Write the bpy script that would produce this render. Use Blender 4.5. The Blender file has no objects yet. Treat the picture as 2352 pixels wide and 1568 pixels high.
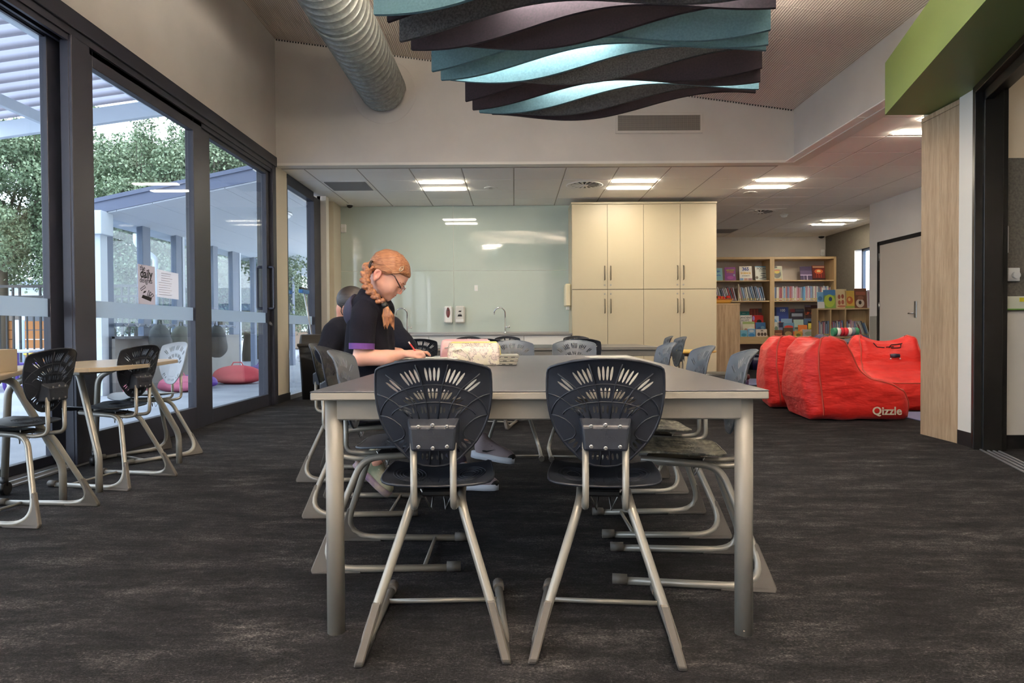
import bpy, bmesh, math, random
import numpy as np
from mathutils import Vector, Matrix, geometry

S = bpy.context.scene
COL = S.collection
PI = math.pi
random.seed(7)
RNG = np.random.default_rng(7)

# ---------------------------------------------------------------- camera
cd = bpy.data.cameras.new('camera')
cam = bpy.data.objects.new('camera', cd)
COL.objects.link(cam)
cd.sensor_width = 36.0
cd.lens = 24.0
cd.clip_start = 0.05
cd.clip_end = 300
_p, _r, _y = math.radians(-0.95), 0.0055, math.radians(0.15)
_w = Vector((-math.sin(_y) * math.cos(_p), math.cos(_y) * math.cos(_p), math.sin(_p)))
_rt = Vector((math.cos(_y), math.sin(_y), 0))
_u = _rt.cross(_w)
_r2 = _rt * math.cos(_r) - _u * math.sin(_r)
_u2 = _u * math.cos(_r) + _rt * math.sin(_r)
cam.matrix_world = Matrix(((_r2.x, _u2.x, -_w.x, 0), (_r2.y, _u2.y, -_w.y, 0), (_r2.z, _u2.z, -_w.z, 0.9), (0, 0, 0, 1)))
S.camera = cam

# ---------------------------------------------------------------- world, light, exposure
S.view_settings.view_transform = 'Standard'
S.view_settings.look = 'None'
S.view_settings.gamma = 1.0
S.view_settings.use_curve_mapping = False
S.view_settings.exposure = 1.0
S.cycles.use_denoising = True
S.cycles.max_bounces = 10
S.cycles.diffuse_bounces = 5
S.cycles.glossy_bounces = 4
S.cycles.transparent_max_bounces = 16
S.cycles.sample_clamp_indirect = 12.0
SKY_STRENGTH = 3.2
LED_STRENGTH = 38.0
BAR_STRENGTH = 60.0
ADDED_STRENGTH = 27.0
UP_STRENGTH = 235.0
wd = bpy.data.worlds.new('overcast_sky')
S.world = wd
wd.use_nodes = True
nt = wd.node_tree
nt.nodes.clear()
_o = nt.nodes.new('ShaderNodeOutputWorld')
_b = nt.nodes.new('ShaderNodeBackground')
_n = nt.nodes.new('ShaderNodeTexNoise')
_t = nt.nodes.new('ShaderNodeTexCoord')
_c = nt.nodes.new('ShaderNodeValToRGB')
_n.inputs['Scale'].default_value = 2.2
_n.inputs['Detail'].default_value = 5
nt.links.new(_t.outputs['Generated'], _n.inputs['Vector'])
nt.links.new(_n.outputs['Fac'], _c.inputs['Fac'])
_c.color_ramp.elements[0].position = 0.35
_c.color_ramp.elements[0].color = (0.74, 0.83, 0.95, 1)
_c.color_ramp.elements[1].position = 0.65
_c.color_ramp.elements[1].color = (0.92, 0.95, 1.0, 1)
nt.links.new(_c.outputs['Color'], _b.inputs['Color'])
_b.inputs['Strength'].default_value = SKY_STRENGTH
nt.links.new(_b.outputs[0], _o.inputs[0])


# ---------------------------------------------------------------- helpers: tagging
def tag(o, label=None, cat=None, group=None, kind=None):
    if label: o['label'] = label
    if cat: o['category'] = cat
    if group: o['group'] = group
    if kind: o['kind'] = kind
    return o


def struct(o, label=None):
    o['kind'] = 'structure'
    if label: o['label'] = label
    return o


def empty(name, loc=(0, 0, 0), rz=0.0, parent=None):
    o = bpy.data.objects.new(name, None)
    COL.objects.link(o)
    o.empty_display_size = 0.05
    o.location = loc
    o.rotation_euler = (0, 0, rz)
    if parent: o.parent = parent
    return o


def thing(name, label, cat, loc=(0, 0, 0), rz=0.0, group=None):
    return tag(empty(name, loc, rz), label, cat, group)


def copy_tree(o, parent=None):
    c = o.copy()
    COL.objects.link(c)
    c.parent = parent
    for ch in list(o.children):
        copy_tree(ch, c)
    return c


# ---------------------------------------------------------------- helpers: materials
def lin(c):
    return tuple(((v / 255) / 12.92 if v / 255 <= 0.04045 else ((v / 255 + 0.055) / 1.055) ** 2.4) for v in c) + (1.0,)


class NT:
    def __init__(s, name):
        s.m = bpy.data.materials.new(name)
        s.m.use_nodes = True
        s.t = s.m.node_tree
        s.bsdf = s.t.nodes['Principled BSDF']
        s.out = s.t.nodes['Material Output']

    def n(s, typ, **kw):
        nd = s.t.nodes.new(typ)
        for k, v in kw.items():
            if k in nd.inputs: nd.inputs[k].default_value = v
            else: setattr(nd, k, v)
        return nd

    def l(s, a, b):
        s.t.links.new(a, b)

    def coord(s, scale=(1, 1, 1), kind='Object', rot=(0, 0, 0)):
        tc = s.n('ShaderNodeTexCoord')
        mp = s.n('ShaderNodeMapping')
        mp.inputs['Scale'].default_value = scale
        mp.inputs['Rotation'].default_value = rot
        s.l(tc.outputs[kind], mp.inputs['Vector'])
        return mp.outputs['Vector']

    def noise(s, vec, scale, detail=4, rough=0.5):
        nd = s.n('ShaderNodeTexNoise')
        nd.inputs['Scale'].default_value = scale
        nd.inputs['Detail'].default_value = detail
        nd.inputs['Roughness'].default_value = rough
        s.l(vec, nd.inputs['Vector'])
        return nd.outputs['Fac']

    def ramp(s, fac, stops):
        r = s.n('ShaderNodeValToRGB')
        e = r.color_ramp.elements
        while len(e) < len(stops): e.new(0.5)
        for el, (p, c) in zip(e, stops):
            el.position = p
            el.color = lin(c)
        s.l(fac, r.inputs['Fac'])
        return r.outputs['Color']

    def bump(s, h, strength=0.3, dist=0.01):
        b = s.n('ShaderNodeBump')
        b.inputs['Strength'].default_value = strength
        b.inputs['Distance'].default_value = dist
        s.l(h, b.inputs['Height'])
        s.l(b.outputs['Normal'], s.bsdf.inputs['Normal'])


def mat(name, col, rough=0.5, metal=0.0, col2=None, vscale=(6, 6, 6), vdetail=4, lo=0.35, hi=0.65, bump=0.0, bscale=60, bdist=0.004, spec=None, coat=0.0, sheen=0.0):
    t = NT(name)
    b = t.bsdf
    b.inputs['Base Color'].default_value = lin(col)
    b.inputs['Roughness'].default_value = rough
    b.inputs['Metallic'].default_value = metal
    if spec is not None: b.inputs['Specular IOR Level'].default_value = spec
    if coat: b.inputs['Coat Weight'].default_value = coat
    if sheen:
        b.inputs['Sheen Weight'].default_value = sheen
    if col2 is not None:
        v = t.coord(vscale)
        t.l(t.ramp(t.noise(v, 1.0, vdetail), [(lo, col), (hi, col2)]), b.inputs['Base Color'])
    if bump:
        t.bump(t.noise(t.coord(), bscale, 3), bump, bdist)
    return t.m


def emit(name, col, strength):
    t = NT(name)
    t.bsdf.inputs['Base Color'].default_value = lin(col)
    t.bsdf.inputs['Emission Color'].default_value = lin(col)
    t.bsdf.inputs['Emission Strength'].default_value = strength
    return t.m


def glass_mat(name, tint, refl=1.0, rough=0.0):
    t = NT(name)
    t.t.nodes.remove(t.bsdf)
    tr = t.n('ShaderNodeBsdfTransparent')
    tr.inputs['Color'].default_value = tint
    gl = t.n('ShaderNodeBsdfGlossy')
    gl.inputs['Roughness'].default_value = rough
    lw = t.n('ShaderNodeLayerWeight')          # Schlick reflectance, the same from both sides of the pane
    lw.inputs['Blend'].default_value = 0.5
    pw5 = t.n('ShaderNodeMath', operation='POWER')
    pw5.inputs[1].default_value = 5.0
    t.l(lw.outputs['Facing'], pw5.inputs[0])
    mu = t.n('ShaderNodeMath', operation='MULTIPLY_ADD')
    mu.inputs[1].default_value = 0.8 * refl
    mu.inputs[2].default_value = 0.035 * refl
    t.l(pw5.outputs[0], mu.inputs[0])
    mx = t.n('ShaderNodeMixShader')
    t.l(mu.outputs[0], mx.inputs[0])
    t.l(tr.outputs[0], mx.inputs[1])
    t.l(gl.outputs[0], mx.inputs[2])
    t.l(mx.outputs[0], t.out.inputs['Surface'])
    return t.m


def wood_mat(name, c1, c2, axis='z', scale=1.0, rough=0.45):
    t = NT(name)
    sc = {'z': (14, 14, 0.9), 'x': (0.9, 14, 14), 'y': (14, 0.9, 14)}[axis]
    v = t.coord(tuple(k * scale for k in sc))
    a = t.noise(v, 1.6, 6, 0.6)
    fine = t.noise(t.coord(tuple(k * scale * 6 for k in sc)), 1.5, 3)
    ad = t.n('ShaderNodeMath', operation='MULTIPLY_ADD')
    ad.inputs[1].default_value = 0.4
    t.l(fine, ad.inputs[0])
    sb = t.n('ShaderNodeMath', operation='MULTIPLY')
    sb.inputs[1].default_value = 0.62
    t.l(a, sb.inputs[0])
    t.l(sb.outputs[0], ad.inputs[2])
    t.l(t.ramp(ad.outputs[0], [(0.34, c1), (0.64, c2)]), t.bsdf.inputs['Base Color'])
    t.bsdf.inputs['Roughness'].default_value = rough
    return t.m


# ---------------------------------------------------------------- helpers: mesh building
class MB:
    def __init__(s):
        s.v, s.f, s.sm = [], [], []

    def add(s, vs, fs, smooth=False, M=None):
        o = len(s.v)
        if M is not None: vs = [tuple(M @ Vector(p)) for p in vs]
        s.v.extend([tuple(p) for p in vs])
        s.f.extend([tuple(i + o for i in f) for f in fs])
        s.sm.extend([smooth] * len(fs))
        return s

    def box(s, x0, x1, y0, y1, z0, z1, bev=0.0, M=None):
        if x0 > x1: x0, x1 = x1, x0
        if y0 > y1: y0, y1 = y1, y0
        if z0 > z1: z0, z1 = z1, z0
        if bev <= 0:
            vs = [(x, y, z) for z in (z0, z1) for y in (y0, y1) for x in (x0, x1)]
            fs = [(0, 2, 3, 1), (4, 5, 7, 6), (0, 1, 5, 4), (2, 6, 7, 3), (0, 4, 6, 2), (1, 3, 7, 5)]
            return s.add(vs, fs, False, M)
        b = min(bev, (x1 - x0) * 0.49, (y1 - y0) * 0.49, (z1 - z0) * 0.49)
        bm = bmesh.new()
        bmesh.ops.create_cube(bm, size=1.0)
        for v in bm.verts:
            v.co = Vector(((x0 + x1) / 2 + v.co.x * (x1 - x0), (y0 + y1) / 2 + v.co.y * (y1 - y0), (z0 + z1) / 2 + v.co.z * (z1 - z0)))
        bmesh.ops.bevel(bm, geom=list(bm.edges), offset=b, segments=1, affect='EDGES', profile=0.5)
        bm.verts.index_update()
        s.add([tuple(v.co) for v in bm.verts], [tuple(v.index for v in f.verts) for f in bm.faces], False, M)
        bm.free()
        return s

    def cyl(s, a, b, r, n=12, r2=None, cap=True, smooth=True):
        return s.tube([a, b], [r, r if r2 is None else r2], n, cap=cap, smooth=smooth)

    def tube(s, path, r, n=8, closed=False, cap=True, smooth=True, flat=1.0):
        P = [Vector(p) for p in path]
        m = len(P)
        rs = r if isinstance(r, (list, tuple)) else [r] * m
        T = []
        for i in range(m):
            a = P[(i - 1) % m] if (closed or i > 0) else P[i]
            b = P[(i + 1) % m] if (closed or i < m - 1) else P[i]
            d = b - a
            T.append(d.normalized() if d.length > 1e-9 else Vector((0, 0, 1)))
        up = Vector((0, 0, 1)) if abs(T[0].z) < 0.9 else Vector((0, 1, 0))
        N = (up - T[0] * up.dot(T[0])).normalized()
        vs = []
        for i in range(m):
            N = N - T[i] * N.dot(T[i])
            if N.length < 1e-6: N = T[i].orthogonal()
            N.normalize()
            B = T[i].cross(N)
            for k in range(n):
                a = 2 * PI * k / n
                vs.append(tuple(P[i] + N * (math.cos(a) * rs[i] * flat) + B * (math.sin(a) * rs[i])))
        fs = []
        for i in range(m if closed else m - 1):
            j = (i + 1) % m
            for k in range(n):
                k2 = (k + 1) % n
                fs.append((i * n + k, i * n + k2, j * n + k2, j * n + k))
        s.add(vs, fs, smooth)
        if cap and not closed:
            o = len(s.v) - m * n
            s.f.append(tuple(o + k for k in reversed(range(n))))
            s.sm.append(False)
            s.f.append(tuple(o + (m - 1) * n + k for k in range(n)))
            s.sm.append(False)
        return s

    def lathe(s, prof, n=20, M=None, smooth=True):
        vs, fs = [], []
        for (r, z) in prof:
            for k in range(n):
                a = 2 * PI * k / n
                vs.append((r * math.cos(a), r * math.sin(a), z))
        for i in range(len(prof) - 1):
            for k in range(n):
                k2 = (k + 1) % n
                fs.append((i * n + k, i * n + k2, (i + 1) * n + k2, (i + 1) * n + k))
        fs.append(tuple(reversed(range(n))))
        fs.append(tuple((len(prof) - 1) * n + k for k in range(n)))
        return s.add(vs, fs, smooth, M)

    def prism(s, poly, z0, z1, M=None, smooth=False):
        n = len(poly)
        vs = [(p[0], p[1], z0) for p in poly] + [(p[0], p[1], z1) for p in poly]
        fs = [tuple(reversed(range(n))), tuple(range(n, 2 * n))]
        fs += [(k, (k + 1) % n, n + (k + 1) % n, n + k) for k in range(n)]
        return s.add(vs, fs, smooth, M)

    def ball(s, c, rx, ry=None, rz=None, nu=12, nv=8, M=None):
        ry = rx if ry is None else ry
        rz = rx if rz is None else rz
        vs = [(c[0], c[1], c[2] - rz)]
        for i in range(1, nv):
            t = PI * i / nv
            for k in range(nu):
                a = 2 * PI * k / nu
                vs.append((c[0] + rx * math.sin(t) * math.cos(a), c[1] + ry * math.sin(t) * math.sin(a), c[2] - rz * math.cos(t)))
        vs.append((c[0], c[1], c[2] + rz))
        fs = [(0, 1 + (k + 1) % nu, 1 + k) for k in range(nu)]
        for i in range(nv - 2):
            for k in range(nu):
                k2 = (k + 1) % nu
                a, b = 1 + i * nu, 1 + (i + 1) * nu
                fs.append((a + k, a + k2, b + k2, b + k))
        L = len(vs) - 1
        a = 1 + (nv - 2) * nu
        fs += [(a + k, a + (k + 1) % nu, L) for k in range(nu)]
        return s.add(vs, fs, True, M)

    def mesh(s, name, m):
        me = bpy.data.meshes.new(name)
        me.from_pydata(s.v, [], s.f)
        me.polygons.foreach_set('use_smooth', s.sm)
        if m is not None: me.materials.append(m)
        me.update()
        return me

    def build(s, name, m, parent=None, loc=None, rot=None):
        o = bpy.data.objects.new(name, s.mesh(name, m))
        COL.objects.link(o)
        if parent is not None: o.parent = parent
        if loc is not None: o.location = loc
        if rot is not None: o.rotation_euler = rot
        return o


def np_obj(name, V, F, m, parent=None, smooth=True):
    me = bpy.data.meshes.new(name)
    me.from_pydata(V.tolist() if hasattr(V, 'tolist') else V, [], F.tolist() if hasattr(F, 'tolist') else F)
    me.polygons.foreach_set('use_smooth', [smooth] * len(me.polygons))
    me.materials.append(m)
    me.update()
    o = bpy.data.objects.new(name, me)
    COL.objects.link(o)
    if parent is not None: o.parent = parent
    return o


def bx(name, x0, x1, y0, y1, z0, z1, m, parent=None, bev=0.0):
    return MB().box(x0, x1, y0, y1, z0, z1, bev).build(name, m, parent)


def fillet(pts, rad, n=6):
    P = [Vector(p) for p in pts]
    out = [P[0]]
    for i in range(1, len(P) - 1):
        r = rad[i - 1] if isinstance(rad, (list, tuple)) else rad
        a = (P[i - 1] - P[i])
        b = (P[i + 1] - P[i])
        la, lb = a.length, b.length
        a.normalize(); b.normalize()
        ang = a.angle(b)
        if r <= 0 or ang > 3.1:
            out.append(P[i]); continue
        d = min(r / math.tan(ang / 2), la * 0.48, lb * 0.48)
        p0, p1 = P[i] + a * d, P[i] + b * d
        for k in range(n + 1):
            t = k / n
            out.append(p0 * (1 - t) ** 2 + P[i] * 2 * t * (1 - t) + p1 * t * t)
    out.append(P[-1])
    return [tuple(p) for p in out]


def text(name, body, size, m, parent, loc, rot, extrude=0.0004, bold=0.0, sx=1.0, align='CENTER'):
    c = bpy.data.curves.new(name, 'FONT')
    c.body = body
    c.size = size
    c.extrude = extrude
    c.offset = bold
    c.align_x = align
    c.align_y = 'CENTER'
    c.resolution_u = 3
    c.materials.append(m)
    o = bpy.data.objects.new(name, c)
    COL.objects.link(o)
    o.location = loc
    o.rotation_euler = rot
    o.scale = (sx, 1, 1)
    if parent is not None: o.parent = parent
    return o


# ---------------------------------------------------------------- helpers: signed distance bodies
class SDF:
    def __init__(s, lo, hi, h):
        s.lo = np.array(lo, float)
        s.h = h
        s.n = np.ceil((np.array(hi) - s.lo) / h).astype(int) + 1
        s.F = np.full(s.n, 1.0)

    def sub_grid(s, lo, hi):
        a = np.clip(np.floor((np.array(lo) - s.lo) / s.h).astype(int), 0, s.n - 1)
        b = np.clip(np.ceil((np.array(hi) - s.lo) / s.h).astype(int) + 1, 1, s.n)
        if np.any(b <= a): return None, None
        ax = [s.lo[i] + s.h * np.arange(a[i], b[i]) for i in range(3)]
        P = np.stack(np.meshgrid(*ax, indexing='ij'), -1)
        return tuple(slice(a[i], b[i]) for i in range(3)), P

    def put(s, fn, lo, hi, k=0.01, mode='u'):
        m = k * 1.5 + 4 * s.h
        sl, P = s.sub_grid(np.array(lo) - m, np.array(hi) + m)
        if sl is None: return s
        d = fn(P)
        g = s.F[sl]
        if mode == 's':
            d = -d
            h = np.clip(0.5 - 0.5 * (g - d) / max(k, 1e-6), 0, 1)
            s.F[sl] = g * (1 - h) + d * h + k * h * (1 - h)
        else:
            h = np.clip(0.5 + 0.5 * (g - d) / max(k, 1e-6), 0, 1)
            s.F[sl] = g * (1 - h) + d * h - k * h * (1 - h)
        return s

    def ell(s, c, r, k=0.01, R=None, mode='u'):
        c = np.array(c, float); r = np.array(r, float)
        Rm = np.eye(3) if R is None else np.array(R)

        def fn(P):
            q = (P - c) @ Rm
            k0 = np.linalg.norm(q / r, axis=-1)
            k1 = np.linalg.norm(q / (r * r), axis=-1)
            return k0 * (k0 - 1) / np.maximum(k1, 1e-9)
        b = r.max()
        return s.put(fn, c - b, c + b, k, mode)

    def cap(s, a, b, ra, rb=None, k=0.01, mode='u'):
        rb = ra if rb is None else rb
        a = np.array(a, float); b = np.array(b, float)
        ab = b - a

        def fn(P):
            t = np.clip(((P - a) @ ab) / (ab @ ab), 0, 1)
            return np.linalg.norm(P - (a + t[..., None] * ab), axis=-1) - (ra + (rb - ra) * t)
        m = max(ra, rb)
        return s.put(fn, np.minimum(a, b) - m, np.maximum(a, b) + m, k, mode)

    def chain(s, pts, rs, k=0.01):
        for i in range(len(pts) - 1):
            s.cap(pts[i], pts[i + 1], rs[i], rs[i + 1], k)
        return s

    def all_points(s):
        ax = [s.lo[i] + s.h * np.arange(s.n[i]) for i in range(3)]
        return np.stack(np.meshgrid(*ax, indexing='ij'), -1)

    def surface(s, smooth=2):
        F = s.F
        nx, ny, nz = F.shape
        sg = F < 0
        cnt = np.zeros((nx - 1, ny - 1, nz - 1))
        acc = np.zeros((nx - 1, ny - 1, nz - 1, 3))
        offs = [np.array(o) for o in ((0, 0, 0), (1, 0, 0), (0, 1, 0), (1, 1, 0), (0, 0, 1), (1, 0, 1), (0, 1, 1), (1, 1, 1))]

        def cut(o): return (slice(o[0], o[0] + nx - 1), slice(o[1], o[1] + ny - 1), slice(o[2], o[2] + nz - 1))
        for i in range(8):
            for ax in range(3):
                if offs[i][ax]: continue
                o2 = offs[i].copy(); o2[ax] = 1
                f0, f1 = F[cut(offs[i])], F[cut(o2)]
                cr = (f0 < 0) != (f1 < 0)
                t = np.where(cr, f0 / np.where(cr, f0 - f1, 1), 0)
                for c in range(3):
                    acc[..., c] += np.where(cr, offs[i][c] + (t if c == ax else 0), 0)
                cnt += cr
        act = cnt > 0
        idx = -np.ones(cnt.shape, int)
        ii = np.argwhere(act)
        idx[act] = np.arange(len(ii))
        V = s.lo + s.h * (ii + acc[act] / cnt[act][:, None])
        faces = []
        for ax in range(3):
            a = [slice(1, d - 1) for d in (nx, ny, nz)]
            a[ax] = slice(0, (nx, ny, nz)[ax] - 1)
            b = list(a)
            b[ax] = slice(1, (nx, ny, nz)[ax])
            e = sg[tuple(a)] != sg[tuple(b)]
            inside = sg[tuple(a)]
            q = np.argwhere(e)
            st = np.array([1, 1, 1]); st[ax] = 0
            q0 = q + st
            u, v = (ax + 1) % 3, (ax + 2) % 3
            du = np.zeros(3, int); du[u] = 1
            dv = np.zeros(3, int); dv[v] = 1
            g = lambda p: idx[p[:, 0], p[:, 1], p[:, 2]]
            quad = np.stack([g(q0 - du - dv), g(q0 - dv), g(q0), g(q0 - du)], 1)
            ins = inside[e]
            quad[~ins] = quad[~ins][:, ::-1]
            faces.append(quad)
        Fq = np.concatenate(faces)
        for _ in range(smooth):
            sm = np.zeros_like(V); c = np.zeros(len(V))
            for a, b in ((0, 1), (1, 2), (2, 3), (3, 0)):
                np.add.at(sm, Fq[:, a], V[Fq[:, b]]); np.add.at(c, Fq[:, a], 1)
                np.add.at(sm, Fq[:, b], V[Fq[:, a]]); np.add.at(c, Fq[:, b], 1)
            V = V * 0.4 + 0.6 * sm / c[:, None]
        return V, Fq

    def build(s, name, m, parent=None, smooth=2):
        V, Fq = s.surface(smooth)
        return np_obj(name, V, Fq, m, parent)


def poly_sdf(P, poly):
    poly = np.array(poly, float)
    d = np.full(P.shape[:-1], 1e9)
    sgn = np.ones(P.shape[:-1])
    n = len(poly)
    for i in range(n):
        a, b = poly[i], poly[i - 1]
        e = b - a
        w = P - a
        t = np.clip((w @ e) / (e @ e), 0, 1)
        q = w - t[..., None] * e
        d = np.minimum(d, (q ** 2).sum(-1))
        c1 = P[..., 1] >= a[1]
        c2 = P[..., 1] < b[1]
        c3 = e[0] * w[..., 1] > e[1] * w[..., 0]
        fl = (c1 & c2 & c3) | (~c1 & ~c2 & ~c3)
        sgn = np.where(fl, -sgn, sgn)
    return sgn * np.sqrt(d)

# ---------------------------------------------------------------- materials
M_WALL = mat('painted_wall', (208, 203, 197), 0.8, col2=(202, 197, 191), vscale=(2, 2, 2), bump=0.05, bscale=220)
M_CREAM = mat('cream_paint', (205, 196, 178), 0.75, bump=0.04, bscale=200)
M_DARKFR = mat('dark_aluminium', (37, 38, 50), 0.45, 0.1)
M_BLACKFR = mat('black_aluminium', (16, 15, 15), 0.35, 0.2)
M_GREYFR = mat('grey_blue_aluminium', (92, 104, 124), 0.5, 0.1)
M_FASCIA = mat('blue_grey_fascia', (88, 98, 122), 0.55)
M_SILL = mat('aluminium_track', (170, 172, 176), 0.35, 0.7)
M_GLASS = glass_mat('clear_glass', (0.86, 0.9, 0.93, 1), 1.0)
M_FROST = mat('frosted_film', (190, 204, 214), 0.7)
_t = M_FROST.node_tree
_tl = _t.nodes.new('ShaderNodeBsdfTranslucent'); _tl.inputs['Color'].default_value = lin((196, 205, 212))
_mx = _t.nodes.new('ShaderNodeMixShader'); _mx.inputs[0].default_value = 0.6
_t.links.new(_t.nodes['Principled BSDF'].outputs[0], _mx.inputs[1]); _t.links.new(_tl.outputs[0], _mx.inputs[2])
_t.links.new(_mx.outputs[0], _t.nodes['Material Output'].inputs['Surface'])
M_TILE = mat('ceiling_tile', (249, 246, 241), 0.85, bump=0.15, bscale=300, bdist=0.002)
M_TGRID = mat('tile_grid', (172, 164, 156), 0.6)
M_SOFFIT = mat('white_soffit', (205, 212, 220), 0.6)
M_WHITE = mat('white_laminate', (226, 222, 214), 0.4)
M_CABI = mat('cream_laminate', (196, 184, 156), 0.38)
M_DARKGAP = mat('shadow_gap', (60, 55, 46), 0.7)
M_CHROME = mat('chrome', (225, 225, 228), 0.12, 1.0)
M_STEEL = mat('brushed_steel', (170, 168, 165), 0.32, 0.9)
M_BLACKPL = mat('black_plastic', (22, 22, 23), 0.45)
M_WHITEPL = mat('white_plastic', (226, 226, 224), 0.35)
M_OAK = wood_mat('light_oak', (150, 124, 96), (192, 168, 138))
M_OAKX = wood_mat('light_oak_flat', (166, 140, 108), (200, 176, 142), 'x')
M_BIRCH = wood_mat('birch_shelf', (186, 156, 112), (206, 178, 136), 'z', 0.6)
M_BIRCHX = wood_mat('birch_shelf_flat', (188, 158, 114), (210, 182, 140), 'x', 0.6)
M_GREEN = mat('green_laminate', (120, 142, 78), 0.5)
M_SKIRT = mat('black_skirting', (24, 23, 25), 0.45)
M_FELT = mat('grey_felt', (92, 88, 82), 0.95, col2=(112, 107, 99), vscale=(60, 60, 60), bump=0.4, bscale=400)
M_GREYWALL = mat('grey_feature_wall', (104, 98, 88), 0.85, col2=(112, 106, 96), vscale=(30, 30, 30))
M_LED = emit('led_diffuser', (255, 242, 218), LED_STRENGTH)
M_LEDADDED = emit('added_led_diffuser', (255, 243, 226), ADDED_STRENGTH)
M_LEDUP = emit('uplight_diffuser', (255, 241, 224), UP_STRENGTH)
M_BAR = emit('light_bar_diffuser', (255, 250, 242), BAR_STRENGTH)
M_MESHGR = mat('perforated_grille', (150, 144, 138), 0.6, 0.2)


def carpet_mat():
    t = NT('charcoal_carpet')
    streak = t.noise(t.coord((1.0, 2.6, 1), 'Object', (0, 0, 0.12)), 2.6, 8, 0.72)
    fine = t.noise(t.coord((1, 1.6, 1)), 120, 3, 0.7)
    mid = t.noise(t.coord((1, 2.0, 1)), 26, 6, 0.75)
    a = t.n('ShaderNodeMath', operation='MULTIPLY_ADD'); a.inputs[1].default_value = 0.55
    t.l(mid, a.inputs[0]); t.l(streak, a.inputs[2])
    b = t.n('ShaderNodeMath', operation='MULTIPLY_ADD'); b.inputs[1].default_value = 0.85
    t.l(fine, b.inputs[0]); t.l(a.outputs[0], b.inputs[2])
    t.l(t.ramp(b.outputs[0], [(0.2, (17, 17, 19)), (0.5, (39, 38, 40)), (0.68, (70, 68, 69)), (0.9, (128, 124, 122))]), t.bsdf.inputs['Base Color'])
    r = [n for n in t.t.nodes if n.bl_idname == 'ShaderNodeValToRGB'][0]
    mr = t.n('ShaderNodeMapRange')
    mr.inputs['From Min'].default_value = 0.85
    mr.inputs['From Max'].default_value = 1.65
    t.l(b.outputs[0], mr.inputs['Value'])
    t.l(mr.outputs[0], r.inputs['Fac'])
    t.bsdf.inputs['Roughness'].default_value = 0.95
    t.bsdf.inputs['Specular IOR Level'].default_value = 0.15
    t.bump(fine, 0.9, 0.008)
    return t.m


M_CARPET = carpet_mat()


def ribbed_ceiling_mat():
    t = NT('ribbed_acoustic_panel')
    tc = t.n('ShaderNodeTexCoord')
    sx = t.n('ShaderNodeSeparateXYZ')
    t.l(tc.outputs['Object'], sx.inputs[0])
    m = t.n('ShaderNodeMath', operation='MULTIPLY'); m.inputs[1].default_value = 1 / 0.024
    t.l(sx.outputs['X'], m.inputs[0])
    f = t.n('ShaderNodeMath', operation='FRACT'); t.l(m.outputs[0], f.inputs[0])
    p = t.n('ShaderNodeMath', operation='PINGPONG'); p.inputs[1].default_value = 0.5
    t.l(f.outputs[0], p.inputs[0])
    t.l(t.ramp(p.outputs[0], [(0.06, (166, 154, 143)), (0.24, (230, 219, 207))]), t.bsdf.inputs['Base Color'])
    t.bsdf.inputs['Roughness'].default_value = 0.8
    t.bump(p.outputs[0], 0.6, 0.01)
    return t.m


M_RIB = ribbed_ceiling_mat()

# ---------------------------------------------------------------- the setting
YB = 8.5        # bulkhead wall
XL = -2.95      # window wall
ZC = 2.965      # low ceiling


def zc_hi(x): return 4.52 + (x + 2.95) * (3.605 - 4.52) / 6.43


fl = MB().box(-3.0, 8.2, -3.4, 8.6, -0.12, 0.0).box(-3.0, 7.2, 8.6, 15.5, -0.12, 0.0).build('floor', M_CARPET)
struct(fl)
# flat pale blue patches on the carpet behind and beside the bean bags
M_PATCH = mat('pale_blue_patch', (118, 126, 168), 0.6)
o = MB().box(3.2, 5.2, 10.9, 12.2, 0.0, 0.012, 0.004).build('floor_patch', M_PATCH)
tag(o, 'pale blue floor patch lying behind the red bean bags near the oak cupboard', 'mat', 'pale blue floor patches')
o = MB().box(3.92, 4.6, 6.55, 7.25, 0.0, 0.012, 0.004).build('floor_patch', M_PATCH)
tag(o, 'pale blue floor patch showing between front bean bag and oak wall end', 'mat', 'pale blue floor patches')

# window wall: solid parts
wl = MB()
wl.box(XL - 0.2, XL, -3.4, YB, 3.05, 4.7)
wl.box(XL - 0.2, XL, YB - 0.03, 8.93, 0, 3.05)
wl.box(XL - 0.2, XL, YB, 11.5, 2.99, 4.0)
wl.box(XL - 0.2, XL, 10.47, 11.5, 0, 3.0)
struct(wl.build('wall_left', M_CREAM))
struct(bx('wall_left', XL - 0.02, XL + 0.09, 10.9, 11.4, 0, 2.97, M_CREAM))
struct(bx('baseboard_left', XL, XL + 0.012, 8.47, 8.95, 0, 0.1, M_SKIRT))
struct(bx('wall_left_upper', XL + 0.0, XL + 0.012, -3.4, YB, 3.06, 4.7, M_WALL))

# bulkhead wall over the opening, with ceiling slope above
bw = MB()
bw.prism([(XL, 2.985), (3.48, 2.985), (3.48, 3.75), (XL, 4.7)], -0.14, 0.0, Matrix.Translation((0, YB, 0)) @ Matrix.Rotation(PI / 2, 4, 'X'))
struct(bw.build('wall_bulkhead', M_WALL))
struct(bx('wall_bulkhead', 3.48, 3.62, -3.4, YB + 0.14, 2.985, 4.1, M_WALL))
struct(bx('trim_1', XL, 3.6, YB - 0.004, YB + 0.14, 2.955, 2.987, M_WHITE))
struct(bx('trim_2', 3.476, 3.62, -3.4, YB, 2.955, 2.987, M_WHITE))

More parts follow.
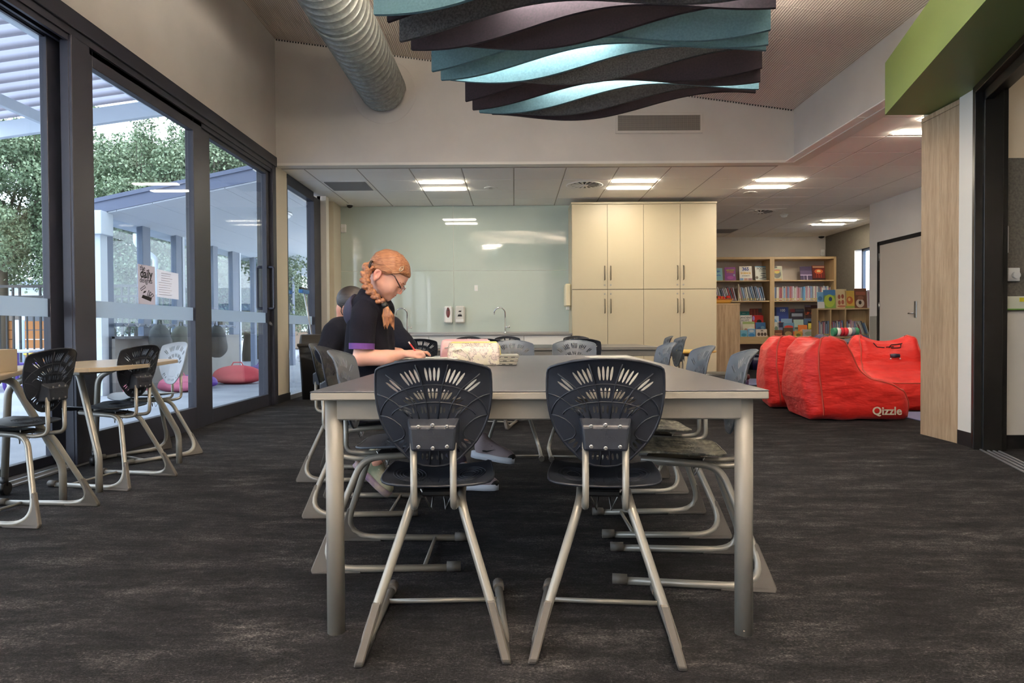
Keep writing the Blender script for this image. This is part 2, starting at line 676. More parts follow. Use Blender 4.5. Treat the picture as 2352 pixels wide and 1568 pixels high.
# sloping ribbed ceiling, made of panels
ce = struct(empty('ceiling', (0, 0, 0)))
ang = math.atan2(3.605 - 4.52, 6.43)
L = 6.5 / math.cos(ang)
NPX, PY = 3, 0.6
pw = L / NPX
pm = MB().box(0.002, pw - 0.002, 0.003, PY - 0.003, 0, 0.03, 0.004).mesh('ceiling_panel', M_RIB)
y = YB - PY
while y > -3.4:
    for k in range(NPX):
        o = bpy.data.objects.new('ceiling_panel', pm)
        COL.objects.link(o)
        o.parent = ce
        o.rotation_euler = (0, -ang, 0)
        o.location = (-2.98 + k * pw * math.cos(ang), y, zc_hi(-2.98) + k * pw * math.sin(ang))
    y -= PY
bk = MB().prism([(XL - 0.1, zc_hi(XL) + 0.05), (3.6, zc_hi(3.6) + 0.05), (3.6, 4.9), (XL - 0.1, 4.9)], -YB, 3.4, Matrix.Rotation(PI / 2, 4, 'X'))
bk.build('ceiling_backing', M_TGRID, ce)
# perforated edge strip where the sloped ceiling meets the bulkhead
st = MB()
x = XL + 0.03
while x < 3.45:
    st.box(x, x + 0.012, YB - 0.012, YB - 0.001, zc_hi(x) - 0.02, zc_hi(x) - 0.004)
    x += 0.034
o = st.build('edge_perforation', M_BLACKPL, ce)
o['kind'] = 'stuff'

# low tiled ceiling
lc = struct(empty('ceiling', (0, 0, 0)))
G = 0.67
tm = MB().box(0.008, G - 0.008, 0.008, G - 0.008, 0, 0.012, 0.003).mesh('ceiling_tile', M_TILE)
LEDS = [(-1.326, 9.42), (1.354, 9.42), (3.364, 9.42), (4.034, 6.74), (5.9, 13.0)]
SKIPT = {(1, 0), (5, 0), (8, 0), (9, -4)}
x0, y0 = -1.996, 9.42
for i in range(-2, 14):
    for j in range(-9, 10):
        xa, ya = x0 + i * G, y0 + j * G
        if ya < YB and xa < 3.3: continue
        if (i, j) in SKIPT: continue
        if ya + G < 3.4 or ya > 15.3: continue
        if xa > 7.2: continue
        o = bpy.data.objects.new('ceiling_tile', tm)
        COL.objects.link(o)
        o.parent = lc
        o.location = (xa, ya, ZC)
gr = MB()
gr.box(XL - 0.1, 7.2, YB + 0.1, 15.5, ZC + 0.004, ZC + 0.06)
gr.box(3.62, 8.2, -3.4, 8.6, ZC + 0.004, ZC + 0.06)
gr.build('tile_grid', M_TGRID, lc)

# back walls and right side
struct(bx('wall_back', -3.1, 3.3, 11.36, 11.5, 0, 3.0, M_WALL))
struct(bx('wall_back', 3.2, 7.2, 15.4, 15.55, 0, 3.0, M_WALL))
struct(bx('wall_back_side', 3.1, 3.22, 11.4, 15.5, 0, 3.0, M_WALL))
gw = MB()
gw.box(7.02, 7.2, 14.1, 15.5, 0, 3.0)
gw.box(7.02, 7.2, 11.3, 13.4, 0, 3.0)
gw.box(7.02, 7.2, 13.4, 14.1, 0, 1.6)
gw.box(7.02, 7.2, 13.4, 14.1, 2.5, 3.0)
struct(gw.build('wall_right', M_GREYWALL))
# small window in the grey wall
w2 = struct(empty('window_5', (7.1, 13.75, 0)))
f = MB()
for a in (13.4, 13.83): f.box(7.06, 7.12, a, a + 0.05, 1.6, 2.5)
f.box(7.06, 7.12, 13.4, 13.88, 1.6, 1.65); f.box(7.06, 7.12, 13.4, 13.88, 2.45, 2.5)
o = f.build('frame', M_GREYFR, w2); o.location = (-7.1, -13.75, 0)
o = bx('reveal', 7.02, 7.2, 14.085, 14.1, 1.6, 2.5, M_WHITE, w2); o.location = (-7.1, -13.75, 0)
o = bx('pane', 7.085, 7.095, 13.45, 13.83, 1.65, 2.45, M_GLASS, w2); o.location = (-7.1, -13.75, 0)
# wall with the white door
dw = MB()
dw.box(5.98, 6.2, 8.6, 10.0, 0, 3.0); dw.box(5.98, 6.2, 11.25, 11.5, 0, 3.0); dw.box(5.98, 6.2, 10.0, 11.25, 2.3, 3.0)
dw.box(6.0, 7.1, 11.36, 11.5, 0, 3.0)
struct(dw.build('wall_right', M_WALL))
struct(bx('wall_right', 6.05, 8.2, 8.5, 8.62, 0, 3.0, M_WALL))
struct(bx('wall_right_guard', 5.968, 5.982, 11.25, 11.46, 0, 1.1, mat('grey_wall_guard', (150, 146, 136), 0.5)))
d1 = struct(empty('door_2', (5.98, 10.6, 0)))
D = (-5.98, -10.6, 0)
o = bx('leaf', 5.985, 6.03, 10.03, 11.19, 0.01, 2.25, mat('door_paint', (190, 180, 168), 0.5), d1, 0.003); o.location = D
f = MB(); f.box(5.975, 6.06, 11.19, 11.25, 0, 2.3); f.box(5.975, 6.06, 9.98, 10.03, 0, 2.3); f.box(5.975, 6.06, 9.98, 11.25, 2.25, 2.31)
o = f.build('frame', M_SKIRT, d1); o.location = D
for z in (0.4, 1.2, 2.0):
    o = MB().cyl((5.98, 11.19, z), (5.98, 11.19, z + 0.12), 0.012).build('hinge', M_STEEL, d1); o.location = D
o = bx('handle_plate', 5.972, 5.986, 10.15, 10.21, 1.05, 1.3, M_STEEL, d1, 0.004); o.location = D
o = MB().tube([(5.985, 10.18, 1.12), (5.94, 10.18, 1.12), (5.935, 10.29, 1.12)], 0.011).build('lever_handle', M_CHROME, d1); o.location = D

# oak-faced wall end, white strip, black sliding door frame, room behind it
struct(bx('wall_oak_end', 3.47, 3.8, 5.16, 5.8, 0, 2.97, M_WALL))
op = struct(empty('trim_oak', (3.45, 5.3, 0)))
w_ = (5.79 - 5.3) / 2
for k in range(2):
    o = bx('oak_panel', 3.445, 3.47, 5.3 + k * w_ + 0.001, 5.3 + (k + 1) * w_ - 0.001, 0.0, 2.62, M_OAK, op, 0.002); o.location = (-3.45, -5.3, 0)
o = bx('oak_cap', 3.443, 3.472, 5.3, 5.79, 2.622, 2.66, M_OAK, op); o.location = (-3.45, -5.3, 0)
A = Matrix.Translation((3.425, 5.085, 0)) @ Matrix.Rotation(math.atan2(-0.947, -0.32), 4, 'Z')   # local x runs along the doorway towards the viewer
ws = MB().prism([(3.47, 5.3), (3.445, 5.3), (3.425, 5.085), (3.62, 5.085), (3.62, 5.3)], 0.0, 2.97)
struct(ws.build('wall_door_end', M_WHITE))
sk = MB().prism([(3.44, 5.3), (3.42, 5.08), (3.43, 5.08), (3.45, 5.3)], 0.0, 0.11)
struct(sk.build('baseboard_right', M_SKIRT))
d2 = struct(empty('door_3', (0, 0, 0)))
f = MB()
f.box(0.0, 0.06, -0.02, 0.19, 0, 2.72, 0.004, A)
f.box(0.06, 0.1, 0.03, 0.15, 0, 2.72, 0.003, A)
f.box(0, 2.4, -0.02, 0.19, 2.62, 2.74, 0.004, A)
f.box(0.06, 2.4, 0.03, 0.09, 2.55, 2.62, 0.003, A)
f.box(2.3, 2.4, -0.02, 0.19, 0, 2.72, 0.004, A)
f.build('frame', M_BLACKFR, d2)
tr = MB()
for k in range(4): tr.box(0.05, 2.3, 0.02 + k * 0.035, 0.032 + k * 0.035, 0, 0.008, 0, A)
tr.build('floor_track', M_SILL, d2)
struct(MB().box(0, 2.4, 0.0, 0.17, 2.74, 2.97, 0, A).build('wall_right', M_WALL))
struct(MB().box(2.4, 9.0, 0.0, 0.17, 0, 3.7, 0, A).build('wall_right', M_WALL))
rb = MB()
rb.box(3.62, 8.2, 5.1, 5.16, 0, 2.97)
struct(rb.build('wall_room', mat('cream_room_wall', (226, 208, 182), 0.7)))
struct(bx('wall_room_panel', 3.62, 8.0, 5.07, 5.101, 1.02, 2.15, M_FELT))
struct(bx('wall_room_lower', 3.62, 8.0, 5.08, 5.101, 0.1, 1.02, M_WHITE))
struct(bx('baseboard_room', 3.6, 8.0, 5.06, 5.101, 0, 0.1, M_SKIRT))
ps = thing('paper_strip', 'white paper strip with green edges pinned along the grey felt wall', 'paper strip', (3.98, 5.064, 1.08))
bx('sheet', -0.33, 0.4, -0.004, 0.004, -0.05, 0.05, mat('paper_white', (222, 224, 206), 0.6), ps)
bx('green_edge', -0.33, 0.4, -0.006, -0.004, -0.05, -0.042, mat('green_ink', (110, 170, 60), 0.6), ps)
bx('yellow_tab', -0.24, -0.16, -0.007, -0.004, 0.01, 0.04, mat('yellow_tab', (222, 210, 60), 0.6), ps)
th = thing('thermostat', 'white dial thermostat on the grey felt wall inside the doorway', 'thermostat', (3.69, 5.066, 1.29))
bx('base', -0.04, 0.05, -0.012, 0.004, -0.05, 0.05, M_WHITEPL, th, 0.004)
MB().cyl((0.012, -0.012, -0.005), (0.012, -0.035, -0.005), 0.026, 16).build('dial', M_WHITEPL, th)
sw = thing('light_switch', 'narrow white switch plate on the felt wall edge above thermostat', 'switch', (3.625, 5.066, 1.55))
bx('plate', -0.005, 0.03, -0.01, 0.004, -0.1, 0.1, M_WHITEPL, sw, 0.003)
bx('rocker', 0.005, 0.02, -0.014, -0.01, -0.03, 0.03, M_WHITEPL, sw, 0.002)

# walls out of view that close the room
struct(bx('wall_front', -3.2, 8.2, -3.5, -3.4, 0, 4.9, M_WALL))
struct(bx('wall_far_right', 8.1, 8.2, -3.4, 8.62, 0, 3.0, M_WALL))

# green bulkhead over the sliding door
gp = [(3.096, 5.714), (2.1, 2.0), (1.3, -1.0), (3.2, -1.0), (3.4, 4.95), (3.62, 5.2), (3.62, 5.714)]
gb = MB().prism([(p[0], p[1]) for p in gp], 2.67, 3.1)
struct(gb.build('trim_green_bulkhead', M_GREEN))

# ---------------------------------------------------------------- window wall: sliding panels
XG = XL - 0.07
hd = MB()
hd.box(XL - 0.2, XL + 0.035, -3.4, 8.47, 2.93, 3.05, 0.004)
hd.box(XL - 0.2, XL + 0.015, -3.4, 8.47, 2.88, 2.93)
for k in range(3): hd.box(XL - 0.02 - k * 0.06, XL + 0.0 - k * 0.06, -3.4, 8.45, 2.84, 2.88)
struct(hd.build('trim_window_head', M_DARKFR))
tk = MB()
tk.box(XL - 0.25, XL + 0.02, -3.4, 4.9, 0, 0.012)
for k in range(4): tk.box(XL - 0.22 + k * 0.065, XL - 0.205 + k * 0.065, -3.4, 4.9, 0.012, 0.028)
struct(tk.build('trim_window_track', M_SILL))


def panel(name, ya, yb, x, z0=0.0, z1=2.88, sl=0.12, sr=0.12, bt=0.18, tp=0.12, th=0.05):
    w = struct(empty(name, (x, ya, 0)))
    L_ = yb - ya
    bx('stile', -th / 2, th / 2, 0, sl, z0, z1, M_DARKFR, w, 0.003)
    bx('stile', -th / 2, th / 2, L_ - sr, L_, z0, z1, M_DARKFR, w, 0.003)
    bx('rail', -th / 2, th / 2, sl, L_ - sr, z0, z0 + bt, M_DARKFR, w, 0.003)
    bx('rail', -th / 2, th / 2, sl, L_ - sr, z1 - tp, z1, M_DARKFR, w, 0.003)
    bx('pane', -0.005, 0.005, sl - 0.01, L_ - sr + 0.01, z0 + bt - 0.01, z1 - tp + 0.01, M_GLASS, w)
    bx('frosted_band', 0.0055, 0.0065, sl, L_ - sr, 1.005, 1.125, M_FROST, w)
    return w


panel('window_1', 1.55, 4.82, XL - 0.13, 0.03, 2.9, 0.12, 0.32, 0.06, 0.05)
panel('window_1', -1.6, 1.6, XL - 0.13, 0.03, 2.9, 0.12, 0.12, 0.06, 0.05)
w = panel('window_2', 4.56, 6.50, XL - 0.03, 0.0, 2.88, 0.26, 0.17, 0.2, 0.12, 0.06)
MB().ball((0.035, 0.12, 2.62), 0.012, nu=8, nv=6).build('stop_bolt', M_BLACKFR, w)
bx('stile_flange', 0.03, 0.05, 0.0, 0.2, 0.012, 2.88, M_DARKFR, w, 0.003)
w = panel('window_3', 6.34, 8.35, XL - 0.055, 0.0, 2.9, 0.38, 0.1, 0.14, 0.1, 0.06)
hx = MB()
hx.tube(fillet([(0.03, 1.94, 1.68), (0.1, 1.94, 1.68), (0.1, 1.94, 1.18), (0.03, 1.94, 1.18)], 0.02), 0.018, 6)
hx.build('pull_handle', M_DARKFR, w)
hx = MB()
hx.tube(fillet([(-0.03, 1.94, 1.68), (-0.1, 1.94, 1.68), (-0.1, 1.94, 1.18), (-0.03, 1.94, 1.18)], 0.02), 0.018, 6)
hx.build('pull_handle', M_DARKFR, w)
MB().cyl((0.03, 1.96, 1.0), (0.05, 1.96, 1.0), 0.02).cyl((0.05, 1.96, 1.0), (0.07, 1.93, 0.98), 0.012).build('lock', M_STEEL, w)
struct(bx('trim_window_jamb', XL - 0.18, XL + 0.02, 8.35, 8.47, 0, 2.95, M_DARKFR, None, 0.004))
# narrow window under the low ceiling
w4 = struct(empty('window_4', (XL - 0.05, 8.93, 0)))
bx('stile', -0.05, 0.05, 0, 0.03, 0.02, 2.9, M_DARKFR, w4)
bx('stile', -0.06, 0.055, 1.2, 1.53, 0.02, 2.9, M_DARKFR, w4, 0.004)
bx('rail', -0.05, 0.05, 0.03, 1.2, 2.82, 2.96, M_DARKFR, w4)
bx('rail', -0.05, 0.05, 0.03, 1.2, 0.0, 0.06, M_SILL, w4)
bx('pane', -0.005, 0.005, 0.02, 1.21, 0.05, 2.83, M_GLASS, w4)
bx('frosted_band', 0.0055, 0.0065, 0.03, 1.2, 1.0, 1.12, M_FROST, w4)
# white reveal column beside it
struct(bx('trim_reveal', XL - 0.05, XL + 0.09, 10.47, 10.62, 0, 2.97, M_WHITE))

# notices taped to the glass
def paper_mat(name, c):
    t = NT(name)
    t.bsdf.inputs['Base Color'].default_value = lin(c)
    t.bsdf.inputs['Roughness'].default_value = 0.7
    tl = t.n('ShaderNodeBsdfTranslucent', Color=lin(tuple(v * .8 for v in c)))
    mx = t.n('ShaderNodeMixShader'); mx.inputs[0].default_value = 0.55
    t.l(t.bsdf.outputs[0], mx.inputs[1]); t.l(tl.outputs[0], mx.inputs[2]); t.l(mx.outputs[0], t.out.inputs['Surface'])
    return t.m


M_PAPER = paper_mat('poster_paper', (246, 238, 242))
M_INK = mat('black_ink', (26, 24, 26), 0.7)
M_PAPER2 = paper_mat('faded_paper', (242, 234, 232))
M_FAINT = paper_mat('faint_ink', (206, 188, 188))
RX = (PI / 2, 0, PI / 2)     # text that reads for a viewer looking towards -x
po = thing('poster', 'pink-white poster headed the daily delights taped to middle glass', 'poster', (XL - 0.018, 5.52, 1.28))
bx('sheet', 0, 0.002, -0.125, 0.13, -0.155, 0.16, M_PAPER, po)
text('lettering', 'the', 0.062, M_INK, po, (0.003, -0.06, 0.132), RX)
text('lettering', 'daily', 0.1, M_INK, po, (0.003, -0.005, 0.088), RX, bold=0.0025)
text('lettering', 'delights', 0.062, M_INK, po, (0.003, -0.01, 0.036), RX)
d = MB()
d.prism([(-0.08, -0.105), (0.06, -0.13), (0.075, -0.1), (-0.06, -0.08)], 0.0022, 0.003, Matrix(((0, 0, 1, 0), (1, 0, 0, 0), (0, 1, 0, 0), (0, 0, 0, 1))))
d.prism([(-0.06, -0.07), (-0.02, -0.06), (-0.01, -0.045), (-0.04, -0.05)], 0.0022, 0.003, Matrix(((0, 0, 1, 0), (1, 0, 0, 0), (0, 1, 0, 0), (0, 0, 0, 1))))
d.build('pencil_box_drawing', M_INK, po)
d = MB()
for k in range(3):
    a = -0.2 + k * 0.35
    d.tube([(0.0026, 0.0 + k * 0.012, -0.09), (0.0026, 0.03 + k * 0.03, -0.04 - k * 0.012), (0.0026, 0.045 + k * 0.03, -0.05 - k * 0.015), (0.0026, 0.03 + k * 0.014, -0.1)], 0.0025, 4)
d.tube([(0.0026, -0.095, -0.035), (0.0026, -0.03, -0.005), (0.0026, -0.02, -0.02), (0.0026, -0.085, -0.05)], 0.0025, 4, closed=True)
d.build('line_drawing', M_INK, po)
nz = thing('notice', 'faded typed notice sheet with curled edge taped beside the poster', 'notice', (XL - 0.018, 5.85, 1.31))
vs, fs = [], []
for i in range(9):
    for j in range(2):
        u = i / 8
        vs.append((0.002 + 0.012 * max(0, u - 0.75) ** 1.5 * 8, -0.17 + 0.34 * u, (0.115 if j else -0.115) - 0.01 * u))
for i in range(8): fs.append((2 * i, 2 * i + 2, 2 * i + 3, 2 * i + 1))
MB().add(vs, fs, True).build('sheet', M_PAPER2, nz)
lb = MB()
for k in range(10):
    lb.box(0.0022, 0.0028, -0.14 + (0.04 if k < 4 else 0), -0.14 + random.uniform(0.18, 0.25), 0.085 - k * 0.02, 0.0885 - k * 0.02)
lb.build('printed_lines', M_FAINT, nz)

# ---------------------------------------------------------------- outside
M_CONC = mat('outdoor_concrete', (160, 166, 174), 0.85, col2=(144, 150, 159), vscale=(1.5, 1.5, 1.5), bump=0.1, bscale=60)
M_GRASS = mat('lawn_green', (112, 168, 62), 0.9, col2=(96, 146, 52), vscale=(20, 20, 20))
M_ASPH = mat('grey_path', (150, 156, 168), 0.85)
struct(bx('ground_terrace', -6.4, XL - 0.25, -6, 26, -0.2, -0.03, M_CONC))
struct(bx('ground_yard', -60, -6.4, -6, 60, -0.2, -0.05, M_ASPH))
struct(bx('ground_beyond', -6.4, 30, 26, 60, -0.2, -0.05, M_ASPH))
struct(bx('ground_side', 7.2, 40, 8.7, 26, -0.2, -0.05, M_ASPH))
o = bx('lawn', -16.5, -12.0, 18.6, 22.5, -0.05, -0.02, M_GRASS); struct(o)

# corrugated awning
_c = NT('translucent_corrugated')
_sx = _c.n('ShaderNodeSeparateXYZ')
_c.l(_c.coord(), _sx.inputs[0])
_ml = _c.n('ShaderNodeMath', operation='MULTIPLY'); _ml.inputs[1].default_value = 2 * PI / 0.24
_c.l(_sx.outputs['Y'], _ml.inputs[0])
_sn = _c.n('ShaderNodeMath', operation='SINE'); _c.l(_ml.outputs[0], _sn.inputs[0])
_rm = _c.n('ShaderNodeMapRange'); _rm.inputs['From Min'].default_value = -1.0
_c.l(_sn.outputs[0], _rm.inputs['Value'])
_cl = _c.ramp(_rm.outputs[0], [(0.1, (120, 118, 128)), (0.5, (190, 192, 206))])   # light and shade of the corrugations painted in as stripes
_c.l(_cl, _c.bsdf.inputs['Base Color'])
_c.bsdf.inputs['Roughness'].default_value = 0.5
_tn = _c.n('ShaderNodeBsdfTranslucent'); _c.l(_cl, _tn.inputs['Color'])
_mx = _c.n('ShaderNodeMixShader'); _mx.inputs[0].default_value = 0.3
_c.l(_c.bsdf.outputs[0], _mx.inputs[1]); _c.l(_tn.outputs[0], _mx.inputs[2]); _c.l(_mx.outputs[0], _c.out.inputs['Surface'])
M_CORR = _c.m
M_BEAM = mat('white_steel_beam', (198, 208, 216), 0.5)
aw = thing('awning', 'white corrugated awning on steel beams outside above the sliding doors', 'awning', (XL - 0.21, 8.7, 3.9))


def awz(x): return 0.0 + (x) * 0.134   # x <= 0, local


vs, fs = [], []
NY = 16 * 8
yy = np.linspace(-11.0, 0.0, 46 * 8 + 1)
for i, a in enumerate(yy):
    wv = 0.045 * math.sin(2 * PI * a / 0.24)
    for x in (0.0, -3.6): vs.append((x, a, awz(x) + 0.18 + wv))
for i in range(len(yy) - 1): fs.append((2 * i, 2 * i + 1, 2 * i + 3, 2 * i + 2))
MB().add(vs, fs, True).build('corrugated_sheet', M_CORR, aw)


def beam(parent, a, b, w=0.06, h=0.17, name='beam', m=None):
    a, b = Vector(a), Vector(b)
    d = b - a
    X = d.normalized()
    Y = Vector((0, 0, 1)).cross(X).normalized()
    Z = X.cross(Y)
    M_ = Matrix(((X.x, Y.x, Z.x, a.x), (X.y, Y.y, Z.y, a.y), (X.z, Y.z, Z.z, a.z), (0, 0, 0, 1)))
    return MB().box(0, d.length, -w / 2, w / 2, -h, 0, 0.004, M_).build(name, m or M_BEAM, parent)


beam(aw, (0, 0, awz(0) + 0.12), (-3.6, 0, awz(-3.6) + 0.12), 0.08, 0.2)
beam(aw, (0, -6, awz(0) + 0.12), (-3.6, -6, awz(-3.6) + 0.12), 0.08, 0.2)
for x in (-1.34, -2.72): beam(aw, (x, -11, awz(x) + 0.1), (x, -0.03, awz(x) + 0.1), 0.07, 0.13)

# covered walkway wing
wg = thing('walkway_roof', 'sloping white soffit with blue-grey fascia over the outdoor walkway', 'roof', (XL - 0.2, 10.0, 3.2))
rs = MB()
sl = 0.2


def rz(x): return x * sl


for k in range(6):
    xa, xb = -0.0 - k * 0.53, -0.53 - k * 0.53
    b_ = MB().prism([(xa - 0.004, rz(xa)), (xb + 0.004, rz(xb)), (xb + 0.004, rz(xb) + 0.03), (xa - 0.004, rz(xa) + 0.03)], 0, 13, Matrix(((1, 0, 0, 0), (0, 0, 1, 0), (0, 1, 0, 0), (0, 0, 0, 1))))
    b_.build('soffit_sheet', M_SOFFIT, wg)
MT = Matrix(((1, 0, 0, 0), (0, 0, 1, 0), (0, 1, 0, 0), (0, 0, 0, 1)))
MB().prism([(0, 0.02), (-3.2, rz(-3.2) + 0.02), (-3.2, rz(-3.2) + 0.18), (0, 0.2)], -0.02, 0.02, MT).build('fascia', M_FASCIA, wg)
MB().prism([(0, 0.2), (-3.2, rz(-3.2) + 0.18), (-3.2, rz(-3.2) + 0.24), (0, 0.26)], -0.04, 13, MT).build('roof_edge', M_FASCIA, wg)
# glazed screen of the wing along x = -6.07
XW = -6.07
scn = thing('glazed_screen', 'grey framed glazed screen along far side of the outdoor walkway', 'screen', (XW, 10.0, 0))
bx('white_post', -0.07, 0.07, -0.07, 0.1, -0.03, 2.66, M_BEAM, scn, 0.004)
bx('post_cap_box', -0.12, 0.14, -0.16, 0.14, 2.32, 2.66, M_BEAM, scn, 0.006)
for ya, yb in ((0.12, 0.28), (1.1, 1.34), (2.2, 2.42), (3.7, 3.92), (4.65, 5.0), (5.85, 6.0), (7.2, 7.4), (8.6, 8.8)):
    bx('post', -0.05, 0.05, ya, yb, -0.03, 2.7, M_GREYFR, scn, 0.004)
bx('post', 0.0, 0.06, 2.42, 2.5, -0.03, 2.72, M_SOFFIT, scn)
bx('post', 0.0, 0.06, 5.0, 5.07, -0.03, 2.72, M_SOFFIT, scn)
bx('head_rail', -0.06, 0.06, 0.1, 11, 2.66, 2.78, M_GREYFR, scn)
for ya, yb in ((0.28, 1.1), (1.34, 2.2), (2.5, 3.7), (3.92, 4.65), (5.07, 5.85), (6.0, 7.2)):
    bx('pane', -0.004, 0.004, ya, yb, 0.86, 2.66, M_GLASS, scn)
bs = thing('bag_shelf', 'low grey bag bench wall with hooks under the glazed screen', 'bench', (XW, 10.0, 0))
M_LOW = mat('grey_brown_panel', (136, 134, 130), 0.7, col2=(126, 124, 120), vscale=(4, 4, 4))
bx('panel', 0.1, 0.15, 0.12, 2.75, -0.03, 0.84, M_LOW, bs, 0.004)
bx('top_board', 0.09, 0.3, 0.12, 2.75, 0.8, 0.84, mat('dark_board', (86, 88, 90), 0.6), bs, 0.003)
bx('panel', 0.1, 0.15, 3.0, 4.7, -0.03, 0.84, M_LOW, bs, 0.004)
hk = bx('hook_rail', 0.1, 0.12, 0.2, 4.7, 0.99, 1.04, M_GREYFR, bs)
for k in range(14):
    MB().tube([(0.12, 0.4 + k * 0.31, 1.02), (0.18, 0.4 + k * 0.31, 0.98), (0.2, 0.4 + k * 0.31, 1.03)], 0.008, 5).build('hook', M_STEEL, bs)


def bag(label, c, size, col, group, tilt=0.0, pocket=True):
    w_, d_, h_ = size
    root = thing('school_bag', label, 'bag', c, tilt, group)
    m_ = mat('bag_fabric', col, 0.7)
    s_ = SDF((-w_ * .75, -d_ * .75, -0.02), (w_ * .75, d_ * .75, h_ * 1.15), max(w_, h_) / 24)
    s_.ell((0, 0, h_ * 0.48), (w_ * .5, d_ * .5, h_ * .5), 0.01)
    s_.ell((0, 0, h_ * 0.3), (w_ * .52, d_ * .5, h_ * .31), h_ * .1)
    if pocket: s_.ell((d_ * .1, -d_ * .35, h_ * .3), (w_ * .35, d_ * .25, h_ * .24), 0.02)
    s_.build('body', m_, root)
    MB().tube([(-w_ * .12, 0, h_ * .93), (-w_ * .08, 0, h_ * 1.12), (w_ * .08, 0, h_ * 1.12), (w_ * .12, 0, h_ * .93)], 0.012, 5).build('strap', m_, root)
    return root


bag('black school bag hanging from a hook seen through far glass panel', (-5.66, 13.0, 0.42), (0.42, 0.26, 0.62), (26, 30, 38), 'bags hanging on the hooks', 1.2)
bag('dark grey rounded school bag hanging near the white post outside', (-5.66, 10.9, 0.62), (0.4, 0.25, 0.42), (62, 68, 72), 'bags hanging on the hooks', 1.4)
bag('pale olive school bag hanging in the middle of the hook row', (-5.66, 11.6, 0.62), (0.45, 0.25, 0.4), (96, 100, 92), 'bags hanging on the hooks', 1.5)
bag('navy school bag hanging behind the dark window post outside', (-5.64, 12.3, 0.3), (0.36, 0.26, 0.7), (34, 38, 52), 'bags hanging on the hooks', 1.4)
bag('pink bag slumped on the terrace by the pale chair', (-5.2, 10.6, -0.03), (0.62, 0.4, 0.26), (196, 110, 136), 'bags on the terrace floor', 0.3)
bag('small rose bag lying on terrace left of the pink bag', (-5.55, 10.05, -0.03), (0.4, 0.34, 0.3), (180, 100, 116), 'bags on the terrace floor', 1.0)
bag('purple bag lying on the terrace behind the pink bag', (-5.25, 11.25, -0.03), (0.66, 0.36, 0.24), (110, 70, 168), 'bags on the terrace floor', 0.2)
bag('coral red bag lying on terrace beyond the third glass panel', (-4.95, 12.2, -0.03), (0.85, 0.5, 0.34), (214, 84, 92), 'bags on the terrace floor', 0.1)
bag('lilac bag lying on the terrace farthest from the glass', (-5.05, 13.6, -0.03), (0.55, 0.35, 0.28), (140, 120, 176), 'bags on the terrace floor', 0.5)

# downpipe and soffit lamp
dp = thing('downpipe', 'white drain pipe with offset bend outside the glazed screen', 'pipe', (-6.35, 11.95, 0))
MB().tube(fillet([(-0.25, 0, 2.62), (-0.25, 0, 2.45), (0.02, 0.12, 2.2), (0.02, 0.12, 0)], 0.1), 0.045, 10).build('pipe', M_BEAM, dp)
bx('bracket', -0.06, 0.1, 0.04, 0.2, 1.2, 1.24, M_BEAM, dp)
sl_ = thing('soffit_lamp', 'round white ceiling lamp fixed under the walkway soffit', 'lamp', (-4.2, 12.0, 2.97))
MB().lathe([(0.02, 0.06), (0.27, 0.05), (0.3, 0.0), (0.28, -0.06), (0.2, -0.1), (0.02, -0.11)], 24).build('bowl', M_WHITEPL, sl_)
MB().lathe([(0.31, 0.02), (0.32, -0.02), (0.29, -0.03)], 24).build('rim', M_STEEL, sl_)

# fence
fc = thing('railing_fence', 'black metal railing fence across the yard outside', 'fence', (-10, 13.0, 0))
bx('rail', -9, 3.6, -0.02, 0.02, 1.76, 1.81, M_BLACKPL, fc)
bx('rail', -9, 3.6, -0.02, 0.02, 1.56, 1.61, M_BLACKPL, fc)
bx('rail', -9, 3.6, -0.02, 0.02, 0.08, 0.12, M_BLACKPL, fc)
pm_ = MB().box(-0.011, 0.011, -0.011, 0.011, 0.0, 1.6).mesh('picket', M_BLACKPL)
pm2 = MB().box(-0.016, 0.016, -0.016, 0.016, 0.0, 1.8).mesh('picket', M_BLACKPL)
for k in range(96):
    o = bpy.data.objects.new('picket', pm2 if k % 4 < 2 else pm_)
    COL.objects.link(o); o.parent = fc
    o.location = (-8.9 + k * 0.13, 0, 0)

# far buildings and yard things
fb = thing('school_building', 'white building with shallow roof beyond the railing fence', 'building', (-21, 26, 0))
M_BW = mat('white_cladding', (226, 230, 236), 0.7)
bx('wall', -14, 10, 0, 5, 0, 2.9, M_BW, fb)
MB().prism([(-0.6, 2.85), (3, 4.0), (6, 2.85)], -14.5, 10.5, Matrix(((0, 0, 1, 0), (1, 0, 0, 0), (0, 1, 0, 0), (0, 0, 0, 1)))).build('roof', mat('pale_roof', (214, 218, 226), 0.6), fb)
for k in range(6):
    w_ = bx('window', -12 + k * 3.6, -10.4 + k * 3.6, -0.06, 0.02, 0.9, 1.9, mat('dark_window', (70, 76, 84), 0.2), fb)
    bx('sash', -11.25 + k * 3.6, -11.15 + k * 3.6, -0.08, -0.05, 0.9, 1.9, M_BW, w_)
    bx('lower_cladding', -13 + k * 3.6, -12.2 + k * 3.6, -0.05, 0.0, 0.0, 1.9, mat('brown_cladding', (108, 100, 94), 0.8), fb)
fb2 = thing('classroom_block', 'low block with blue fascia beyond the end of the walkway', 'building', (-7, 36, 0))
bx('wall', -12, 14, 0, 5, 0, 2.4, mat('tan_brick_wall', (150, 128, 108), 0.8), fb2)
bx('fascia', -12.4, 14.4, -0.5, 0.0, 2.0, 2.35, mat('blue_gutter', (120, 150, 196), 0.5), fb2)
MB().prism([(-0.6, 2.35), (3, 3.4), (6, 2.35)], -12.5, 14.5, Matrix(((0, 0, 1, 0), (1, 0, 0, 0), (0, 1, 0, 0), (0, 0, 0, 1)))).build('roof', mat('grey_roof', (196, 202, 212), 0.6), fb2)
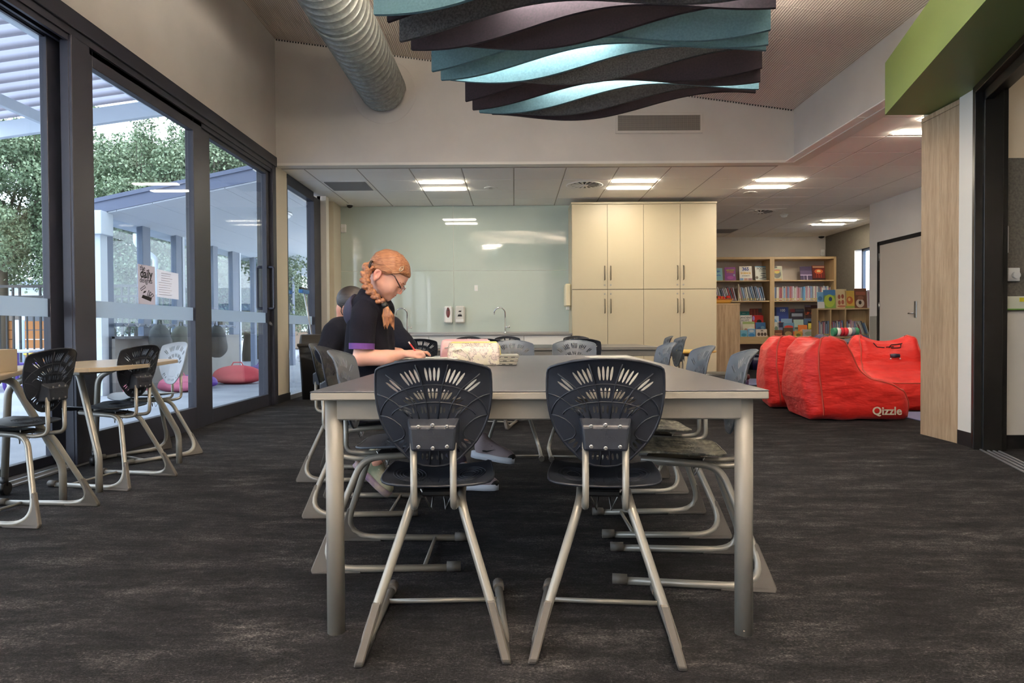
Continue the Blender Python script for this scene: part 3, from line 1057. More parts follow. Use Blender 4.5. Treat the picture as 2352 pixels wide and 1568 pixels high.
for k in range(8):
    bx('column', -11.5 + k * 3.2, -11.38 + k * 3.2, -0.5, -0.4, 0, 2.1, M_BW, fb2)
    bx('window', -10.6 + k * 3.2, -9.0 + k * 3.2, -0.04, 0.02, 0.9, 1.9, M_WHITE, fb2)
cr = thing('timber_crate', 'orange-brown timber planter crate behind the fence railings', 'crate', (-12.7, 18.0, 0))
for k in range(5): bx('plank', -0.7, 0.7, -0.42, -0.38, 0.02 + k * 0.24, 0.24 + k * 0.24, mat('orange_timber', (176, 118, 70), 0.8), cr, 0.006)
for a in (-0.7, 0.66): bx('side_board', a, a + 0.04, -0.38, 0.4, 0.02, 1.22, mat('orange_timber', (160, 104, 60), 0.8), cr)
pl = thing('yard_pole', 'thick pale blue pole with yellow hoop standing behind the fence', 'pole', (-11.6, 16.0, -0.05))
MB().cyl((0, 0, 0), (0, 0, 1.25), 0.1, 14).build('pole', mat('pale_blue_paint', (186, 204, 226), 0.5), pl)
MB().tube([(-0.35, 0, 0.0), (-0.35, 0, 0.45), (0.35, 0, 0.45), (0.35, 0, 0.0)], 0.03, 6).build('hoop', mat('yellow_paint', (222, 214, 80), 0.5), pl)
M_PURP = mat('purple_steel', (96, 70, 160), 0.4)
for i, (px_, py_) in enumerate(((-8.9, 11.4), (-8.3, 8.6))):
    t_ = thing('picnic_table', ['purple framed outdoor picnic table just before the railing fence', 'purple framed outdoor picnic table nearer the terrace, mostly hidden'][i], 'table', (px_, py_, -0.05), 0.3, 'purple picnic tables')
    for k in range(4): bx('table_plank', -0.8, 0.8, -0.36 + k * 0.18, -0.2 + k * 0.18, 0.62, 0.66, mat('pale_plank', (186, 192, 206), 0.6), t_, 0.005)
    for s_ in (-1, 1):
        bx('bench_plank', -0.8, 0.8, s_ * 0.62 - 0.12, s_ * 0.62 + 0.12, 0.38, 0.42, M_PURP, t_, 0.005)
        MB().tube(fillet([(s_ * 0.5, -0.62, 0.38), (s_ * 0.5, -0.5, 0.02), (s_ * 0.5, 0.5, 0.02), (s_ * 0.5, 0.62, 0.38)], 0.1), 0.03, 8).build('leg', M_PURP, t_)
        MB().tube([(s_ * 0.5, 0, 0.02), (s_ * 0.5, 0, 0.62)], 0.03, 8).build('post', M_PURP, t_)
kb = thing('covered_barbecue', 'lumpy black plastic covered bundle standing on a stand outside', 'cover', (-7.4, 11.2, -0.05), 0.3)
kb.scale = (.7, .6, .8)
s_ = SDF((-0.5, -0.4, 0.3), (0.5, 0.4, 1.3), 0.035)
s_.ell((0, 0, 0.86), (0.36, 0.24, 0.2), 0.02); s_.ell((0.12, 0, 0.98), (0.24, 0.2, 0.16), 0.05); s_.ell((-0.1, 0, 0.7), (0.3, 0.22, 0.16), 0.05); s_.cap((0, 0, 0.35), (0, 0, 0.6), 0.22, 0.26, 0.03)
s_.build('plastic_cover', mat('shiny_black_plastic', (20, 22, 26), 0.22, bump=0.8, bscale=14, bdist=0.05), kb, 1)
MB().cyl((0, 0, 0), (0, 0, 0.4), 0.05).build('stand', M_BLACKPL, kb)

# trees
M_LEAF = NT('tree_leaves')
v_ = M_LEAF.coord((1, 1, 1))
M_LEAF.l(M_LEAF.ramp(M_LEAF.noise(v_, 2.2, 5, 0.7), [(0.3, (64, 84, 60)), (0.5, (110, 130, 98)), (0.7, (160, 174, 142))]), M_LEAF.bsdf.inputs['Base Color'])
M_LEAF.bsdf.inputs['Roughness'].default_value = 0.5
M_LEAF = M_LEAF.m
M_BARK = mat('grey_bark', (96, 88, 76), 0.9, bump=0.4, bscale=20)


def tree(label, x, y, h, rad, nl, seed, base=1.6):
    r = np.random.default_rng(seed)
    root = thing('tree', label, 'tree', (x, y, -0.05), 0, 'trees beyond the fence')
    tr_ = MB()
    tr_.tube([(0, 0, 0), (0.05, 0, base), (0.1, 0.05, h * 0.7)], [0.2, 0.16, 0.06], 8)
    ends = []
    for k in range(16):
        a = r.uniform(0, 2 * PI)
        z0_ = base + (h * 0.6 - base) * r.uniform(0, 1)
        e = (math.cos(a) * rad * 0.85, math.sin(a) * rad * 0.6, min(h * 0.96, z0_ + r.uniform(0.3, h * 0.45)))
        tr_.tube([(0.06, 0.02, z0_), (e[0] * .5, e[1] * .5, (z0_ + e[2]) / 2 + .15), e], [0.07, 0.045, 0.012], 5)
    tr_.build('trunk', M_BARK, root)
    nc = 230
    cz = base + 0.2 + (h - base - 0.4) * r.uniform(0, 1, nc) ** 0.85
    prof = np.sqrt(np.clip(1 - ((cz - base - (h - base) * 0.42) / ((h - base) * 0.62)) ** 2, 0.08, 1))
    aa = r.uniform(0, 2 * PI, nc)
    rr = rad * prof * np.sqrt(r.uniform(0.05, 1, nc))
    cl = np.stack([np.cos(aa) * rr, np.sin(aa) * rr * .8, cz], 1)
    cs = r.uniform(0.25, 0.6, nc)
    ci = r.integers(0, nc, nl)
    dv = r.normal(size=(nl, 3)); dv /= np.linalg.norm(dv, axis=1)[:, None]
    C = cl[ci] + dv * (cs[ci] * r.uniform(0.5, 1.15, nl))[:, None] * np.array([1.2, 1.1, .75])
    tw = int(nl * 0.05)                                            # sprays standing up out of the top
    ka = r.integers(0, 26, tw)
    sa = r.uniform(0, 2 * PI, 26); sr = rad * np.sqrt(r.uniform(0, .8, 26)); sh = r.uniform(.5, 1.15, 26)
    tt = r.uniform(0, 1, tw)
    C[:tw] = np.stack([np.cos(sa[ka]) * sr[ka] + r.normal(0, .07, tw), np.sin(sa[ka]) * sr[ka] * .8, h - .5 + tt * sh[ka] + 0.0 * tt], 1)
    d1_ = r.normal(size=(nl, 3)); d1_[:, 2] -= 0.4; d1_ /= np.linalg.norm(d1_, axis=1)[:, None]
    d2_ = np.cross(d1_, r.normal(size=(nl, 3))); d2_ /= np.linalg.norm(d2_, axis=1)[:, None]
    ln = r.uniform(0.05, 0.1, nl)[:, None]; wd_ = ln * 0.33
    V = np.stack([C, C + d1_ * ln * .5 + d2_ * wd_, C + d1_ * ln, C + d1_ * ln * .5 - d2_ * wd_], 1).reshape(-1, 3)
    F = np.arange(nl * 4).reshape(-1, 4)
    o = np_obj('crown', V, F, M_LEAF, root, False)
    o['kind'] = 'stuff'
    st_ = MB()
    for k in range(26):
        b0 = (math.cos(sa[k]) * sr[k], math.sin(sa[k]) * sr[k] * .8, h - 1.0)
        st_.tube([b0, (b0[0], b0[1], h - .5 + sh[k])], [0.012, 0.004], 4)
    st_.build('twigs', M_BARK, root)['kind'] = 'stuff'
    return root


tree('dense tall tree filling the view through leftmost glass panel', -13.2, 17.5, 6.2, 2.7, 100800, 1, 2.1)
tree('leafy tree farthest left beyond the fence, cut by the frame', -17.5, 18.5, 6.3, 2.6, 57600, 2, 2.1)
tree('leafy tree behind the first post, with sparse twigs on top', -10.0, 18.2, 6.0, 2.4, 100800, 3, 1.0)
tree('tree seen between the dark window posts above the grey fascia', -7.6, 17.5, 5.6, 2.0, 96000, 4, 0.9)
tree('tree seen through third glass panel behind the glazed screen', -8.6, 22.0, 6.6, 2.3, 76800, 5, 0.8)
tree('far bushy tree at the end of the walkway beyond the screen', -9.0, 24.6, 5.4, 1.6, 38400, 6, 0.6)
tree('thin tree far beyond the third panel, twigs above the roof', -8.8, 23.6, 7.8, 1.6, 38400, 7, 1.0)

# ---------------------------------------------------------------- ceiling fixtures
def led(x, y, label, m=None, w=0.66, kids=True):
    t_ = thing('ceiling_light', label, 'ceiling light', (x, y, ZC), 0, 'twin strip ceiling lights')
    bx('frame', 0.006, w - 0.006, 0.006, G - 0.006, 0.0, 0.02, M_TILE, t_, 0.002)
    for k in (0.09, 0.56):
        d_ = bx('diffuser', 0.03, w - 0.03, k - 0.05, k + 0.05, -0.016, 0.004, m or M_LED, t_, 0.003)
        bx('diffuser_edge', 0.02, w - 0.02, k - 0.06, k + 0.06, -0.003, 0.001, M_WHITEPL, t_)
    return t_


led(-1.326, 9.42, 'twin strip ceiling light above the sinks, left of the air grilles')
led(1.354, 9.42, 'twin strip ceiling light in front of the tall cream cabinets')
led(3.364, 9.42, 'twin strip ceiling light right of the cream cabinets, third from left')
led(4.0, 6.68, 'twin strip ceiling light partly hidden behind the oak wall end')
led(5.9, 13.0, 'small distant twin strip ceiling light above the library corner')
led(4.6, 3.2, 'unseen twin strip light added inside the room behind the black doorway', M_LEDADDED)  # out of view, added to brighten the room past the doorway


def square_grille(x, y, label, w=0.6, d=0.6):
    t_ = thing('ceiling_grille', label, 'vent', (x, y, ZC), 0, 'ceiling air grilles')
    bx('frame', 0.02, w + 0.05, 0.02, d + 0.05, -0.004, 0.012, M_TILE, t_, 0.002)
    bx('perforated_plate', 0.05, w + 0.02, 0.05, d + 0.02, -0.008, 0.0, mat('grey_grille', (142, 140, 138), 0.6), t_)
    k = 0.06
    s_ = MB()
    while k < d:
        s_.box(0.05, w + 0.02, k, k + 0.012, -0.012, -0.007)
        k += 0.03
    s_.build('louvre', mat('grille_louvre', (150, 148, 146), 0.6), t_)['kind'] = 'stuff'


square_grille(-2.666 - 0.0, 9.42, 'grey square air grille in ceiling near the narrow window')
square_grille(4.034, 14.1, 'small distant grey air grille in ceiling above the library')


def swirl(x, y, label):
    t_ = thing('swirl_diffuser', label, 'vent', (x, y, ZC), 0, 'round swirl diffusers')
    bx('plate', -0.33, 0.33, -0.33, 0.33, -0.004, 0.012, M_TILE, t_, 0.003)
    MB().lathe([(0.24, -0.002), (0.26, -0.012), (0.245, -0.014), (0.2, -0.006)], 28).build('ring', M_TILE, t_)
    MB().lathe([(0.205, -0.006), (0.205, -0.0068)], 28).build('dark_opening', M_BLACKPL, t_)
    for k in range(16):
        a = 2 * PI * k / 16
        M_ = Matrix.Rotation(a, 4, 'Z')
        vs = [(0.05, 0.004, -0.0075), (0.23, 0.045, -0.0075), (0.23, 0.0, -0.012), (0.05, -0.006, -0.012), (0.05, 0.004, -0.0085), (0.23, 0.045, -0.0085), (0.23, 0.0, -0.013), (0.05, -0.006, -0.013)]
        MB().add(vs, [(0, 1, 2, 3), (7, 6, 5, 4), (0, 4, 5, 1), (1, 5, 6, 2), (2, 6, 7, 3), (3, 7, 4, 0)], False, M_).build('blade', M_TILE, t_)
    MB().lathe([(0.05, -0.006), (0.05, -0.018), (0.02, -0.02)], 16).build('hub', M_TILE, t_)


swirl(1.02, 9.755, 'round swirl air diffuser in the ceiling left of the cabinet lights')
swirl(4.37, 12.1, 'round swirl air diffuser in distant ceiling right of the cabinets')


def dome(x, y, z, r, label, m, name='ceiling_sensor', cat='sensor', grp='round ceiling sensors'):
    t_ = thing(name, label, cat, (x, y, z), 0, grp)
    MB().lathe([(r, 0.002), (r, -0.012), (r * .9, -0.02)], 20).build('base', M_WHITEPL, t_)
    MB().lathe([(r * .8, -0.018), (r * .72, -0.04), (r * .4, -0.058), (r * .05, -0.064)], 18).build('dome', m, t_)


def flat_disc(x, y, r, label):
    t_ = thing('ceiling_speaker', label, 'speaker', (x, y, ZC), 0, 'flat ceiling discs')
    MB().lathe([(r, 0.002), (r, -0.003), (r * .93, -0.006), (r * .9, -0.006)], 24).build('rim', M_TILE, t_)
    MB().lathe([(r * .88, -0.002), (r * .86, -0.0055), (r * .3, -0.006)], 24).build('grille', mat('speaker_mesh', (214, 208, 200), .8), t_)


flat_disc(-0.32, 9.95, 0.1, 'flat white speaker disc in ceiling right of the left light')
flat_disc(3.6, 10.4, 0.1, 'flat white disc on ceiling below the third twin light')
dome(4.9, 12.4, ZC, 0.07, 'small white smoke detector on the distant ceiling', M_WHITEPL)
dome(-2.66, 11.15, ZC, 0.06, 'black dome camera at the ceiling corner above whiteboard', M_BLACKPL, 'dome_camera', 'camera', 'dome security cameras')
dome(6.86, 15.25, ZC, 0.08, 'dome camera in far ceiling corner above the tall bookcase', M_BLACKPL, 'dome_camera', 'camera', 'dome security cameras')
for (x, y, z, lb) in ((-2.81, 11.335, 2.6, 'white motion sensor on wall at upper left of the glass board'), (6.93, 15.36, 2.6, 'white motion sensor on back wall above the bookcase corner')):
    t_ = thing('motion_sensor', lb, 'sensor', (x, y, z), 0, 'white motion sensors')
    bx('case', -0.045, 0.045, -0.03, 0.03, -0.07, 0.07, M_WHITEPL, t_, 0.012)
    bx('lens', -0.03, 0.03, -0.034, -0.028, -0.05, 0.01, mat('sensor_lens', (214, 214, 208), 0.3), t_, 0.003)

# grille on the bulkhead
t_ = thing('bulkhead_grille', 'wide perforated air return grille on the bulkhead wall', 'vent', (1.81, YB - 0.004, 3.45))
bx('frame', -0.54, 0.54, -0.012, 0.002, -0.125, 0.125, M_WALL, t_, 0.003)
bx('perforated_plate', -0.51, 0.51, -0.015, -0.01, -0.095, 0.095, M_MESHGR, t_)
s_ = MB()
for i in range(84):
    for j in range(15): s_.box(-0.504 + i * 0.012, -0.4965 + i * 0.012, -0.0158, -0.0148, -0.09 + j * 0.0122, -0.0825 + j * 0.0122)
s_.build('perforations', M_BLACKPL, t_)['kind'] = 'stuff'

# spiral duct
M_GALV = NT('galvanised_steel')
v_ = M_GALV.coord((9, 9, 9))
M_GALV.l(M_GALV.ramp(M_GALV.noise(v_, 2.0, 5, 0.7), [(0.3, (120, 124, 120)), (0.7, (168, 172, 167))]), M_GALV.bsdf.inputs['Base Color'])
M_GALV.bsdf.inputs['Metallic'].default_value = 0.6
M_GALV.bsdf.inputs['Roughness'].default_value = 0.5
M_GALV = M_GALV.m
du = thing('spiral_duct', 'galvanised spiral air duct running under the ceiling into bulkhead', 'duct', (-1.59, YB, 3.86))
Rd, pitch, nth = 0.275, 0.125, 56
rows = []
zz = 0.0
prof = [(0.0, 0.0), (0.455, 0.0), (0.465, 0.006), (0.5, 0.0075), (0.535, 0.006), (0.545, 0.0)]
nk = 92
vs, fs = [], []
for k in range(nk):
    for (f_, e_) in prof:
        for a in range(nth):
            th_ = 2 * PI * a / nth
            yl = -(k + f_ + a / nth) * pitch
            vs.append(((Rd + e_) * math.cos(th_), yl, (Rd + e_) * math.sin(th_)))
nr = nk * len(prof)
for i in range(nr - 1):
    for a in range(nth - 1): fs.append((i * nth + a, (i + 1) * nth + a, (i + 1) * nth + a + 1, i * nth + a + 1))
for i in range(nr - len(prof)):   # close the seam one turn along
    fs.append((i * nth + nth - 1, (i) * nth + nth - 1 + nth, (i + 1 + len(prof)) * nth, (i + len(prof)) * nth))
MB().add(vs, fs, True).build('duct_skin', M_GALV, du)
MB().lathe([(Rd - 0.03, -0.02), (Rd + 0.125, -0.012), (Rd + 0.13, -0.004), (Rd + 0.11, 0.004), (Rd - 0.03, 0.006)], 40, Matrix.Rotation(PI / 2, 4, 'X')).build('wall_flange', M_WALL, du)
MB().tube([(Rd * math.cos(a) * 1.025, -2.2, Rd * math.sin(a) * 1.025) for a in np.linspace(0, 2 * PI, 41)[:-1]], 0.012, 6, closed=True).build('clamp_ring', M_GALV, du)

# acoustic raft of felt fins
M_TEAL = mat('teal_felt', (74, 106, 114), 0.9, col2=(84, 118, 126), vscale=(80, 80, 80), bump=0.2, bscale=500)
M_CHAR = mat('charcoal_felt', (50, 50, 51), 0.95, col2=(80, 80, 80), vscale=(90, 90, 90), bump=0.2, bscale=500)
M_PLUM = mat('plum_felt', (34, 24, 31), 0.95, col2=(44, 32, 39), vscale=(80, 80, 80), bump=0.2, bscale=500)
raft = thing('acoustic_raft', 'hanging acoustic raft of wavy teal, charcoal and plum felt fins', 'acoustic panel', (-0.766, 3.83, 2.70), -math.radians(15.3))
FL = 2.14
kinds = 'TPCPPTTTCPPTCP'
u0s = [.12, -.2, -.05, .12, .4, -.05, .05, .23, .45, -.1, .02, .15, .33, .38]
sdir = (math.sin(math.radians(15.9)), math.cos(math.radians(15.9)))
cr_, sr_ = math.cos(math.radians(15.3)), math.sin(math.radians(15.3))
for i, (kd, u0) in enumerate(zip(kinds, u0s)):
    # stack offset in world -> local
    wx, wy = i * 0.0453, i * 0.159
    lx, ly = wx * cr_ - wy * sr_, wx * sr_ + wy * cr_
    n_ = 44
    vs, fs = [], []
    for k in range(n_ + 1):
        u = k / n_
        zb = -0.062 * math.cos(2 * PI * (u - u0) / 0.92)
        for yy_ in (-0.012, 0.012):
            vs.append((lx + u * FL, ly + yy_, zb))
            vs.append((lx + u * FL, ly + yy_, 0.34))
    for k in range(n_):
        a, b = 4 * k, 4 * k + 4
        fs += [(a, b, b + 1, a + 1), (a + 2, a + 3, b + 3, b + 2), (a, a + 2, b + 2, b), (a + 1, b + 1, b + 3, a + 3)]
    fs += [(0, 1, 3, 2), (4 * n_, 4 * n_ + 2, 4 * n_ + 3, 4 * n_ + 1)]
    MB().add(vs, fs).build('fin', {'T': M_TEAL, 'C': M_CHAR, 'P': M_PLUM}[kd], raft)
    if i in (2, 6, 10):
        ua, ub = {2: (0.3, 0.95), 6: (0.0, 0.55), 10: (0.25, 1.0)}[i]
        ox, oy = lx + 0.0225 * cr_ - 0.0795 * sr_, ly + 0.0225 * sr_ + 0.0795 * cr_
        bh = bx('light_bar', ox + ua * FL, ox + ub * FL, oy - 0.03, oy + 0.03, 0.22, 0.3, M_WHITEPL, raft, 0.004)
        bx('diffuser', ox + ua * FL + .01, ox + ub * FL - .01, oy - 0.024, oy + 0.024, 0.212, 0.219, M_BAR, bh)
        bx('uplight_diffuser', ox + ua * FL + .01, ox + ub * FL - .01, oy - 0.024, oy + 0.024, 0.301, 0.307, M_LEDUP, bh)
for a, b in ((0.3, 0.2), (0.3, 1.95), (1.6, 0.2), (1.6, 1.95)):
    MB().cyl((a, b - a * .0, 0.3), (a, b, 1.3), 0.004, 6).build('hanging_cable', M_STEEL, raft)
for b in (0.2, 1.95): bx('cross_bar', 0.1, 1.9, b - 0.02, b + 0.02, 0.3, 0.335, M_BLACKPL, raft)

# unseen lamps added above and behind the viewer to brighten the hall
for i, (x, y) in enumerate(((-0.25, 0.6), (1.7, 0.4), (-0.25, -2.0), (1.7, -2.0))):
    z = 3.55
    t_ = thing('added_pendant_light', 'long slim unseen pendant light added to brighten the hall', 'pendant light', (x, y, z), 0, 'added pendant lights')
    bx('housing', -0.75, 0.75, -0.09, 0.09, 0, 0.07, M_WHITEPL, t_, 0.005)
    bx('diffuser', -0.73, 0.73, -0.075, 0.075, -0.008, 0.001, M_LEDADDED, t_)
    bx('uplight_diffuser', -0.73, 0.73, -0.07, 0.07, 0.07, 0.078, M_LEDUP, t_)
    for s_ in (-0.5, 0.5): MB().cyl((s_, 0, 0.07), (s_, 0, zc_hi(x + s_) - z), 0.004, 6).build('hanging_cable', M_STEEL, t_)

# ---------------------------------------------------------------- tables
M_TTOP = mat('grey_table_laminate', (80, 80, 86), 0.34, col2=(85, 85, 91), vscale=(3, 3, 3), spec=0.5)
M_TEDGE = mat('table_edge', (142, 137, 128), 0.5)
M_TLEG = mat('warm_grey_powder_coat', (132, 128, 120), 0.42, 0.1, bump=0.06, bscale=500)


def big_table(label, x0, y0, rz_, W, Ln, H=0.725, grp=None):
    t_ = thing('classroom_table', label, 'table', (x0, y0, 0), rz_, grp)
    tp = bx('table_top', 0, W, 0, Ln, H - 0.0035, H, M_TTOP, t_, 0.001)
    bx('edge_band', 0.0, W, 0, Ln, H - 0.026, H - 0.0035, M_TEDGE, t_, 0.003)
    zl = H - 0.026
    i_ = 0.028
    bx('apron', i_ + .03, W - i_ - .03, i_ + 0.005, i_ + 0.035, zl - 0.062, zl, M_TLEG, t_, 0.004)
    bx('apron', i_ + .03, W - i_ - .03, Ln - i_ - 0.035, Ln - i_ - 0.005, zl - 0.062, zl, M_TLEG, t_, 0.004)
    bx('apron', i_ + 0.005, i_ + 0.035, i_ + .03, Ln - i_ - .03, zl - 0.062, zl, M_TLEG, t_, 0.004)
    bx('apron', W - i_ - 0.035, W - i_ - 0.005, i_ + .03, Ln - i_ - .03, zl - 0.062, zl, M_TLEG, t_, 0.004)
    for a in (i_ + .027, W - i_ - .027):
        for b in (i_ + .027, Ln - i_ - .027):
            lg = MB().cyl((a, b, 0.0), (a, b, zl), 0.0262, 20).build('leg', M_TLEG, t_)
    return t_


TRZ = -0.0175
big_table('long grey classroom table with pale edge and round legs in the centre', -0.592, 1.975, TRZ, 1.322, 2.76)
big_table('second grey classroom table behind the long one, before the sinks', -1.15, 6.72, 0.0, 2.62, 1.5)

# ---------------------------------------------------------------- chairs
def chair_plastic(name, col, scuff=False, rough=0.42):
    t = NT(name)
    t.bsdf.inputs['Base Color'].default_value = lin(col)
    t.bsdf.inputs['Roughness'].default_value = rough
    if scuff:
        a = t.noise(t.coord((7, 16, 7)), 1.4, 6, 0.7)
        w = t.noise(t.coord((60, 9, 20)), 1.2, 4, .7)
        ad = t.n('ShaderNodeMath', operation='MULTIPLY_ADD'); ad.inputs[1].default_value = 0.6
        t.l(w, ad.inputs[0]); t.l(a, ad.inputs[2])
        t.l(t.ramp(ad.outputs[0], [(0.7, col), (0.84, (120, 117, 102)), (0.98, (176, 170, 150))]), t.bsdf.inputs['Base Color'])
    t.bump(t.noise(t.coord(), 400, 2), 0.08, 0.002)
    return t.m


M_NAVY = chair_plastic('navy_black_plastic', (32, 36, 45))
M_NAVYLIT = chair_plastic('daylit_navy_plastic', (72, 79, 88))  # the navy plastic again, light falling on it painted in as a lighter tone
M_SCUFF = chair_plastic('scuffed_plastic', (58, 58, 54), True)
M_NAVYPALE = chair_plastic('pale_lit_navy_plastic', (150, 160, 170))  # same navy plastic, paler still to paint in the light on that chair
M_TUBE = mat('warm_silver_tube', (142, 139, 131), 0.33, 0.35)
M_BOOT = mat('taupe_rubber_foot', (82, 78, 73), 0.6, bump=0.1, bscale=200)
M_BOOTD = mat('dark_rubber_foot', (52, 48, 45), 0.65)


def in_poly(poly, P):
    x, y = P[:, 0], P[:, 1]
    c = np.zeros(len(P), bool)
    n = len(poly)
    j = n - 1
    for i in range(n):
        xi, yi = poly[i]; xj, yj = poly[j]
        if yi != yj:
            c ^= ((yi > y) != (yj > y)) & (x < (xj - xi) * (y - yi) / (yj - yi) + xi)
        j = i
    return c


def shell(outline, holes, step, fmap, thick, nrm):
    """A flat outline with holes, meshed, bent by fmap and given thickness along nrm."""
    vs, es = [], []
    for loop in [outline] + holes:
        o = len(vs)
        vs += [Vector(p) for p in loop]
        es += [(o + i, o + (i + 1) % len(loop)) for i in range(len(loop))]
    xs = [p[0] for p in outline]; ys = [p[1] for p in outline]
    g = np.array([(a, b) for a in np.arange(min(xs) + step / 2, max(xs), step) for b in np.arange(min(ys) + step / 2, max(ys), step)])
    keep = in_poly(outline, g)
    for h in holes: keep &= ~in_poly(h, g)
    vs += [Vector(p) for p in g[keep]]
    V, E, F, *_ = geometry.delaunay_2d_cdt(vs, es, [], 0, 1e-5)
    V2 = np.array([(v.x, v.y) for v in V])
    F = np.array([f for f in F if len(f) == 3])
    c = V2[F].mean(1)
    keep = in_poly(outline, c)
    for h in holes: keep &= ~in_poly(h, c)
    F = F[keep]
    e0 = V2[F[:, 1]] - V2[F[:, 0]]; e1 = V2[F[:, 2]] - V2[F[:, 0]]
    fl = (e0[:, 0] * e1[:, 1] - e0[:, 1] * e1[:, 0]) < 0
    F[fl] = F[fl][:, ::-1]
    A3 = np.array([fmap(*p) for p in V2])
    n = len(A3)
    B3 = A3 - np.array(nrm) * thick
    cnt = {}
    for f in F:
        for i in range(3):
            e = (f[i], f[(i + 1) % 3])
            cnt[e] = 1
    faces = [tuple(f) for f in F] + [tuple(f[::-1] + n) for f in F]
    V3 = np.concatenate([A3, B3]).tolist()
    walls = []
    for (a, b) in cnt:
        if (b, a) not in cnt:
            o = len(V3)
            V3 += [V3[b], V3[a], V3[a + n], V3[b + n]]
            walls.append((o, o + 1, o + 2, o + 3))
    return V3, faces, walls


def ellipse_slot(a, b, w, n=10):
    a, b = np.array(a), np.array(b)
    c = (a + b) / 2; d = (b - a) / 2
    L_ = np.linalg.norm(d); d = d / L_; p = np.array([-d[1], d[0]])
    return [tuple(c + d * L_ * math.cos(t) + p * w * math.sin(t)) for t in np.linspace(0, 2 * PI, n, endpoint=False)]


# backrest: photo-traced half outline turned into a smooth shape (u across, v up, metres)
half = [(0, .312), (.045, .3105), (.09, .304), (.128, .294), (.148, .287), (.156, .281), (.159, .270), (.1605, .245), (.161, .217), (.159, .19), (.155, .164), (.149, .138), (.14, .114), (.13, .095), (.12, .078), (.106, .06), (.09, .044), (.073, .026), (.055, .012), (.032, .003), (0, 0)]
outline = half + [(-u, v) for u, v in reversed(half[1:-1])]
outline = outline[::-1]
CP = (0, .146)    # radial centre of the slot fan


def fan(deg, ro, ri, wx=1.24):
    a = math.radians(deg)
    return (CP[0] + wx * ro * math.sin(a), CP[1] + ro * math.cos(a)), (CP[0] + wx * ri * math.sin(a), CP[1] + ri * math.cos(a))


slots = []
for d_ in (6.2, 2.1, -2.1, -6.2, 16, 20.5, 25, 29.5, 42, 46.5): 
    for s_ in ((1,) if abs(d_) < 7 else (1, -1)):
        a, b = fan(d_ * s_, .146, .104)
        slots.append(ellipse_slot(a, b, .0036))
for d_ in (6.5, 0, -6.5, 18.5, 24.5, 30.5, 41, 47, 53, 66, 73):
    for s_ in ((1,) if abs(d_) < 7 else (1, -1)):
        a, b = fan(d_ * s_, .085, .054)
        slots.append(ellipse_slot(a, b, .0032))
for u_ in (.006, .0205, .029, .044, .053):
    for s_ in (1, -1): slots.append(ellipse_slot((s_ * u_, .157), (s_ * u_ * 1.1, .1805 - u_ * .1), .0028))
for d_ in (72,):
    for s_ in (1, -1):
        a, b = fan(d_ * s_, .053, .037, 1.7)
        slots.append(ellipse_slot(a, b, .003))
for s_ in (1, -1):
    slots += [ellipse_slot((s_ * .103, .066), (s_ * .083, .081), .004), ellipse_slot((s_ * .09, .053), (s_ * .076, .073), .004), ellipse_slot((s_ * .07, .04), (s_ * .063, .055), .0035)]
    slots += [ellipse_slot((s_ * .008, .02), (s_ * .006, .036), .003), ellipse_slot((s_ * .022, .02), (s_ * .0205, .04), .003), ellipse_slot((s_ * .035, .021), (s_ * .033, .04), .003)]


def back_map(u, v):
    t = v / .312
    return (u, -0.012 - 0.05 * t + 1.15 * u * u - 0.03 * max(0, (t - .78) / .22) ** 2 * (0.4 + 0.6 * (1 - (u / .16) ** 2)) + 0.02 * (1 - t) ** 2, .515 + v * .985)


bmv, bmf, bmw = shell(outline, slots, .012, back_map, .005, (0, 1, 0))
bm_ = MB()
bm_.add(bmv, bmf, True)
bm_.f += bmw; bm_.sm += [False] * len(bmw)


def rib(pts, r=.0022):
    P = []
    for (u, v, *_z) in pts:
        p = back_map(u, v)
        P.append((p[0], p[1] - .0055, p[2]))
    bm_.tube(P, r, 5)


def arc(bx_, ax_, a0, a1, cy=.146, n=22):
    return [(ax_ * math.sin(math.radians(a)), cy + bx_ * math.cos(math.radians(a))) for a in np.linspace(a0, a1, n)]


rib(arc(.094, .15, -88, 88))
rib(arc(.044, .118, -82, 82))
for s_ in (1, -1):
    rib(fillet([(s_ * .0447, .297, 0), (s_ * .027, .237, 0), (s_ * .018, .187, 0), (s_ * .0125, .142, 0)], .05, 5))
    rib(fillet([(s_ * .13, .269, 0), (s_ * .077, .225, 0), (s_ * .0505, .181, 0), (s_ * .039, .142, 0)], .05, 5))
    rib(fillet([(s_ * .075, .166, 0), (s_ * .066, .156, 0), (s_ * .058, .143, 0)], .05, 3))
    rib([(s_ * u, v) for u, v in ((.157, .211), (.14, .206), (.125, .2), (.105, .187), (.085, .168), (.07, .15))])
    rib([(s_ * u, v) for u, v in ((.15, .15), (.13, .146), (.112, .138), (.095, .124), (.083, .108), (.082, .094), (.09, .083), (.105, .077), (.115, .073))])
    rib([(s_ * u, v) for u, v in ((.082, .042), (.073, .055), (.066, .066))])
    rib([(s_ * u, v) for u, v in ((.014, .006), (.013, .03), (.012, .05))])
# rolled rim
rimp = []
for (u, v) in outline:
    p = back_map(u, v)
    rimp.append((p[0], p[1] - .003, p[2]))
bm_.tube(rimp, .0042, 6, closed=True)
BACK_ME = bm_.mesh('backrest', None)

seat_o = []
for (u, v) in [(0, .03), (.06, .03), (.11, .034), (.14, .044), (.156, .062), (.164, .09), (.167, .14), (.166, .2), (.163, .26), (.158, .32), (.15, .36), (.135, .385), (.11, .397), (.06, .403), (0, .405)]: seat_o.append((u, v))
seat_o = seat_o + [(-u, v) for u, v in reversed(seat_o[1:-1])]


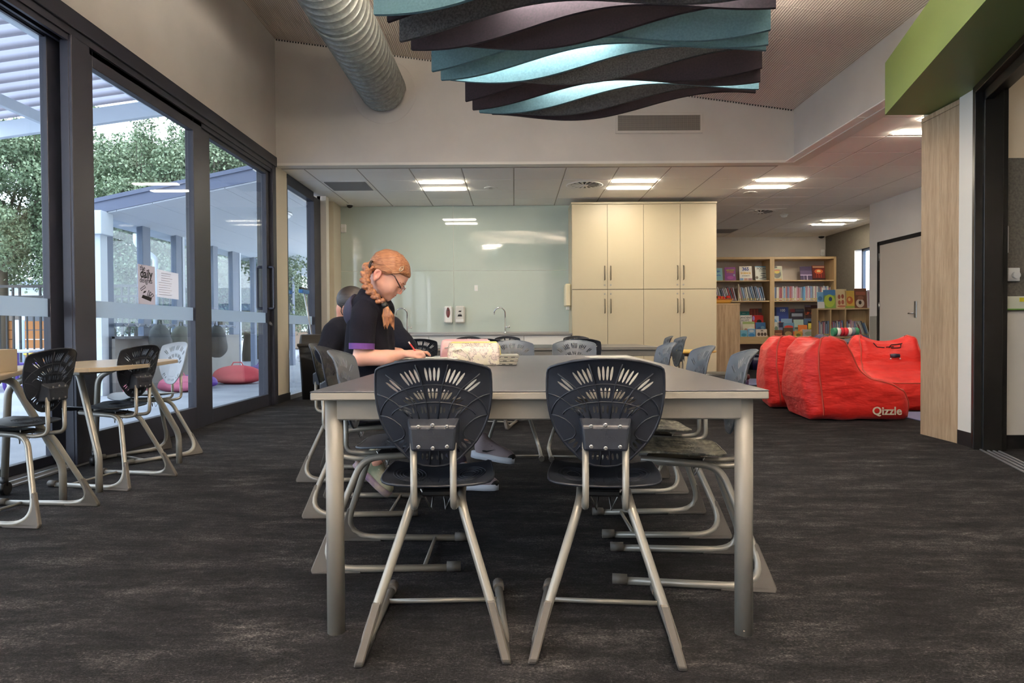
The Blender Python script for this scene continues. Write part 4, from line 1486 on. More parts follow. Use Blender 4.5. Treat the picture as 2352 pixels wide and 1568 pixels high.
def seat_map(u, v):
    z = .456 + 0.5 * u * u * (0.5 + v * 2.0) - 0.05 * math.exp(-((v - .14) / .1) ** 2) * (1 - (u / .17) ** 2) * 0.25
    if v > .32: z -= 3.2 * (v - .32) ** 2
    if v < .07: z += 1.5 * (.07 - v) ** 2
    return (u, v, z)


sh = []
for rr in (.05, .064, .078, .092):
    for k in range(9):
        a = math.radians(-64 + k * 16)
        x_, y_ = rr * 1.15 * math.sin(a), .085 + rr * .9 * math.cos(a)
        sh.append(ellipse_slot((x_ - .003 * math.sin(a), y_ - .004 * math.cos(a)), (x_ + .003 * math.sin(a), y_ + .004 * math.cos(a)), .0022, 6))
sv, sf, sw_ = shell(seat_o, sh, .016, seat_map, .006, (0, 0, 1))
sm_ = MB(); sm_.add(sv, sf, True); sm_.f += sw_; sm_.sm += [False] * len(sw_)
sm_.tube([(lambda p: (p[0], p[1], p[2] - .003))(seat_map(u, v)) for u, v in seat_o], .0042, 6, closed=True)
for s_ in (-1, 1):       # raised comfort rings
    for r_ in (.02, .03, .04, .05):
        sm_.tube([(lambda p: (p[0], p[1], p[2] + .0003))(seat_map(s_ * .092 + r_ * math.cos(a), .19 + r_ * 1.5 * math.sin(a))) for a in np.linspace(0, 2 * PI, 24, endpoint=False)], .0011, 4, closed=True)
SEAT_ME = sm_.mesh('seat', None)


def coloured(me, m):
    c = me.copy()
    c.materials.clear()
    c.materials.append(m)
    return c


def make_chair(mback, mseat, mboot):
    r = empty('classroom_chair')

    def ob(name, me, parent=r):
        o = bpy.data.objects.new(name, me); COL.objects.link(o); o.parent = parent
        return o
    ob('seat', coloured(SEAT_ME, mseat))
    ob('backrest', coloured(BACK_ME, mback))
    br = MB()
    pts = [(-.07, .052), (.07, .052), (.074, .146), (-.074, .146)]
    fr = [back_map(u, v) for u, v in pts]
    yb = -.064
    bk_ = [(-.058, yb, fr[0][2] + .004), (.058, yb, fr[0][2] + .004), (.064, yb, fr[2][2] - .022), (-.064, yb, fr[2][2] - .022)]
    vs = [(p[0], p[1] - .004, p[2]) for p in fr] + bk_
    b2 = bmesh.new()
    bv = [b2.verts.new(p) for p in vs]
    for f in ((0, 1, 2, 3), (7, 6, 5, 4), (0, 4, 5, 1), (1, 5, 6, 2), (2, 6, 7, 3), (3, 7, 4, 0)): b2.faces.new([bv[i] for i in f])
    bmesh.ops.bevel(b2, geom=list(b2.edges), offset=.006, segments=2, affect='EDGES', profile=.5)
    b2.verts.index_update()
    br.add([tuple(v.co) for v in b2.verts], [tuple(v.index for v in f.verts) for f in b2.faces])
    b2.free()
    bo = br.build('back_bracket', mback, r)
    for v in (.124, .068):
        for u in (-.039, 0, .039):
            z = .515 + v * .985 - (.004 if v < .1 and u == 0 else 0) + (.004 if v > .1 and u == 0 else 0)
            yb2 = yb
            MB().lathe([(.0056, .0), (.0056, .0016), (.0042, .0026), (.002, .0026), (.0016, .0014)], 12, Matrix.Translation((u, yb2 + .0004, z)) @ Matrix.Rotation(PI / 2, 4, 'X'), False).build('bolt', M_STEEL, bo)
    text('embossed_lettering', 'BODYFURN', .011, mback, bo, (0, yb - .0002, .515 + .092), (PI / 2, 0, 0), .0006)
    lg = MB().tube([(-.012, yb - .0004, .515 + .112), (-.004, yb - .0004, .515 + .118), (.008, yb - .0004, .515 + .117), (.0, yb - .0004, .515 + .109), (.004, yb - .0004, .515 + .102), (.0, yb - .0004, .515 + .1)], .0009, 4)
    lg.build('embossed_emblem', mback, bo)
    for s_ in (-1, 1):
        MB().tube(fillet([(s_ * .0545, -.046, .59), (s_ * .0545, -.046, .41), (s_ * .058, .02, .402), (s_ * .06, .3, .412)], [.045, .03], 6), .0098, 10).build('back_post', M_TUBE, r)
        leg = fillet([(s_ * .068, .33, .424), (s_ * .07, .05, .405), (s_ * .2, -.1, .0155), (s_ * .182, .42, .0145)], [.1, .1], 9)
        MB().tube(leg, .0135, 12).build('leg', M_TUBE, r)
        # rubber foot wedge on the heel of the leg
        A_, B_ = Vector((s_ * .07, .05, .405)), Vector((s_ * .2, -.1, .0155))
        vs = []
        for off in (-.0125, .0125):
            for (yy_, z) in ((-.064, .155), (-.118, .014), (-.112, .0), (.07, .0), (.07, .012), (-.0152, .0239), (-.051, .0495), (-.0617, .0917), (-.052, .125), (-.048, .155)):
                t_ = (.405 - z) / (.405 - .0155)
                xc = s_ * (.2 - .043 * z / .151)
                if yy_ > .05: xc = s_ * .194
                vs.append((xc + off, yy_, z))
        n_ = 10
        fs = [tuple(range(n_)), tuple(reversed(range(n_, 2 * n_)))] + [(k, n_ + k, n_ + (k + 1) % n_, (k + 1) % n_) for k in range(n_)]
        b2 = bmesh.new()
        bv = [b2.verts.new(p) for p in vs]
        for f in fs: b2.faces.new([bv[i] for i in f])
        bmesh.ops.recalc_face_normals(b2, faces=list(b2.faces))
        bmesh.ops.bevel(b2, geom=list(b2.edges), offset=.004, segments=1, affect='EDGES', profile=.5)
        b2.verts.index_update()
        MB().add([tuple(v.co) for v in b2.verts], [tuple(v.index for v in f.verts) for f in b2.faces]).build('rubber_foot', mboot, r)
        b2.free()
        MB().cyl((s_ * .1832, .385, .019), (s_ * .1812, .437, .019), .0185, 14).build('end_cap', mboot, r)
        MB().tube([(s_ * .05, .1, .43), (s_ * .022, .13, .36), (s_ * .012, .15, .43)], .003, 5).build('strut', M_STEEL, r)
    MB().cyl((-.186, .3, .016), (.186, .3, .016), .008, 8).build('cross_bar', M_TUBE, r)
    bx('seat_mount', -.05, .05, .1, .3, .405, .426, M_BLACKPL, r, .006)
    return r


def place(o, x, y, face, label, group=None):
    """face: heading in degrees of the sitter, 0 = away from the viewer, 90 = towards the left."""
    o.location = (x, y, 0)
    o.rotation_euler = (0, 0, math.radians(face))
    return tag(o, label, 'chair', group)


navy = make_chair(M_NAVY, M_NAVY, M_BOOT)
place(navy, -.2255, 1.925, 2, 'nearest left navy plastic chair tucked under front edge of long table', 'chairs around the long table')
daylit = make_chair(M_NAVYLIT, M_SCUFF, M_BOOT)
clean = make_chair(M_NAVYLIT, M_NAVYLIT, M_BOOT)
place(clean, -.64, 2.72, -90, 'grey chair at left side of long table, nearest, beside girl\'s elbow', 'chairs around the long table')
place(daylit, .80, 2.53, 83, 'slate chair with scuffed seat at near right corner of the long table', 'chairs around the long table')
GA, GB_, GC = 'chairs around the long table', 'chairs around the second table', 'chairs at the window tables'
for (src, x, y, f_, lb, g_) in (
    (navy, .2545, 1.912, -6, 'nearest right navy plastic chair tucked under front edge of long table', GA),
    (daylit, .815, 3.12, 90, 'second slate chair with scuffed seat on right side of long table', GA),
    (clean, .83, 3.92, 92, 'farthest slate chair on the right side of the long table', GA),
    (navy, -.91, 3.47, -89, 'navy chair on the left of long table that the red-haired girl uses', GA),
    (navy, -1.17, 4.25, -95, 'navy chair under the dark-haired child at the left table side', GA),
    (clean, -.01, 5.08, 182, 'left of two lit-toned chairs facing us at table far end', GA),
    (clean, .45, 5.05, 178, 'right of two lit-toned chairs facing us at table far end', GA),
    (navy, -.89, 6.5, 4, 'navy chair behind the pencil cases, its back to us, second table', GB_),
    (navy, -.24, 6.3, -12, 'navy chair just behind the cream pencil case, second table side', GB_),
    (navy, -.56, 8.45, 178, 'navy chair at far side of second table under the left tap', GB_),
    (navy, -.08, 8.5, 182, 'navy chair at far side of second table under the right tap', GB_),
    (navy, .62, 6.1, -14, 'navy chair behind the right lit-toned end chair, its back to us', GB_),
    (navy, .78, 8.48, 182, 'navy chair at far side of second table before the cabinets', GB_),
    (clean, 1.68, 7.05, 96, 'slate chair at right end of the second table, nearer one', GB_),
    (clean, 1.72, 7.8, 88, 'slate chair at right end of the second table, farther one', GB_),
    (navy, -2.285, 3.33, 85, 'navy chair nearest at left window table, cut by the frame', GC),
    (navy, -2.26, 4.07, 79, 'navy chair at the middle of the left window tables', GC),
):
    place(copy_tree(src), x, y, f_, lb, g_)
pale = make_chair(M_NAVYPALE, M_NAVYPALE, M_BOOT)
place(pale, -2.55, 5.06, 148, 'pale lit-toned chair facing us at far end of the left window table', GC)

st_ = thing('round_stool', 'low blue stool with dark round top beyond near right chair', 'stool', (2.18, 7.1, 0))
MB().lathe([(.2, 0), (.24, .02), (.25, .36), (.24, .385)], 28).build('body', mat('blue_vinyl', (40, 62, 104), .4), st_)
MB().lathe([(.255, .385), (.262, .4), (.255, .43), (.22, .445), (.05, .45)], 28).build('seat', M_BLACKPL, st_)

# ---------------------------------------------------------------- wavy window tables
M_MAPLE = wood_mat('pale_maple_laminate', (186, 164, 132), (204, 184, 152), 'y', 0.7, 0.3)


def wavy_table(label, poly, legs, casts):
    c = np.mean(poly, 0)
    t_ = thing('wavy_table', label, 'table', (c[0], c[1], 0), 0, 'wavy edged tables by the window')
    P = [(p[0] - c[0], p[1] - c[1]) for p in poly]
    # smooth the outline once
    Q = []
    n = len(P)
    for i in range(n):
        a, b = np.array(P[i]), np.array(P[(i + 1) % n])
        Q += [tuple(a * .82 + b * .18), tuple(a * .18 + b * .82)]
    MB().prism(Q, .706, .71).build('table_top', M_MAPLE, t_)
    MB().prism(Q, .688, .706).build('edge_band', mat('beige_edge', (176, 160, 136), .5), t_)
    bx('under_frame', -.3, .0, -.3, .3, .656, .688, M_TUBE, t_, .004)
    for (x, y, tx, ty) in legs:
        MB().tube(fillet([(tx - c[0], ty - c[1], .676), (x - c[0] - (x - tx) * .75, y - c[1] - (y - ty) * .7, .66), (x - c[0], y - c[1], .2), (x - c[0] + .0, y - c[1], 0)], [.1, .2], 6), .019, 12).build('leg', M_TUBE, t_)
    for (x, y) in casts:
        MB().tube(fillet([(x - c[0] + .2, y - c[1], .68), (x - c[0] + .03, y - c[1], .6), (x - c[0], y - c[1], .07)], .1), .019, 12).build('leg', M_TUBE, t_)
        w_ = MB().cyl((x - c[0] - .018, y - c[1], .035), (x - c[0] + .018, y - c[1], .035), .035, 16).build('castor', M_BLACKPL, t_)
        MB().cyl((x - c[0], y - c[1], .05), (x - c[0], y - c[1], .1), .02, 10).build('castor_fork', M_BLACKPL, w_)
    return t_


wavy_table('near wavy maple table by the window, with cardboard box on it',
           [(-2.05, 2.3), (-2.17, 2.7), (-2.29, 3.04), (-2.42, 3.3), (-2.56, 3.56), (-2.86, 3.6), (-2.88, 2.3)], [(-2.394, 3.60, -2.6, 3.4), (-2.35, 2.4, -2.5, 2.5)], [(-2.84, 3.42), (-2.84, 2.4)])
wavy_table('farther wavy maple table by the window between two navy chairs',
           [(-2.6, 3.63), (-2.29, 3.62), (-2.19, 3.72), (-2.2, 4.1), (-2.27, 4.45), (-2.34, 4.78), (-2.6, 4.84), (-2.88, 4.8), (-2.88, 3.66)], [(-2.341, 3.828, -2.55, 3.95), (-2.303, 4.67, -2.5, 4.4)], [(-2.84, 3.78), (-2.84, 4.6)])
cb = thing('cardboard_box', 'small cardboard box with black pen marks on near window table', 'box', (-2.6, 3.23, .711), .1)
bx('box', -.12, .16, -.12, .12, 0, .11, mat('brown_cardboard', (176, 160, 136), .8), cb, .002)
mk = MB()
for k in range(5):
    x_ = .0 + k * .028
    mk.tube([(x_, -.1215, .075 + .01 * math.sin(k * 3)), (x_ + .012, -.1215, .05), (x_ + .004, -.1215, .02 + .012 * math.cos(k * 2))], .0016, 4)
mk.build('pen_marks', M_INK, cb)

# ---------------------------------------------------------------- kitchenette
M_BOARD = NT('green_white_glass')
M_BOARD.bsdf.inputs['Base Color'].default_value = lin((186, 198, 190))
M_BOARD.bsdf.inputs['Roughness'].default_value = 0.04
M_BOARD.bsdf.inputs['Specular IOR Level'].default_value = 0.7
M_BOARD = M_BOARD.m
gb = thing('glass_splashback', 'pale green glossy glass board panels covering the wall above sinks', 'glass board', (-2.86, 11.352, 0.86))
for (xa, xb) in ((0.0, 1.865), (1.87, 3.78)):
    for (za, zb) in ((0.0, 1.027), (1.032, 2.10)):
        bx('glass_panel', xa, xb, -0.008, 0.004, za, zb, M_BOARD, gb, 0.0015)
bx('backing', 0, 3.78, 0.0, 0.005, 0, 2.1, M_WHITE, gb)
so = thing('power_socket', 'small white socket plate on the glass board above right tap', 'socket', (-0.62, 11.345, 1.6))
bx('plate', -0.03, 0.03, -0.008, 0.002, -0.05, 0.05, M_WHITEPL, so, 0.003)
bx('slot', -0.01, 0.01, -0.01, -0.007, -0.02, 0.02, M_WHITE, so)
bn = thing('sink_bench', 'white sink bench with steel worktop running under the glass board', 'bench', (-2.86, 10.75, 0))
bx('worktop', 0, 3.78, -0.02, 0.6, 0.82, 0.85, M_STEEL, bn, 0.004)
bx('upstand', 0, 3.78, 0.57, 0.6, 0.85, 0.875, M_STEEL, bn)
bx('carcass', 0.02, 3.76, 0.02, 0.58, 0.1, 0.818, M_WHITE, bn)
bx('kick_board', 0.02, 3.76, 0.06, 0.1, 0, 0.1, M_SKIRT, bn)
for k in range(5): bx('door', 0.025 + k * 0.75, 0.765 + k * 0.75, 0.0, 0.02, 0.12, 0.81, M_WHITE, bn, 0.002)


def tap(x, label):
    t_ = thing('gooseneck_tap', label, 'tap', (x, 11.22, 0.85), 0, 'chrome gooseneck taps')
    MB().lathe([(0.028, 0), (0.028, 0.012), (0.017, 0.02)], 14).build('base', M_CHROME, t_)
    P = [(0, 0, 0), (0, 0, 0.33)] + [(-0.09 + 0.09 * math.cos(a), -0.02 * math.sin(a), 0.33 + 0.09 * math.sin(a)) for a in np.linspace(0.2, PI + .2, 12)]
    MB().tube(P, 0.0125, 10).build('spout', M_CHROME, t_)
    MB().cyl((0, 0, 0.1), (0.07, 0, 0.1), 0.012, 10).cyl((0.07, 0, 0.085), (0.07, 0, 0.13), 0.009, 8).build('lever', M_CHROME, t_)


tap(-1.75, 'tall chrome gooseneck tap right of the red-haired girl')
tap(-0.14, 'chrome gooseneck tap on the bench right of soap dispensers')
o = thing('small_tap', 'short chrome tap end just behind the girl\'s plait tail', 'tap', (-2.0, 11.22, 0.85))
MB().tube([(0, 0, 0), (0, 0, 0.3), (-0.02, -0.03, 0.36), (-0.05, -0.07, 0.36), (-0.06, -0.08, 0.3)], 0.013, 10).build('spout', M_CHROME, o)
MB().lathe([(0.028, 0), (0.028, 0.012), (0.017, 0.02)], 14).build('base', M_CHROME, o)

sd = thing('soap_dispenser', 'white soap dispenser with dark red oval window, left of two', 'dispenser', (-1.08, 11.345, 1.02))
bx('case', -0.07, 0.07, -0.1, 0.0, 0, 0.28, M_WHITEPL, sd, 0.022)
MB().ball((0, -0.1, 0.175), 0.033, 0.008, 0.085, 14, 10).build('window', mat('dark_red_window', (110, 62, 62), 0.2), sd)
bx('push_pad', -0.05, 0.05, -0.108, -0.098, 0.015, 0.075, M_WHITEPL, sd, 0.01)
MB().ball((0, -0.107, 0.215), 0.012, 0.004, 0.012, 10, 6).build('dot', M_BLACKPL, sd)
sd = thing('towel_dispenser', 'grey-white dispenser with dark triangle mark, right of two', 'dispenser', (-0.885, 11.345, 1.02))
bx('case', -0.08, 0.08, -0.1, 0.0, 0, 0.285, mat('grey_white_plastic', (204, 202, 196), 0.35), sd, 0.022)
bx('push_bar', -0.065, 0.065, -0.112, -0.098, 0.015, 0.07, M_WHITEPL, sd, 0.012)
MY = Matrix(((1, 0, 0, 0), (0, 0, -1, 0), (0, 1, 0, 0), (0, 0, 0, 1)))
MB().prism([(-0.04, .11), (.04, .11), (.022, .15), (.008, .135), (0, .165), (-.008, .135), (-.022, .15)], .1, .102, MY).build('triangle_mark', M_INK, sd)
MB().prism([(-0.025, .185), (.018, .185), (.028, .205), (-.015, .205)], .1, .102, MY).build('badge', M_INK, sd)
pt = thing('paper_dispenser', 'cream paper towel dispenser on side of the cream cabinets', 'dispenser', (0.915, 10.95, 1.27))
bx('case', -0.1, 0.0, -0.14, 0.14, 0.0, 0.36, mat('cream_plastic', (226, 212, 178), 0.4), pt, 0.02)
bx('paper_tongue', -0.07, -0.03, -0.1, 0.1, -0.05, 0.01, M_WHITE, pt, 0.003)

cb = thing('tall_cabinet', 'tall cream cupboard wall with eight doors and slim bar handles', 'cabinet', (0.915, 10.744, 0))
bx('carcass', 0.0, 2.28, 0.02, 0.61, 0.06, 2.89, M_CABI, cb)
bx('top_panel', -0.005, 2.285, -0.005, 0.61, 2.868, 2.9, M_CABI, cb, 0.002)
bx('plinth', 0.01, 2.27, 0.05, 0.6, 0, 0.06, M_CABI, cb)
bx('shadow_gap', 0.01, 2.27, 0.014, 0.021, 0.08, 2.86, M_DARKGAP, cb)
xs = [0.004, 0.563, 1.13, 1.704, 2.276]
for k in range(4):
    for (za, zb) in ((0.08, 1.527), (1.536, 2.862)):
        dr = bx('door', xs[k] + 0.003, xs[k + 1] - 0.003, -0.002, 0.016, za, zb, M_CABI, cb, 0.002)
        hx_ = (xs[k + 1] - 0.045) if k in (0, 2) else (xs[k] + 0.05)
        h0, h1 = ((1.68, 1.9) if za > 1 else (1.16, 1.38))
        MB().tube([(hx_, 0, h0), (hx_, -0.03, h0 + .005), (hx_, -0.03, h1 - .005), (hx_, 0, h1)], 0.0075, 6).build('handle', mat('bronze_steel', (96, 86, 74), .35, .8), dr)
        lz = 1.6 if za > 1 else 1.46
        MB().cyl((hx_, -0.002, lz), (hx_, -0.008, lz), 0.014, 12).build('lock', M_STEEL, dr)

# bin with liner, squeegee, yellow table
M_BIN = mat('black_bin_plastic', (30, 29, 29), 0.4)
bn = thing('rubbish_bin', 'tall black swing-top bin with clear liner in the window corner', 'bin', (-2.63, 9.12, 0))


def loft(secs, n=6):
    vs, fs = [], []
    for (w_, d_, z, r_) in secs:
        ring = []
        for (sx_, sy_, a0) in ((1, 1, 0), (-1, 1, 90), (-1, -1, 180), (1, -1, 270)):
            for k in range(n):
                a = math.radians(a0 + 90 * k / (n - 1))
                ring.append((sx_ * (w_ - r_) + r_ * math.cos(a), sy_ * (d_ - r_) + r_ * math.sin(a), z))
        vs += ring
    m = 4 * n
    for i in range(len(secs) - 1):
        for k in range(m): fs.append((i * m + k, i * m + (k + 1) % m, (i + 1) * m + (k + 1) % m, (i + 1) * m + k))
    fs.append(tuple(reversed(range(m)))); fs.append(tuple((len(secs) - 1) * m + k for k in range(m)))
    return MB().add(vs, fs, True)


loft([(.17, .15, 0, .04), (.2, .18, .66, .05), (.215, .195, .7, .05)]).build('body', M_BIN, bn)
loft([(.222, .2, .7, .05), (.222, .2, .735, .05), (.2, .18, .74, .05), (.185, .165, .85, .05), (.17, .15, .86, .04)]).build('swing_lid', mat('dark_brown_plastic', (58, 54, 48), .3), bn)
t = NT('clear_liner')
t.t.nodes.remove(t.bsdf)
tr_ = t.n('ShaderNodeBsdfTransparent'); gl_ = t.n('ShaderNodeBsdfPrincipled')
gl_.inputs['Base Color'].default_value = lin((170, 170, 168)); gl_.inputs['Roughness'].default_value = .2
mx = t.n('ShaderNodeMixShader')
t.l(t.ramp(t.noise(t.coord((5, 5, 16)), 1.5, 4), [(.42, (40, 40, 40)), (.66, (150, 150, 150))]), mx.inputs[0])
t.l(tr_.outputs[0], mx.inputs[1]); t.l(gl_.outputs[0], mx.inputs[2]); t.l(mx.outputs[0], t.out.inputs['Surface'])
loft([(.206, .188, .5, .05), (.218, .2, .56, .05), (.215, .196, .62, .05), (.228, .206, .69, .05)]).build('liner', t.m, bn)
bm_ = thing('squeegee', 'silver-handled squeegee with blue head leaning by the narrow window', 'squeegee', (-2.82, 9.9, 0))
MB().tube([(0.02, .0, .02), (-.06, -.5, 1.42)], .013, 8).build('pole', M_SILL, bm_)
bx('head', -.09, -.03, -.66, -.36, 1.42, 1.47, mat('blue_plastic', (70, 130, 200), .4), bm_, .006)
bx('blade', -.08, -.06, -.66, -.36, 1.47, 1.5, M_BLACKPL, bm_)
yt = thing('yellow_table', 'low round yellow-topped table before the cream cabinets', 'table', (2.12, 8.9, 0))
M_YEL = mat('yellow_laminate', (226, 188, 92), .4)
MB().lathe([(.49, .6), (.5, .604), (.5, .62), (.49, .625)], 36).build('table_top', M_YEL, yt)
for k in range(4):
    a = PI / 4 + k * PI / 2
    MB().tube([(.3 * math.cos(a), .3 * math.sin(a), .6), (.36 * math.cos(a), .36 * math.sin(a), 0)], .02, 10).build('leg', M_TUBE, yt)
MB().lathe([(.34, .56), (.34, .6)], 24).build('under_frame', M_TUBE, yt)

# ---------------------------------------------------------------- library shelves
YK = 14.86
bk = thing('bookcase', 'wide pale timber bookcase of two bays along the back wall', 'bookcase', (3.9, YK, 0))
X1, X2, X3 = 0.0, 1.72, 3.11
DP = .5
for (a, b) in ((X1, X1 + .04), (X2 - .05, X2 + .0), (X2, X2 + .05), (X3 - .05, X3)): bx('side_panel', a, b, 0, DP, .44, 2.46, M_BIRCH, bk, .002)
for (a, b) in ((X1 + .04, X2 - .05), (X2 + .05, X3 - .05)):
    bx('top_panel', a, b, 0, DP, 2.41, 2.46, M_BIRCHX, bk, .002)
    bx('back_panel', a, b, DP - .02, DP, .6, 2.41, mat('pale_back_board', (206, 194, 182), .6), bk)
    bx('shelf', a, b, 0.02, DP - .02, 1.93, 1.955, M_BIRCHX, bk, .002)
    bx('shelf', a, b, 0.02, DP - .02, 1.485, 1.512, M_BIRCHX, bk, .002)
    bx('display_step', a, b, .3, DP - .02, .6, .998, M_BIRCHX, bk, .002)
    bx('display_step', a, b, .2, .3, .6, .858, M_BIRCHX, bk, .002)
    bx('display_step', a, b, .1, .2, .6, .758, M_BIRCHX, bk, .002)
    bx('display_lip', a, b, -.0, .02, .57, .73, M_BIRCHX, bk, .002)
    bx('display_floor', a, b, .02, DP - .02, .57, .7, M_BIRCHX, bk, .002)
for x in (.06, 1.66, 1.8, 3.0): bx('leg', x - .03, x + .03, .25, DP, 0, .57, M_BIRCH, bk)
bin_c = [(60, 46, 120), (200, 60, 140), (44, 40, 84), (60, 46, 120)]
for k, x in enumerate((.55, .95, 1.5, 2.2)):
    t_ = thing('storage_tub', ['dark purple plastic tub under the bookcase beside oak cupboard', 'magenta plastic tub under the bookcase, right of oak cupboard', 'navy storage tub under the bookcase near the bean bags', 'purple storage tub under the bookcase behind the bean bags'][k], 'tub', (3.9 + x, YK + .05, 0))
    m_ = mat('tub_plastic', bin_c[k], .4)
    loft([(.17, .18, 0, .03), (.19, .2, .3, .03)]).build('body', m_, t_).location = (0, .2, 0)
    loft([(.2, .21, .3, .03), (.2, .21, .33, .03), (.18, .19, .34, .03)]).build('lid', m_, t_).location = (0, .2, 0)

PAL = [(232, 230, 226), (214, 214, 216), (150, 156, 168), (120, 126, 140), (206, 160, 176), (150, 176, 210), (206, 206, 196), (110, 120, 140), (236, 232, 220), (186, 110, 116), (120, 152, 190), (190, 180, 200)]
M_PAGE = mat('page_block', (232, 226, 212), .8)
SPM = [mat('book_cover', c, .45) for c in PAL]
M_BAND = mat('yellow_spine_label', (214, 196, 120), .6)
M_PALEBAND = mat('white_spine_label', (228, 224, 212), .6)


def spine_row(xa, xb, y, z, hmin, hmax, lean, label, group, seed, dep=.2):
    r = random.Random(seed)
    x = xa
    first = {}
    while x < xb:
        w_ = r.uniform(.012, .03)
        h_ = r.uniform(hmin, hmax)
        c = r.randrange(len(SPM))
        ln = lean * r.uniform(.8, 1.15)
        b_ = thing('book', label, 'book', (x, y, z + .001 + max(0.0, math.sin(abs(ln)) * 0.0)), 0, group)
        b_.rotation_euler = (0, ln, 0)
        bx('cover', 0, w_, 0, dep, 0, h_, SPM[c], b_, .002)
        bx('spine_label', .001, w_ - .001, -.001, .001, .015, .05, M_BAND if r.random() < .7 else M_PALEBAND, b_)
        x += (w_ + .004) / math.cos(ln) + (.01 if lean else .002)
    return x


zs = 1.512
spine_row(3.9 + .3, 3.9 + .98, YK + .06, zs, .25, .32, -.3, 'thin picture book leaning left in left end of bookcase middle shelf', 'leaning books in the left bay', 1)
spine_row(3.9 + 1.04, 3.9 + 1.6, YK + .06, zs, .27, .33, -.24, 'thin picture book leaning left beside left bay end panel', 'leaning books near the divider', 2)
spine_row(3.9 + 1.79, 3.9 + 2.4, YK + .06, zs, .27, .31, 0, 'thin book standing upright in left half of right bay middle shelf', 'upright books in the right bay', 3)
spine_row(3.9 + 2.46, 3.9 + 3.02, YK + .06, zs, .27, .32, 0, 'thin book standing upright in right half of right bay middle shelf', 'upright books at the right bay end', 4)
sdv = thing('shelf_divider', 'beige shelf divider standing among leaning books of the left bay', 'divider', (3.9 + .985, YK + .03, zs))
bx('plate', 0, .035, 0, .25, 0, .36, mat('beige_plastic', (176, 166, 144), .5), sdv, .003)
bx('foot', 0, .1, 0, .25, 0, .004, mat('beige_plastic', (176, 166, 144), .5), sdv)
sdv = thing('shelf_divider', 'blue shelf divider standing among upright books of right bay', 'divider', (3.9 + 2.412, YK + .03, zs))
bx('plate', 0, .035, 0, .25, 0, .3, mat('blue_card', (110, 170, 214), .5), sdv, .003)
bx('foot', 0, .1, 0, .25, 0, .004, mat('blue_card', (110, 170, 214), .5), sdv)
_cov = {}


def cover_book(x, y, z, w_, h_, col, label, group, tilt=.16, title=(), shapes=(), th=.012, rz=0.0):
    """A face-out book: cover, page block, printed shapes (fractions of the cover) and title lines."""
    b_ = thing('picture_book', label, 'book', (x, y, z), 0, group)
    b_.rotation_euler = (-tilt, 0, rz)
    if col not in _cov: _cov[col] = mat('printed_cover', col, .35)
    bx('cover', 0, w_, 0, th, 0, h_, _cov[col], b_, .0015)
    bx('pages', .003, w_ - .001, .002, th - .002, h_ - .001, h_ + .0006, M_PAGE, b_)
    for i, (kind, a, b, c, d, cc) in enumerate(shapes):
        if cc not in _cov: _cov[cc] = mat('printed_ink', cc, .4)
        yy_ = -.0006 - .0003 * i
        if kind == 'r':
            bx('print', a * w_, c * w_, yy_, .0005, b * h_, d * h_, _cov[cc], b_)
        else:
            m_ = MB()
            n = 18
            m_.prism([((a + c * math.cos(2 * PI * k / n)) * w_, (b + d * math.sin(2 * PI * k / n)) * h_) for k in range(n)], -.0005, -yy_, Matrix(((1, 0, 0, 0), (0, 0, -1, 0), (0, 1, 0, 0), (0, 0, 0, 1))))
            m_.build('print', _cov[cc], b_)
    for (s_, fx, fz, size, cc, bold) in title:
        if cc not in _cov: _cov[cc] = mat('printed_ink', cc, .4)
        text('lettering', s_, size * h_, _cov[cc], b_, (fx * w_, -.0025, fz * h_), (PI / 2, 0, 0), .0003, bold * h_)
    return b_


zt = 1.956
GT = 'face-out books on the top shelf'
yb = YK + .2
cover_book(3.9 + .44, yb, zt, .27, .29, (150, 204, 212), 'pale aqua book face-out beside the cream cabinet edge', GT, title=[('bright', .6, .75, .17, (70, 110, 210), .004), ('sparks', .62, .45, .17, (70, 110, 210), .004)])
cover_book(3.9 + .76, yb, zt, .24, .31, (146, 70, 150), 'purple book with yellow title face-out on the top shelf', GT, title=[('AMAZING', .5, .78, .13, (214, 206, 70), .006), ('STORIES', .5, .64, .13, (226, 150, 60), .006)], shapes=[('c', .5, .25, .3, .12, (190, 90, 180)), ('c', .85, .42, .08, .08, (170, 180, 210))])
cover_book(3.9 + 1.08, yb, zt, .28, .33, (238, 232, 220), 'white book with large blue 365 on its cover', GT, title=[('365', .5, .8, .3, (36, 60, 140), .012), ('SCIENCE', .5, .52, .17, (226, 182, 80), .008), ('EXPERIMENTS', .5, .34, .085, (110, 104, 100), .002)], shapes=[('r', .02, .02, .3, .18, (120, 160, 210)), ('r', .36, .02, .64, .18, (196, 150, 140)), ('r', .68, .02, .97, .18, (170, 130, 140))])
cover_book(3.9 + 1.43, yb, zt, .27, .33, (206, 214, 206), 'pale grey-green book titled POLAR on the top shelf', GT, title=[('POLAR', .52, .82, .2, (60, 70, 84), .003), ('EXPLORERS', .55, .67, .08, (90, 100, 110), .001)], shapes=[('r', .0, .93, 1, 1, (90, 150, 190)), ('c', .13, .22, .11, .1, (110, 100, 92)), ('c', .66, .5, .22, .035, (104, 120, 126)), ('c', .6, .36, .2, .03, (120, 136, 138)), ('c', .72, .24, .2, .035, (100, 116, 122)), ('c', .5, .14, .2, .03, (124, 138, 140))])
cover_book(3.9 + 1.79, yb, zt, .24, .33, (226, 220, 196), 'cream book with round insect-like picture, left of the gap', GT, shapes=[('r', .06, .06, .94, .94, (186, 190, 160)), ('c', .5, .45, .36, .28, (92, 92, 84)), ('c', .5, .6, .26, .12, (214, 190, 80)), ('c', .52, .72, .3, .04, (196, 90, 60)), ('c', .3, .92, .26, .07, (60, 60, 50)), ('r', .1, .02, .9, .14, (206, 170, 120))])
